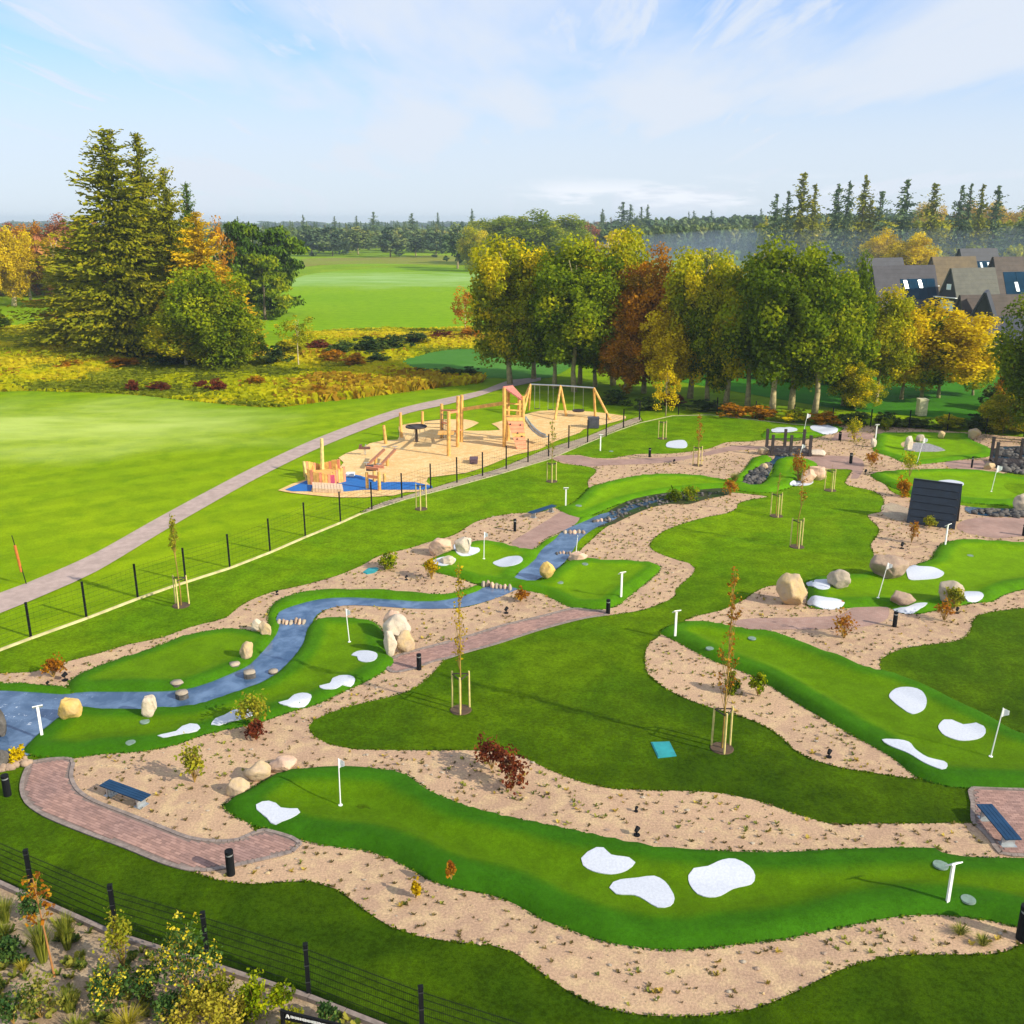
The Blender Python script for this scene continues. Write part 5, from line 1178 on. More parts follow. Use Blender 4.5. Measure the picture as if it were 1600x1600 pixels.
def trunk_mesh(seed, h0=.0, r=.028, limbs=5, fork=.42, top=.85, spread=.15):
    rng = random.Random(seed); mb = MB(); P = [Vector((0, 0, -.01))]; n = 6
    for i in range(1, n+1): P.append(Vector((rng.gauss(0, .008), rng.gauss(0, .008), top*i/n)))
    mb.path(P, [r*(1.25 if i == 0 else 1)*(1-.78*i/n) for i in range(n+1)], 8)
    for k in range(limbs):
        z = fork + (top-fork)*k/limbs*.8; a = rng.uniform(0, 6.28); q = Vector((0, 0, z)); e = q + Vector((math.cos(a)*spread*.5, math.sin(a)*spread*.5, .10)); f = e + Vector((math.cos(a)*spread*.4, math.sin(a)*spread*.4, .09))
        mb.path([q, e, f], [r*.5, r*.32, r*.12], 6)
    return mesh('trunk', mb.v, mb.f, True)
TRUNK = [trunk_mesh(s) for s in (1, 2, 3)]
TRUNK_C = trunk_mesh(9, r=.013, limbs=0, top=.97)
tid = [0]
def broad(x, yb, yt, wpx, label, leaf, cat='tree', kind='broad', lo=.16, base=None, group=None, bark=None, name='broadleaf_tree', dy=0.0, ry=None, tw=1.0):
    """x, foot row, top row, crown width in photo pixels"""
    b = base if base is not None else W(x, yb, 0)
    if dy: k = (b.y+dy)/b.y; b = Vector((b.x*k, b.y+dy, 0))
    H = topz(b, yt); s = pxm(b); R = wpx*s/2; i = tid[0]; tid[0] += 1
    root = empty(name, b, label, cat, group, (i*2.39) % 6.28)
    lib = {'broad': BROAD, 'small': BROAD_S, 'tiny': BROAD_T, 'sparse': SPARSE, 'pine': PINE}[kind]
    cz = H*(lo+1)/2; hz = H*(1-lo)/2
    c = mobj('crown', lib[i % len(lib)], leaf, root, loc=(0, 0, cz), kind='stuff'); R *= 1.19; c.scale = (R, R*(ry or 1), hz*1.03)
    t = mobj('trunk', TRUNK[i % 3], bark or m_barkl, root); t.scale = (H*tw*.85, H*tw*.85, H)
    return root
def conifer(x, yb, yt, wpx, label, leaf, cat='spruce', small=False, base=None, group=None, dy=0, name='spruce_tree'):
    b = base if base is not None else W(x, yb, 0)
    if dy: k = (b.y+dy)/b.y; b = Vector((b.x*k, b.y+dy, 0))
    H = topz(b, yt); s = pxm(b); i = tid[0]; tid[0] += 1; root = empty(name, b, label, cat, group, (i*1.7) % 6.28)
    lib = SPRUCE_S if small else SPRUCE; c = mobj('crown', lib[i % len(lib)], leaf, root, kind='stuff'); k = wpx*s/2/.235; c.scale = (k, k, H)
    t = mobj('trunk', TRUNK_C, m_bark, root); t.scale = (H, H, H); return root

# the big group on the left
conifer(205,556,196,270,'tallest spruce, with bare orange-tinged tip, in the group at the left',L_SPRUCE)
conifer(247,548,203,190,'second tall spruce close behind and right of the tallest',L_SPRUCE,dy=4)
conifer(150,540,335,250,'broad low spruce filling the left side of the spruce group',L_SPRUCE)
conifer(284,552,258,130,'slimmer spruce right of the two tallest',L_SPRUCE)
conifer(314,545,282,90,'slim dark-tipped spruce at the right end of spruce group',L_PINE,dy=2)
conifer(326,560,328,170,'golden larch between the spruces and dark pines',L_LARCH,'larch',name='larch_tree')
conifer(362,560,418,120,'lower golden larch with outspread branches right of the bigger larch',L_LARCH,'larch',name='larch_tree')
broad(292,572,470,110,'dense green birch in front of the spruces, left of its twin',L_MIXY,kind='broad',lo=.02,bark=m_birch,name='birch_tree')
broad(330,575,412,110,'tall green birch with pale trunk in front of the larch',L_MID,kind='broad',lo=.02,bark=m_birch,name='birch_tree')
broad(372,573,478,70,'low green birch at the right foot of the spruce group',L_MID,kind='broad',lo=.0,bark=m_birch,name='birch_tree')
broad(385,497,350,68,'dark round pine right behind the golden larch',L_PINE,'pine','pine',lo=.05,name='pine_tree',bark=m_bark)
broad(437,492,358,84,'dark green pine with ragged right side by the far fairway',L_PINE,'pine','pine',lo=.02,name='pine_tree',bark=m_bark)
broad(415,500,400,70,'lower green pine between two taller dark pines',L_MID,'pine','pine',lo=.0,name='pine_tree',bark=m_bark)
broad(350,500,340,50,'pale orange-brown tree peeping out behind the dark pine',L_ORANGE,kind='sparse')
broad(467,574,488,52,'thin young birch standing alone in the rough meadow',L_MIXY,kind='sparse',lo=.35,bark=m_birch,name='birch_tree',tw=.5)
broad(727,522,448,44,'slender orange-yellow birch in the meadow near the tree row',L_ORANGE,kind='sparse',lo=.08,bark=m_birch,name='birch_tree',tw=.6)
# left wood edge
broad(22,478,352,62,'yellow birch with pale trunk at the left edge of the picture',L_YEL,kind='broad',lo=.12,bark=m_birch,name='birch_tree',tw=1.2)
broad(-12,480,360,50,'yellow birch half cut off by the left edge',L_YEL,kind='broad',lo=.12,bark=m_birch,name='birch_tree')
broad(48,476,372,40,'smaller golden birch right of the yellow birch at the left',L_GOLD,kind='sparse',lo=.12,bark=m_birch,name='birch_tree')
broad(92,474,362,50,'thin birch with long pale trunk before the russet wood',L_GOLD,kind='sparse',lo=.35,bark=m_birch,name='birch_tree')
broad(112,478,390,60,'olive-gold tree at the left foot of the broad spruce',L_MIXY,kind='broad',lo=.0)
broad(-6,520,478,44,'low green bush tree cut by the left edge above the meadow',L_MID,kind='small',lo=.0)
for i, (x, w) in enumerate(((-40,60),(15,55),(62,50),(98,54),(135,56),(178,60))):
    broad(x, 462, 343+(i*5) % 7, w+14, 'russet bare-topped tree in the wood at left, %s' % ['beyond the left edge','behind the yellow birch','between the two pale birches','left of the broad spruce','just behind the broad spruce tip','hidden behind the tallest spruce'][i], L_RUSSET if i != 2 else L_ORANGE, kind='broad', lo=.02, group='russet trees of the left wood')

# the row of trees behind the course
ROW = [
 (797,600,365,112,L_MIXY,'first tree of the row at its left end, green turning yellow at the top'),
 (834,592,392,90,L_GREEN,'dark green tree second from the left end of the row'),
 (897,612,378,128,L_MID,'wide mid-green tree behind the swings in the row'),
 (906,600,392,100,L_GREEN,'shaded green tree partly behind the wide mid-green one'),
 (958,602,352,104,L_MIXY,'tall tree with yellow top left of the orange tree'),
 (1006,614,398,96,L_ORANGE,'orange-brown tree in the row above the playground fence'),
 (975,618,490,74,L_ORANGE,'low rusty tree hanging in front of the orange tree'),
 (1043,626,470,84,L_YEL,'bright yellow-green tree right of the orange one'),
 (1078,622,385,96,L_MIXY,'tall olive and gold tree in the middle of the row'),
 (1134,630,408,86,L_MIXY,'brown-green tree left of the dense green pair'),
 (1206,648,381,126,L_GREEN,'large deep green tree, left of the dense green pair'),
 (1272,648,398,118,L_MID,'large green tree with forked trunk, right one of the dense pair'),
 (1236,640,378,100,L_MID,'green tree filling the gap behind the dense pair'),
 (1318,634,412,64,L_GREEN,'dark green tree behind the forked one'),
 (1368,630,452,86,L_MIXY,'yellowing tree left of the golden tree'),
 (1336,640,560,60,L_MIXY,'low yellowing tree under the dark green tree'),
 (1408,624,466,86,L_YEL,'yellow-gold tree before the A-frame roofs'),
 (1466,622,476,128,L_YEL,'brightest golden tree in front of the dark houses'),
 (1520,618,520,50,L_MIXY,'low olive tree right of the golden one'),
 (866,606,420,90,L_GREEN,'dark tree filling the gap left of the wide mid-green one'),
 (930,604,430,90,L_GREEN,'shaded tree between the wide green one and the orange tree'),
 (1105,626,430,90,L_GREEN,'shaded tree behind the brown-green one in the row'),
 (1168,634,400,90,L_MIXY,'olive tree left beside the large deep green tree'),
 (1440,622,480,90,L_GREEN,'dark green tree between the two golden trees'),
 (1606,690,452,110,L_GREEN,'dark green tree cut off by the right edge'),
 (1567,676,614,70,L_MIXY,'yellow-green bush tree at the back fence on the right'),
 (1590,660,560,70,L_ORANGE,'brownish tree low at the right edge'),
]
for i, (x, yb, yt, w, lf, lb) in enumerate(ROW): broad(x, yb, yt, w, lb, lf, lo=.14 if w > 80 else .03, group='trees of the row behind the course', tw=.78)
broad(1040,650,570,40,'small golden tree at the corner of the fence',L_YEL,kind='sparse',lo=.02,tw=.5)
# middle distance
MIDT = [
 (778,412,336,76,L_MID,'broad','rounded green tree far behind the row, left one of the big far group'),
 (826,414,333,96,L_MID,'broad','largest rounded green tree in the far group behind the row'),
 (877,412,338,80,L_MID,'broad','right one of the rounded far green trees'),
 (850,420,350,90,L_GREEN,'broad','shaded green tree inside the far group'),
 (740,424,352,40,L_MIXY,'broad','yellow-green birch at the left of the far group'),
 (715,420,345,44,L_BLUE,'small','blue-green tree left of the yellow-green birch'),
 (916,400,348,40,L_RUSSET,'broad','reddish tree far behind the tall yellow-topped tree'),
 (968,410,352,54,L_YEL,'small','yellow tree crown showing behind the row'),
 (1045,384,340,26,L_ORANGE,'small','small orange tree on the far wood edge'),
 (1082,388,345,34,L_GOLD,'small','golden tree on the far wood edge'),
 (1110,470,376,50,L_MIXY,'small','olive tree behind the middle of the row'),
 (650,400,358,38,L_BLUE,'small','round blue-green tree beyond the far fairway'),
 (610,402,350,44,L_BLUE,'small','hazy tree left of the round blue-green one'),
 (682,402,350,40,L_BLUE,'small','hazy dark tree right of the round blue-green one'),
 (560,398,352,46,L_FAR,'small','hazy pale-green tree beyond the far fairway'),
 (520,400,350,50,L_BLUE,'small','hazy blue-green tree at the left of the far fairway'),
 (488,400,345,44,L_BLUE,'small','hazy tree just right of the dark pines'),
 (1378,440,362,54,L_YEL,'broad','golden tree left of the A-frame roofs, behind them'),
 (1420,445,366,60,L_YEL,'broad','yellow tree rising behind the leftmost roof'),
 (1475,412,362,36,L_ORANGE,'small','small orange-brown tree behind the brown gable'),
 (1444,400,314,40,L_GOLD,'broad','golden tree on the skyline right'),
 (1505,400,320,56,L_GOLD,'broad','orange-yellow tree on the skyline, left of its neighbour'),
 (1552,402,318,60,L_GOLD,'broad','orange-yellow tree on the skyline, right of its neighbour'),
 (1598,400,315,30,L_ORANGE,'broad','orange tree at the right edge of the skyline'),
 (1540,420,370,74,L_GOLD,'broad','olive tree right behind the highest roof'),
 (1592,420,378,40,L_ORANGE,'small','orange bush behind the right-hand roof'),
]
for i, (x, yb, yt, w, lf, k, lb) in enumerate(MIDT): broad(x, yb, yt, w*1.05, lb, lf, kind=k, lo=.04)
SKY = [(1243,267,54,'tallest conifer on the skyline at right'),(1205,300,34,'lower conifer left of the tallest skyline one'),(1222,296,28,'thin conifer touching the tallest on its left'),(1262,285,34,'conifer touching the tallest skyline one on its right'),
 (1298,284,40,'conifer left of the second highest group'),(1314,280,34,'brownish conifer in the skyline group'),(1338,270,42,'slender high conifer in the middle of the skyline'),(1364,296,44,'broad conifer right of the slender high one'),
 (1402,277,48,'lone pointed conifer in a gap of the skyline'),(1445,284,50,'bushy conifer above the golden tree'),(1486,286,36,'left conifer of the row of four at right'),(1500,284,24,'thin conifer second of the row of four'),
 (1518,285,34,'third conifer of the row of four'),(1542,287,40,'fourth and rightmost conifer of the row of four'),(1594,285,44,'conifer cut by the right edge on the skyline'),(1350,310,40,'short conifer between slender high one and broad one')]
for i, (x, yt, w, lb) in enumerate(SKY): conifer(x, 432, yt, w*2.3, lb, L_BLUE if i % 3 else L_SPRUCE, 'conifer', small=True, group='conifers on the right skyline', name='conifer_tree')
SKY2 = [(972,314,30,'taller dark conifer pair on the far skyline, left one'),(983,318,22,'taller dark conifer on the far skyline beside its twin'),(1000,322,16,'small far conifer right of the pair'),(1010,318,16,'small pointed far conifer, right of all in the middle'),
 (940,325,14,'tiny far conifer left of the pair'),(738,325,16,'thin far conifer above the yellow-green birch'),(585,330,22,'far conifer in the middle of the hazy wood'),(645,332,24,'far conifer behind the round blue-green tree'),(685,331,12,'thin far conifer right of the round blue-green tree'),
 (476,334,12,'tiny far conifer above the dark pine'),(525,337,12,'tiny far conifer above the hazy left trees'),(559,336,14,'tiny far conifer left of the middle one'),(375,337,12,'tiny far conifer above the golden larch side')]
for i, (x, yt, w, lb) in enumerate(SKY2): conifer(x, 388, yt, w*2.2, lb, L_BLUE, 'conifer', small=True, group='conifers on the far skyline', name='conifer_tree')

# far woods that read as one mass
def wood(name, line, top, n, leafs, wpx, seed, kind='tiny', depth=.12):
    """line: foot rows along x; top: top rows. Joined crowns, one object"""
    rg = random.Random(seed); lib = {'tiny': BROAD_T, 'con': SPRUCE_S}
    prot = []
    for me in (BROAD_T + [SPRUCE_S[0]]):
        co = np.empty(len(me.vertices)*3, np.float32); me.vertices.foreach_get('co', co); at = np.empty(len(me.polygons), np.float32); me.attributes['tone'].data.foreach_get('value', at); prot.append((co.reshape(-1, 3), at))
    P = []; T = []
    for i in range(n):
        u = rg.random(); x = line[0][0] + (line[-1][0]-line[0][0])*u
        def itp(Lq):
            for (x0, y0), (x1, y1) in zip(Lq, Lq[1:]):
                if x0 <= x <= x1: return y0+(y1-y0)*(x-x0)/(x1-x0)
            return Lq[-1][1]
        b = W(x, itp(line), 0); k = 1+rg.uniform(-depth, depth); b = b*k; b.z = 0; yt = itp(top) + rg.uniform(-1.5, 5) ; H = max(4, topz(b, yt)); s = pxm(b); R = wpx*s/2*rg.uniform(.7, 1.3)
        con = rg.random() < (.7 if kind == 'con' else .12); co, at = prot[2 if con else rg.randrange(2)]
        if con: q = co*np.array([R/.235*.8, R/.235*.8, H*1.05])
        else: q = co*np.array([R, R, H*.52]) + np.array([0, 0, H*.5])
        P.append(q + np.array([b.x, b.y, 0])); T.append(np.clip(at*.5 + rg.random()*.5, 0, 1))
    P = np.concatenate(P).reshape(-1, 4, 3); T = np.concatenate(T); C = P.mean(1); U = (P[:, 1]-P[:, 0])/2; V = (P[:, 3]-P[:, 0])/2
    return mobj(name, tone_mesh(name, C, U, V, T), leafs, kind='stuff')
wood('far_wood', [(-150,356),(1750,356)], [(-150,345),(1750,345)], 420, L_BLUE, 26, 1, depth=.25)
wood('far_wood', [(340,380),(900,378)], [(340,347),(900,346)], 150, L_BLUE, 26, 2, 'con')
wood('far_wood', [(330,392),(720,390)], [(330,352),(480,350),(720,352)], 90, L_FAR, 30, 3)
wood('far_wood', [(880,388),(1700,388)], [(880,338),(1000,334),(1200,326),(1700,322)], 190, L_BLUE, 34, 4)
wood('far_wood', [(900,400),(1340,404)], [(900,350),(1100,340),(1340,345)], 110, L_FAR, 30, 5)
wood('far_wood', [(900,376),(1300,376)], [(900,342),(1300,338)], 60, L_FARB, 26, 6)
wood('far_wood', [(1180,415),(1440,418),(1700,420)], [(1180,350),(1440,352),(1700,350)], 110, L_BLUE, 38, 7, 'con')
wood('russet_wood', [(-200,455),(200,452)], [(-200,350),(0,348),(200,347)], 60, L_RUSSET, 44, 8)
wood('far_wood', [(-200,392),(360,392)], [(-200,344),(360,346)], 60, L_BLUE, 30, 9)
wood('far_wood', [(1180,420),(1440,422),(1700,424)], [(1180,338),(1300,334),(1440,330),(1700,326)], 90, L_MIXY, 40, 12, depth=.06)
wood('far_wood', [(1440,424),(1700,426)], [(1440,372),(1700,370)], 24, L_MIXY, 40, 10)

# ------------------------------------------------------------------ bushes of the rough
def bush(x, yb, yt, w, label, leaf, k='small', group=None, name='bush'):
    b = W(x, yb, 0); H = max(.3, topz(b, yt)); R = w*pxm(b)/2; i = tid[0]; tid[0] += 1
    lib = BROAD_S if k == 'small' else SPARSE
    o = mobj(name, lib[i % len(lib)], leaf, loc=(b.x, b.y, H*.45)); o.scale = (R, R*.8, H*.56); o.rotation_euler = (0, 0, i*1.3); return tag(o, label, 'bush', group)
BU = [(500,548,528,44,L_RED,'red-brown bush at the left end of the thicket before the far fairway'),(535,556,530,50,L_BUSH,'dark bush right of the red-brown one in the thicket'),(575,553,522,60,L_BUSH,'tall dark bush in the middle of the thicket'),
 (612,548,518,56,L_BUSH,'dark green bush right of the tall one in the thicket'),(650,538,516,56,L_BUSH,'dark low bush near the right end of the thicket'),(690,532,514,46,L_RED,'reddish bush at the right end of the thicket'),(735,532,508,40,L_ORANGE,'orange bush under the slender birch'),
 (455,556,528,50,L_MIXY,'olive bush left of the lone thin birch'),(430,570,536,50,L_BUSH,'dark bush at the right foot of the birches'),(555,572,548,44,L_ORANGE,'rusty bush in front of the thicket'),(520,566,545,40,L_ORANGE,'orange-brown bush beside the lone thin birch'),
 (590,566,550,50,L_BUSH,'low dark bush in front of the tall dark bush'),(660,588,572,50,L_BUSH,'low dark hedge bush in shade, left of three'),(700,590,572,54,L_BUSH,'low dark hedge bush in shade, middle of three'),(735,590,570,40,L_BUSH,'low dark hedge bush in shade, right of three by the path'),
 (340,612,588,30,L_RED,'deep red bush standing alone in the meadow'),(208,612,592,30,L_RED,'left one of the dark red bushes in the meadow'),(248,610,594,34,L_RED,'right one of the pair of dark red bushes in the meadow'),(315,606,592,24,L_RED,'small red bush touching the deep red one on its left'),
 (400,605,585,34,L_ORANGE,'russet clump right of the deep red bush'),(110,575,560,40,L_ORANGE,'orange clump at the left of the meadow'),(190,572,556,60,L_ORANGE,'russet streak of growth below the broad spruce'),(75,478,466,70,L_ORANGE,'orange bracken at the foot of the left birches'),
 (500,620,596,34,L_ORANGE,'brownish clump in the meadow above the footpath'),(450,612,596,30,L_MIXY,'olive clump in the meadow between two brownish ones'),(85,500,486,50,L_RED,'brown bramble patch left of the broad spruce foot'),(210,560,530,60,L_BUSH,'dark undergrowth beneath the tallest spruce'),
 (265,572,540,60,L_BUSH,'dark undergrowth left of the green birches'),(1052,633,613,50,L_RED,'dark red undergrowth bush left under the tree row'),(1100,642,622,60,L_BUSH,'dark undergrowth bush below the middle of the row'),(1145,650,628,60,L_ORANGE,'rusty bracken bush behind the top lawn, left of two'),
 (1190,655,632,50,L_ORANGE,'rusty bracken bush behind the top lawn, right of two'),(1240,660,636,54,L_MIXY,'olive bush behind the flag of the small back green'),(1290,664,640,54,L_ORANGE,'brown-gold bush under the forked tree'),(1335,665,642,54,L_BUSH,'dark bush behind the upper gravel bed, left one'),
 (1385,666,642,60,L_BUSH,'dark bush behind the upper right green, left one'),(1430,668,650,60,L_BUSH,'low dark bush right below the pale cabinet'),(1480,670,646,60,L_MIXY,'olive bush under the golden tree'),(1530,672,644,60,L_BUSH,'dark bush at the back right of the course'),
 (1010,640,618,50,L_BUSH,'dark bush beside the fence corner'),(1610,676,640,60,L_BUSH,'dark bush under the tree at the right edge'),(960,632,606,44,L_BUSH,'dark bush behind the right swing frame'),(1560,640,590,60,L_BUSH,'shaded bush before the lowest big roof')]
for x, yb, yt, w, lf, lb in BU: bush(x, yb, yt, w*1.1, lb, lf)
# clipped hedge behind the row
def hedge():
    pts = [(842,596),(900,606),(960,612),(1060,622),(1160,632),(1260,642),(1340,650)]
    rng = np.random.default_rng(3); C = []; P = [W(x, y, 0) for x, y in pts]
    for a, b in zip(P, P[1:]):
        a = a*1.18; b = b*1.18; a.z = b.z = 0
        n = int((b-a).length*170); t = rng.random(n); q = np.array(a)[None]*(1-t[:, None]) + np.array(b)[None]*t[:, None]; face = rng.random(n) < .45
        q[:, 1] += np.where(face, -.7, rng.uniform(-.7, .7, n)); q[:, 2] = np.where(face, rng.uniform(0, 1.5, n), 1.5); C.append(q + rng.normal(size=q.shape)*.06)
    C = np.concatenate(C); o = mobj('clipped_hedge', leafcards(rng, C, .28, rng.random(len(C))*.6), L_BUSH); tag(o, 'long dark clipped hedge behind the trunks of the tree row', 'hedge')
hedge()
# meadow plants: uncountable
def meadow():
    rng = np.random.default_rng(8); L = np.array(POLYS['meadow'][0]); n = 130000; X = rng.uniform(L[:, 0].min(), L[:, 0].max(), n); Y = rng.uniform(L[:, 1].min(), L[:, 1].max(), n)
    m = inside_np(X, Y, L); X, Y = X[m], Y[m]; XY = list(zip(X.tolist(), Y.tolist()))
    q = np.array([noise.noise(Vector((x*.045, y*.06, 1.0))) + .5*noise.noise(Vector((x*.2, y*.2, 4.0))) for x, y in XY])
    r = np.array([noise.noise(Vector((x*.035+9, y*.07, 7.0))) + .6*noise.noise(Vector((x*.16, y*.16, 9.0))) for x, y in XY])
    H = (.18 + .6*rng.random(len(X)))*np.clip(.75+r, .35, 1.6); a = rng.uniform(0, 6.28, len(X)); side = np.stack([np.cos(a), np.sin(a), np.zeros(len(X))], 1)
    C = np.stack([X, Y, .02+H*.45], 1); up = np.stack([rng.normal(size=len(X))*.55, rng.normal(size=len(X))*.55, np.ones(len(X))], 1)*(H*.5)[:, None]
    T = np.clip(.5+q*.6+rng.normal(size=len(X))*.12, 0, 1); jit = rng.normal(size=len(X))*.10
    kinds = (('meadow_grass', L_MG), ('meadow_grass', L_MG2), ('meadow_herbs', L_RUSTM), ('meadow_scrub', L_OLIVE)); k = np.zeros(len(X), int)
    k[(q+jit) > .10] = 1; k[(r+jit*2.2) > .46] = 2; k[((r+jit) < -.26)] = 3
    for i, (nm, lf) in enumerate(kinds):
        s_ = k == i; mobj(nm, tone_mesh(nm, C[s_], side[s_]*.26, up[s_], T[s_]), lf, kind='stuff')
L_RUSTM = leafmat('meadow_rust', (.28,.14,.01), (.44,.26,.015), (.52,.40,.02), trans=.5); L_OLIVE = leafmat('meadow_olive', (.12,.15,.01), (.22,.26,.01), (.38,.38,.02), trans=.5)
L_MG = leafmat('meadow_green', (.38,.42,.004), (.60,.58,.006), (.75,.66,.01), trans=.6); L_MG2 = leafmat('meadow_straw', (.50,.46,.006), (.66,.58,.01), (.76,.64,.02), trans=.6)
meadow()

# ================================================================== PLAYGROUND
ZP = .06
def wp(x, y): return W(x, y, ZP)
def pole(mb, x, yb, yt, o, r=.11, x2=None, n=8):
    b = wp(x, yb); t = Vector((b.x, b.y, topz(b, yt)))
    if x2 is not None: t = at_depth(x2, yt, b.y)
    mb.tube(b-o - Vector((0, 0, .05)), t-o, r, r*.9, n)
def lone(x, yb, yt, label, x2=None, r=.14):
    b = wp(x, yb); root = empty('timber_post', b, label, 'post'); t = at_depth(x2 or x, yt, b.y)
    mb = MB(); mb.tube((0, 0, -.05), t-b, r, r*.85, 8); mb.build('pole', m_owood, root)
    mb = MB(); mb.tube((t-b)*.985, (t-b)*1.01, r*.95, r*.7, 8); mb.build('cap', m_redw, root); return root
lone(603,693,665,'single leaning timber post on the back edge of the play sand',x2=599.5)
lone(627,683,645,'single upright timber post left of the basket carousel',x2=625.5)
lone(660,666,643,'timber post at the far end of the play sand behind the carousel')
# ship
def ship():
    o = wp(508, 752); root = empty('play_ship', o, 'orange wooden play ship with masts at the blue rubber surface', 'play ship')
    A, B = wp(481, 757), wp(540, 752); d = B-A; L = d.length; x = d.normalized(); y = Vector((-x.y, x.x, 0)); Wd = 2.2; rg = random.Random(2)
    for side in (0, 1):
        for k in range(14):
            t0, t1 = k/14, (k+1)/14; bow = lambda t: .55*math.sin(math.pi*t)*(-1 if side == 0 else 1)
            a = A + d*t0 + y*(Wd*side + bow(t0)) - o; b = A + d*t1 + y*(Wd*side + bow(t1)) - o; h = .75 + .5*abs((t0+t1)/2-.5)*1.5 + rg.uniform(-.03, .05)
            m = (a+b)/2; mb = MB(); mb.box((m.x, m.y, h/2), ((b-a).length-.02, .09, h), rz=math.atan2((b-a).y, (b-a).x)); mb.build('hull_plank', m_redw if (k % 3 == 1) else m_owood, root)
    mb = MB(); mb.box(((A+d*.5+y*Wd*.5)-o) + Vector((0, 0, .42)), (L*.94, Wd, .06), rz=math.atan2(x.y, x.x)); mb.build('deck', m_owood, root)
    for (px_, yb, yt, x2, r) in ((504, 742, 685, 502.5, .15), (479, 748, 721, 474.5, .11), (491, 746, 727, 489.5, .09), (526, 743, 726, 525.5, .08), (459.5+78, 752, 735, 537, .07)):
        b = wp(px_, yb); t = at_depth(x2, yt, b.y); mb = MB(); mb.tube(b-o, t-o, r, r*.8, 8); mb.build('mast', m_stake if r > .1 else m_owood, root)
    for px_ in (494.5, 517.5):
        b = wp(px_, 757) - o; mb = MB(); mb.box((b.x, b.y, .35), (.55, .08, .7)); mb.build('pink_panel', m_pink, root)
ship()
def deckbox():
    P = [wp(x, y) for x, y in ((488,759),(535,762),(537,771),(489,769))]; c = sum(P, Vector())/4; root = empty('play_deck', c, 'pale low timber deck in front of the play ship', 'deck')
    n = 10
    for i in range(n):
        a, b = P[0].lerp(P[1], i/n)-c, P[0].lerp(P[1], (i+1)/n-.01)-c; e, f = P[3].lerp(P[2], i/n)-c, P[3].lerp(P[2], (i+1)/n-.01)-c
        V = [a, b, f, e] + [q+Vector((0, 0, .28)) for q in (a, b, f, e)]; mb = MB(); mb.add(V, [(4,5,6,7), (0,1,5,4), (1,2,6,5), (2,3,7,6), (3,0,4,7)]); mb.build('plank', simple('pale_plank', (.72,.52,.34), .8), root)
deckbox()
def gate():
    o = wp(584, 765); root = empty('water_play_table', o, 'timber frame with hanging troughs on the blue surface', 'play frame')
    for a in ((574,763,738),(593,766,737),(585,752,736),(601,753,740)):
        mb = MB(); pole(mb, a[0], a[1], a[2], o, .12); mb.build('post', m_owood, root)
    for (p, q, z) in (((574,763),(593,766),.9),((574,763),(593,766),1.5),((585,752),(601,753),1.1)):
        mb = MB(); mb.beam(wp(*p)-o+Vector((0,0,z)), wp(*q)-o+Vector((0,0,z)), .12, .18); mb.build('trough', m_redw, root)
    mb = MB(); mb.box(wp(581,750)-o+Vector((0,0,.9)), (.7,.4,.35)); mb.build('wheel_box', m_dark, root)
gate()
def seesaw(p0, p1, label, z0=.25, z1=.9):
    a, b = wp(*p0), wp(*p1); c = (a+b)/2; root = empty('seesaw_beam', c, label, 'seesaw')
    mb = MB(); mb.beam(a-c+Vector((0,0,z0)), b-c+Vector((0,0,z1)), .22, .12); mb.build('beam', simple('brown_beam', (.34,.14,.07), .7), root)
    mb = MB(); mb.tube((0,0,-.05), (0,0,(z0+z1)/2), .12, .12, 8); mb.build('pivot', m_owood, root)
    for q, z in ((a, z0), (b, z1)):
        mb = MB(); mb.tube(q-c+Vector((-.2,0,z+.25)), q-c+Vector((.2,0,z+.25)), .03, .03, 6); mb.tube(q-c+Vector((0,0,z)), q-c+Vector((0,0,z+.27)), .03, .03, 6); mb.build('handle', m_grey, root)
seesaw((573,733),(601,720),'left sloping brown beam of the seesaw pair on the sand')
seesaw((592,735),(618,720),'right sloping brown beam of the seesaw pair on the sand')
def springer():
    b = wp(570, 711); root = empty('spring_rider', b, 'dark spring rider near the back edge of the sand', 'spring rider')
    mb = MB(); P = [Vector((.09*math.cos(t*.9), .09*math.sin(t*.9), .02+t*.022)) for t in range(22)]; mb.path(P, [.02]*22, 5); mb.build('spring', m_grey, root)
    mb = MB(); mb.box((0,0,.58), (.9,.3,.16)); mb.box((-.3,0,.74), (.2,.28,.22)); mb.build('seat', simple('brown_seat', (.16,.07,.05), .6), root)
    mb = MB(); mb.tube((.1,-.22,.82), (.1,.22,.82), .03, .03, 6); mb.tube((.1,0,.6), (.1,0,.84), .03, .03, 6); mb.build('handle', m_grey, root)
springer()
def carousel():
    b = wp(651, 690); root = empty('basket_carousel', b, 'dark round basket carousel on a central post on the sand', 'carousel')
    z = 1.05; mb = MB(); mb.tube((0,0,-.05), (0,0,z), .13, .10, 10); mb.build('post', m_dark, root)
    mb = MB(); n = 24
    for i in range(n):
        a, c = 2*math.pi*i/n, 2*math.pi*(i+1)/n; mb.tube((.85*math.cos(a), .85*math.sin(a), z+.25), (.85*math.cos(c), .85*math.sin(c), z+.25), .07, .07, 6, False)
    mb.build('rim', m_dark, root)
    mb = MB(); V = [(0,0,z)] + [(.82*math.cos(2*math.pi*i/n), .82*math.sin(2*math.pi*i/n), z+.22) for i in range(n)]; mb.add(V, [(0, i+1, (i+1) % n+1) for i in range(n)]); mb.build('basket', m_rope, root)
carousel()
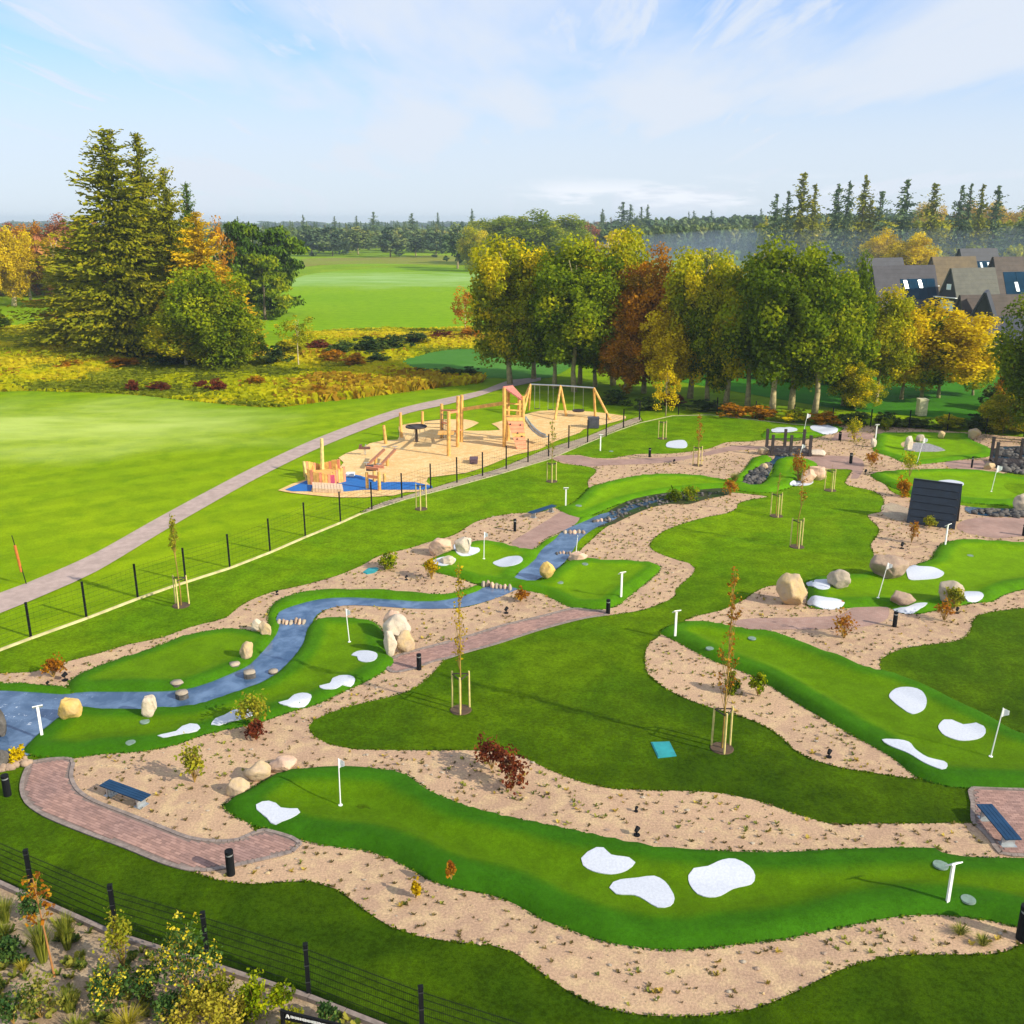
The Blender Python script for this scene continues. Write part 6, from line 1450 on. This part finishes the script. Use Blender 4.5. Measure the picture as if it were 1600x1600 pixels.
def climber():
    o = wp(705, 695); root = empty('climbing_frame', o, 'orange timber climbing frame with ropes left of the tower', 'climbing frame')
    for (x, yb, yt, x2) in ((690,684,631,690),(701,712,643,701),(715,698,619,715.5),(721,690,617,721.5)):
        mb = MB(); pole(mb, x, yb, yt, o, .15, x2); mb.build('post', m_owood, root)
    T = lambda x, yb, y: at_depth(x, y, wp(x, yb).y) - o
    for a, b in (((690,684,641),(715,698,641)),((701,712,645),(715,698,643)),((690,684,660),(701,712,662)),((715,698,672),(721,690,672)),((690,684,674),(715,698,674))):
        mb = MB(); mb.beam(T(*a), T(*b), .12, .14); mb.build('rail', m_redw, root)
    mb = MB(); mb.box(T(697,700,676), (1.3,1.2,.1)); mb.build('platform', m_owood, root)
    mb = MB()
    for k in range(5):
        f = k/4; mb.tube(T(690+11*f,684,644), T(690+11*f,695,685), .02, .02, 4, False); mb.tube(T(690,684,648+k*7), T(701,700,650+k*8), .02, .02, 4, False)
    mb.build('climbing_net', m_rope, root)
    mb = MB(); mb.tube(T(690,684,655), T(664,668,658), .025, .025, 4); mb.tube(T(690,684,662), T(664,668,662), .025, .025, 4); mb.tube(T(690,684,668), T(664,668,667), .025, .025, 4); mb.build('rope_bridge', m_rope, root)
    # long beam to the tower
    mb = MB(); mb.beam(T(721,690,640), at_depth(789,629.5,wp(788,696).y)-o, .16, .28); mb.build('connecting_beam', m_owood, root)
climber()
def tower():
    o = wp(803, 700); root = empty('play_tower', o, 'tall orange play tower with red roof and climbing ramp', 'play tower')
    T = lambda x, yb, y: at_depth(x, y, wp(x, yb).y) - o
    for (x, yb, yt) in ((788,698,606),(794,688,608),(817,695,619),(811,686,622)):
        mb = MB(); pole(mb, x, yb, yt, o, .16); mb.build('post', m_owood, root)
    # red roof sloping to the right
    a, b, c, d = T(786,698,604), T(801,686,602), T(817,684,620), T(815,700,624)
    V = [a, b, c, d]; V += [v-Vector((0,0,.12)) for v in V]; mb = MB(); mb.add(V, [(0,1,2,3),(7,6,5,4),(0,4,5,1),(1,5,6,2),(2,6,7,3),(3,7,4,0)]); mb.build('roof', simple('roof_red', (.62,.20,.15), .7), root)
    mb = MB(); mb.box((T(788,698,652)+T(817,686,652))/2, (1.5,1.3,.12)); mb.build('platform', m_owood, root)
    for y in (630, 640):
        mb = MB(); mb.beam(T(788,698,y), T(817,695,y+2), .08, .12); mb.build('rail', m_owood, root)
    # ramp of boards with holds
    top = [T(791,698,652), T(817,697,652)]; bot = [wp(804,703)-o, wp(823,701)-o]; n = 8
    bot[0] = wp(808,702)-o
    for i in range(n):
        t0, t1 = i/n, (i+1)/n-.01; A0, A1 = top[0].lerp(bot[0], t0), top[0].lerp(bot[0], t1); B0, B1 = top[1].lerp(bot[1], t0), top[1].lerp(bot[1], t1)
        V = [A0, B0, B1, A1]; V += [v+Vector((0, .12, -.05)) for v in V]; mb = MB(); mb.add(V, [(0,3,2,1),(4,5,6,7),(0,1,5,4),(1,2,6,5),(2,3,7,6),(3,0,4,7)]); mb.build('ramp_board', m_redw if i % 4 else m_owood, root)
    rg = random.Random(1)
    for i in range(5):
        t = rg.uniform(.15, .85); q = top[0].lerp(bot[0], t).lerp(top[1].lerp(bot[1], t), rg.uniform(.1, .9)); mb = MB(); mb.tube(q, q+Vector((0,-.08,.03)), .08, .05, 6); mb.build('climbing_hold', m_dark, root)
    # slide
    P = [T(821,690,654), T(828,688,664), T(836,690,673), T(845,692,680), T(853,694,683)]; mb = MB()
    for i in range(4):
        mb.beam(P[i], P[i+1], .55, .06); 
    mb.build('slide_bed', m_grey, root)
    for s in (-1, 1):
        mb = MB()
        for i in range(4): mb.beam(P[i]+Vector((0, s*.28, .1)), P[i+1]+Vector((0, s*.28, .1)), .05, .2)
        mb.build('slide_side', m_grey, root)
tower()
def swings():
    o = wp(870, 650); root = empty('swing_set', o, 'long swing set with steel crossbar and orange timber legs', 'swing set')
    tops = [(829,600.5),(876,602.5),(928,606)]; Y = [wp(817,646).y, wp(875,649).y, wp(938,652).y]; TP = [at_depth(x, y, Yy)-o for (x, y), Yy in zip(tops, Y)]
    for tp, legs in zip(TP, (((807,647),(826,640),(816,652)),((867,656),(885,650)),((930,650),(954,656)))):
        for l in legs:
            mb = MB(); mb.tube(wp(*l)-o-Vector((0,0,.05)), tp, .13, .10, 8); mb.build('leg', m_owood, root)
    for a, b in zip(TP, TP[1:]):
        mb = MB(); mb.tube(a, b, .07, .07, 8); mb.build('crossbar', m_grey, root)
    def sw(t0, t1, seg, zl, name, wide=.5):
        a, b = TP[seg].lerp(TP[seg+1], t0), TP[seg].lerp(TP[seg+1], t1); c = (a+b)/2; z = zl
        seat = MB()
        if name == 'basket_seat':
            seat.tube((c.x, c.y, z), (c.x, c.y, z+.12), .55, .6, 16); s = seat.build(name, m_dark, root)
        else: seat.box((c.x, c.y, z), (wide, .22, .05)); s = seat.build(name, m_dark, root)
        ch = MB(); w = wide/2*(1.8 if name == 'basket_seat' else 1)
        for sx in (-w, w): ch.tube((c.x+sx, c.y, z), (c.x+sx*.95, c.y, c.z), .018, .018, 4, False)
        ch.build('chain', m_grey, s)
    sw(.15,.3,0,.5,'swing_seat'); sw(.6,.75,0,.5,'swing_seat'); sw(.45,.65,1,.5,'basket_seat')
swings()
def box_thing(name, x0, x1, yt, yb, label, cat, mat, depth=.7, lid=None):
    b = wp((x0+x1)/2, yb); w = (x1-x0)*pxm(b); h = topz(b, yt)-ZP; root = empty(name, b, label, cat)
    mb = MB(); mb.box((0, depth/2, h*.45), (w, depth, h*.9)); mb.build('body', mat, root); mb = MB(); mb.box((0, depth/2, h*.95), (w+.06, depth+.06, h*.1)); mb.build('lid', lid or mat, root)
    mb = MB(); mb.box((0, -.015, h*.5), (w*.7, .03, h*.5)); mb.build('front_panel', lid or mat, root)
m_gdark = simple('dark_grey_panel', (.065,.065,.085), .6)
box_thing('waste_bin', 919, 936, 653, 669, 'dark grey cabinet-like bin by the fence next to the swings', 'bin', m_gdark)
box_thing('play_crate', 734, 746, 718, 725, 'small dark crate lying on the play sand near the fence', 'crate', simple('brown_crate', (.12,.07,.09), .7), 1.0)
box_thing('sand_table', 541, 553, 740, 745, 'little white table by the blue rubber surface', 'table', m_wpaint, .5)
box_thing('utility_cabinet', 1435, 1448, 624, 650, 'pale cream cabinet standing behind the back fence', 'cabinet', simple('cream_panel', (.62,.58,.36), .7), .8)
# marker pole beyond the footpath
def marker():
    b = W(41, 912, .05); root = empty('marker_post', b, 'tall thin pole with orange sleeve beyond the footpath at left', 'marker post')
    H = topz(b, 838); mb = MB(); mb.tube((0,0,0), (-.35,0,H), .025, .02, 6); mb.build('pole', m_black, root)
    mb = MB(); mb.tube((-.15,0,H*.25), (-.28,0,H*.8), .07, .07, 8); mb.build('sleeve', simple('orange_sleeve', (.50,.14,.02), .6), root)
marker()

# ================================================================== HOUSES
m_rg = simple('roof_grey', (.050,.047,.058), .8, .2, .8); m_rb = simple('roof_brown', (.072,.052,.042), .8, .25, .8); m_ro = simple('roof_ochre', (.12,.085,.04), .8, .25, .8); m_pale = simple('roof_pale', (.095,.092,.075), .8, .2, .8)
m_pv = simple('solar_panel', (.004,.030,.065), .9, .25, .6); MATS['solar_panel'].node_tree.nodes['Principled BSDF'].inputs['Specular IOR Level'].default_value = .05
m_gab = simple('gable_black', (.02,.02,.022), .8); m_glass = simple('sky_glass', (.75,.82,.9), .15, .05)
m_slate_r = simple('roof_dark', (.03,.032,.045), .7, .25, .8)
def aframe(label, apex, rend, yb, Y, roof, pv=False, sky=(), gwin=True, hd=None, ang=None, gab=None, gcol=None):
    """apex: column/row of the near gable's tip, rend: column/row of the far ridge end, Y: distance of the gable"""
    A = at_depth(apex[0], apex[1], Y); Bq = at_depth(rend[0], rend[1], Y*1.02 if ang is None else Y+ang); H = A.z; L = math.hypot(Bq.x-A.x, Bq.y-A.y); rz = math.atan2(Bq.y-A.y, Bq.x-A.x)
    zb = 0.0; half = hd or (H-zb)*.42; root = empty('a_frame_house', (A.x, A.y, 0), label, 'house', 'steep-roofed holiday houses on the right', rz)
    for s, nm in ((-1, 'roof'), (1, 'roof')):
        V = [(-.3, s*half, zb), (L+.3, s*half, zb), (L+.3, 0, H), (-.3, 0, H)]; V += [(x, y+s*.22, z+.08) for x, y, z in V]; mb = MB()
        mb.add(V, [(0,1,2,3),(7,6,5,4),(0,4,5,1),(1,5,6,2),(2,6,7,3),(3,7,4,0)]); rf = mb.build(nm, roof, root)
        n = Vector((0, s*H, half)).normalized()*.30
        if s == -1:
            P = lambda u, t, k=1.0: Vector((u*L, s*half*(1-t), H*t)) + n*k
            if pv:
                t0, t1 = .30, .72; m_ = 4
                for i in range(m_):
                    u0, u1 = pv[0]+(pv[1]-pv[0])*i/m_, pv[0]+(pv[1]-pv[0])*((i+1)/m_)-.004; q = [P(u0,t0), P(u1,t0), P(u1,t1), P(u0,t1)]; mb = MB(); mb.add(q+[v-n*.5 for v in q], [(0,1,2,3),(0,4,5,1),(1,5,6,2),(2,6,7,3),(3,7,4,0)]); mb.build('solar_panel', m_pv, rf)
            for (u, t) in sky:
                q = [P(u,t,1.4), P(u+.055,t,1.4), P(u+.04,t+.17,1.4), P(u-.015,t+.17,1.4)]; mb = MB(); mb.add(q+[v-n*.8 for v in q], [(0,1,2,3),(0,4,5,1),(1,5,6,2),(2,6,7,3),(3,7,4,0)]); mb.build('skylight', m_glass, rf)
            mb = MB()
            for k in range(1, 12):
                t = k/12; mb.beam(P(.0,t,.74), P(1,t,.74), .04, .05)
            mb.build('roof_batten', roof, rf, kind='stuff')
    for xx in (.0, L):
        mb = MB(); e = .15 if xx else -.15; mb.add([(xx, -half+.1, zb), (xx, half-.1, zb), (xx, 0, H-.15), (xx+e*.3, -half+.1, zb), (xx+e*.3, half-.1, zb), (xx+e*.3, 0, H-.15)], [(0,1,2),(3,4,5),(0,3,4,1),(1,4,5,2),(2,5,3,0)]); g = mb.build('gable_wall', gcol or m_gab, root)
        if xx == 0 and gwin:
            mb = MB(); mb.box((-.12, -.2*0, H*.62), (.06, half*.30, H*.12)); w = mb.build('window', m_wpaint, g)
            mb = MB(); mb.box((-.16, 0, H*.62), (.04, half*.22, H*.08)); mb.build('window', m_glass, g)
            mb = MB(); mb.box((-.5, 0, H*.40), (1.0, half*1.5, .12)); mb.build('balcony', m_wpaint, g)
            mb = MB(); mb.box((-.12, 0, H*.22), (.06, half*.9, H*.22)); mb.build('window', m_glass, g)
    mb = MB(); mb.box((L/2, 0, H+.05), (L+.7, .3, .12)); mb.build('ridge', roof, root)
    return root
aframe('dark slate roof farthest left, half hidden behind a grey roof', (1352,404), (1408,402), 455, 218, m_slate_r, gwin=False)
aframe('grey A-frame roof with blue solar panels and two skylights, left of the group', (1364,416), (1458,410), 455, 196, m_rg, pv=(.40,.98), sky=((.46,.52),(.70,.52)), gwin=False)
aframe('ochre-brown A-frame with gable to the left, behind the pale one', (1457,402), (1522,400), 440, 222, m_ro, gcol=m_brown, gwin=True)
aframe('farthest A-frame with two small skylights at the top of the group', (1500,389), (1556,387), 420, 250, m_slate_r, pv=(.2,.98), sky=((.45,.52),(.65,.52)), gwin=False)
aframe('pale grey A-frame with dark gable and balcony in the middle of the group', (1487,420), (1552,416), 478, 192, m_pale, gwin=True)
aframe('A-frame with blue solar panels at the right edge of the picture', (1553,402), (1640,398), 452, 204, m_rb, pv=(.10,.98), sky=((.28,.36),(.55,.5)), gwin=False)
r = aframe('large brown roof with a little black gable, lowest of the group', (1502,462), (1650,448), 560, 158, m_rb, gwin=False)
aframe('low slate-blue roof at the right edge just behind the tree row', (1498,497), (1660,488), 575, 126, simple('roof_slate_blue', (.028,.034,.062), .8, .2, .8), gwin=False)
aframe('small black gable dormer standing before the large brown roof', (1539,458), (1543,456), 488, 150, m_slate_r, gwin=False, ang=6)

# ================================================================== GARDEN IN THE BOTTOM LEFT CORNER
L_DG = leafmat('garden_dark', (.03,.08,.02), (.07,.14,.03), (.16,.24,.04)); L_FLW = leafmat('yellow_flower', (.60,.46,.02), (.72,.58,.02), (.80,.70,.10))
L_GG = leafmat('garden_grass', (.12,.16,.02), (.24,.28,.03), (.40,.38,.06)); L_GOLDG = leafmat('golden_grass', (.28,.26,.02), (.42,.36,.03), (.55,.45,.06))
GD = [
 (68,1502,1428,44,'tall green-gold feathery grass behind the thin sapling',L_GG,'grass',2.2,None),
 (106,1482,1420,38,'tall green feathery grass right of the thin sapling',L_GG,'grass',2.0,None),
 (15,1500,1470,40,'dark green rounded shrub at the left edge of the corner garden',L_DG,'leafy',1.6,None),
 (48,1435,1400,44,'dark leafy shrub near the kerb in the corner garden',L_DG,'leafy',1.2,None),
 (8,1440,1402,44,'green and straw grass clump at the left edge near the kerb',L_GG,'grass',1.6,None),
 (6,1470,1440,34,'low green clump at the left edge below the straw grass',L_GG,'grass',1.4,None),
 (194,1515,1438,50,'upright light green shrub before the second fence post',L_YG,'leafy',1.2,None),
 (292,1555,1470,110,'bush covered in yellow flowers by the third fence post',L_DG,'leafy',1.8,(L_FLW,90)),
 (172,1570,1520,70,'low shrub with yellow flowers left of the big flowering bush',L_DG,'leafy',1.3,(L_FLW,45)),
 (225,1562,1520,60,'dark shrub with a few yellow flowers between two flowering ones',L_DG,'leafy',1.3,(L_FLW,12)),
 (64,1590,1540,70,'broad dull green clump at the bottom of the garden',L_GT,'leafy',1.2,None),
 (22,1600,1552,50,'dark bluish clump in the bottom left corner',L_DG,'leafy',1.0,None),
 (108,1580,1545,40,'small green tuft right of the broad dull clump',L_GG,'grass',1.4,None),
 (300,1600,1550,80,'golden feathery plant left of the black sign',L_GOLDG,'leafy',1.1,None),
 (350,1605,1535,90,'largest golden-green feathery plant in the bottom garden',L_GOLDG,'leafy',1.3,None),
 (345,1560,1520,50,'yellow-tinged bush behind the golden feathery plants',L_YG,'leafy',1.0,None),
 (400,1590,1538,70,'dark and light green bush right of the golden grass',L_MID,'leafy',1.4,None),
 (262,1592,1560,50,'dark small shrub below the big flowering bush',L_DG,'leafy',1.2,None),
 (440,1572,1545,44,'green bush at the kerb above the black sign',L_MID,'leafy',1.2,None),
 (510,1604,1572,36,'dark green bush right of the black sign',L_DG,'leafy',1.1,None),
 (455,1612,1580,40,'green leaves showing through the black sign frame',L_YG,'leafy',1.0,None),
 (200,1612,1580,60,'low yellow-green clump at the bottom edge',L_GOLDG,'grass',1.6,None),
 (120,1614,1592,50,'low green clump at the bottom edge left of the yellow-green one',L_GG,'grass',1.4,None),
 (36,1518,1500,24,'tiny straw tuft below the dark rounded shrub',L_GOLDG,'grass',.8,None),
 (130,1500,1482,16,'tiny green tuft on open gravel right of the grasses',L_GG,'grass',.6,None),
]
for i, (x, yb, yt, w, lb, lf, k, dn, ex) in enumerate(GD): shrub(x, yb, yt+(yb-yt)*(.2 if k == 'grass' else .35 if lf is L_GOLDG else .05), w*.9, lb, lf, 200+i, kind=k, dens=dn*(.55 if k == 'grass' else .8), lsize=.07, extra=ex, cat='shrub' if k == 'leafy' else 'grass clump')
def thin_sapling():
    b = W(85, 1526, .05); H = topz(b, 1372)-.05; rng = np.random.default_rng(5); root = empty('thin_sapling', b, 'thin orange-stemmed sapling with few leaves in the corner garden', 'young tree')
    mb = MB(); P = [Vector((-.02*i, 0, H*i/6)) for i in range(7)]; mb.path(P, [.03-.0035*i for i in range(7)], 6); mb.build('trunk', simple('orange_bark', (.38,.17,.05), .8), root)
    mb = MB(); C = []
    for i in range(16):
        z = H*rng.uniform(.55, 1.0); a = rng.uniform(0, 6.28); p = Vector((-.1, 0, z)); e = p+Vector((math.cos(a)*.32, math.sin(a)*.32, .2)); mb.tube(p, e, .008, .003, 4)
        C += [(p.lerp(e, rng.uniform(.4, 1.1)) + Vector(rng.normal(size=3)*.05))[:] for _ in range(9)]
    mb.build('branches', m_twig, root); C = np.array(C); mobj('crown', leafcards(rng, C, .09, rng.random(len(C))), L_RUST, root, kind='stuff')
thin_sapling()
def corner_sign():
    a = W(446, 1640, .05); H = topz(a, 1578) - .05; b = at_depth(502, 1602, a.y*.985); root = empty('info_sign', a, 'black framed information sign with white lettering at the bottom edge', 'sign')
    r = b-a; r.z = 0; L = r.length*1.6; x = r.normalized(); slope = (b.z-a.z-H)/r.length
    rz = math.atan2(x.y, x.x); root.rotation_euler = (0, 0, rz)
    mb = MB(); mb.box((0, 0, H/2), (.07, .07, H)); mb.build('post', m_black, root)
    mb = MB(); mb.box((L, 0, H/2-.1), (.07, .07, H-.2)); mb.build('post', m_black, root)
    mb = MB(); mb.box((L/2, 0, H-.03), (L, .05, .05)); mb.box((L/2, 0, H-.22), (L, .04, .04)); mb.box((L/2, .02, H-.125), (L, .02, .17)); mb.build('board', m_black, root)
    mb = MB(); mb.beam((.09, -.01, H-.18), (.13, -.01, H-.07), .02, .02); mb.beam((.13, -.01, H-.07), (.17, -.01, H-.18), .02, .02); mb.beam((.10, -.01, H-.14), (.16, -.01, H-.14), .02, .015)
    mb.build('logo', m_wpaint, root)
    mb = MB(); rg = random.Random(3); u = .22
    while u < L-.1:
        w = rg.uniform(.02, .035); mb.box((u, -.01, H-.125), (w, .012, rg.uniform(.05, .08))); u += w+.012
    mb.build('lettering', m_wpaint, root)
corner_sign()

# loose stones of mixed size lying on the beds
def stones(n=3600):
    rng = np.random.default_rng(77); rg = random.Random(7); P = []
    A_ = [np.array([(p.x, p.y) for p in L]) for L, z in BEDS]; ar = np.array([np.prod(a.max(0)-a.min(0)) for a in A_]); ar = ar/ar.sum()
    for a, k in zip(A_, ar):
        m_ = int(n*k*3); X = rng.uniform(a[:, 0].min(), a[:, 0].max(), m_); Y = rng.uniform(a[:, 1].min(), a[:, 1].max(), m_); g = inside_np(X, Y, a) & (Y < 75); P.append(np.stack([X[g], Y[g]], 1))
    P = np.concatenate(P); keep = np.ones(len(P), bool)
    for g in GREENS: keep &= ~inside_np(P[:, 0], P[:, 1], g['L'])
    for nm in ('brick_path', 'water', 'stream_bed', 'pond'):
        for L in POLYS.get(nm, []): keep &= ~inside_np(P[:, 0], P[:, 1], np.array(L))
    P = P[keep]; rng.shuffle(P); P = P[:n]; pr = []
    for k in range(5):
        bm = bmesh.new(); bmesh.ops.create_icosphere(bm, subdivisions=1, radius=1); V = [Vector(v.co)*rg.uniform(.75, 1.15) for v in bm.verts]; F = [tuple(v.index for v in f.verts) for f in bm.faces]; bm.free(); pr.append((V, F))
    for mt, sel in ((R_GREY, P[::3]), (R_TAN, P[1::3]), (R_BROWN, P[2::3])):
        mb = MB()
        for x, y in sel.tolist():
            V, F = pr[rg.randrange(5)]; s = .018+.05*rg.random()**2.5; c, q = math.cos(rg.random()*6), math.sin(rg.random()*6); mb.add([(x+(v.x*c-v.y*q)*s*1.3, y+(v.x*q+v.y*c)*s, .074+v.z*s*.7+s*.2) for v in V], F)
        mb.build('bed_stones', mt, kind='stuff')
stones()

# ================================================================== AIR
hz = MB(); hz.box((0, 1700, 14.5), (7000, 3800, 31)); me = mesh('haze', hz.v, hz.f); m = bpy.data.materials.new('haze'); m.use_nodes = True; m.node_tree.nodes.clear()
vo = m.node_tree.nodes.new('ShaderNodeVolumePrincipled'); vo.inputs['Color'].default_value = (.72,.88,1.0,1); vo.inputs['Density'].default_value = .00022; vo.inputs['Anisotropy'].default_value = .2
oo = m.node_tree.nodes.new('ShaderNodeOutputMaterial'); m.node_tree.links.new(vo.outputs[0], oo.inputs['Volume']); o = mobj('haze', me, m, kind='stuff')

# thin mist lying before the far wood on the right, in long flat banks
m = bpy.data.materials.new('mist'); m.use_nodes = True; m.node_tree.nodes.clear()
vo = m.node_tree.nodes.new('ShaderNodeVolumePrincipled'); vo.inputs['Color'].default_value = (.62,.80,1.0,1); vo.inputs['Density'].default_value = .0036
oo = m.node_tree.nodes.new('ShaderNodeOutputMaterial'); m.node_tree.links.new(vo.outputs[0], oo.inputs['Volume'])
bm = bmesh.new()
for (x, y, z, a, b, c) in ((120, 345, 7, 100, 60, 9), (205, 335, 7, 95, 60, 10)):
    bmesh.ops.create_icosphere(bm, subdivisions=4, radius=1, matrix=Matrix.Translation((x, y, z)) @ Matrix.Diagonal((a, b, c, 1)))
me = bpy.data.meshes.new('mist'); bm.to_mesh(me); bm.free(); mobj('mist', me, m, kind='stuff')
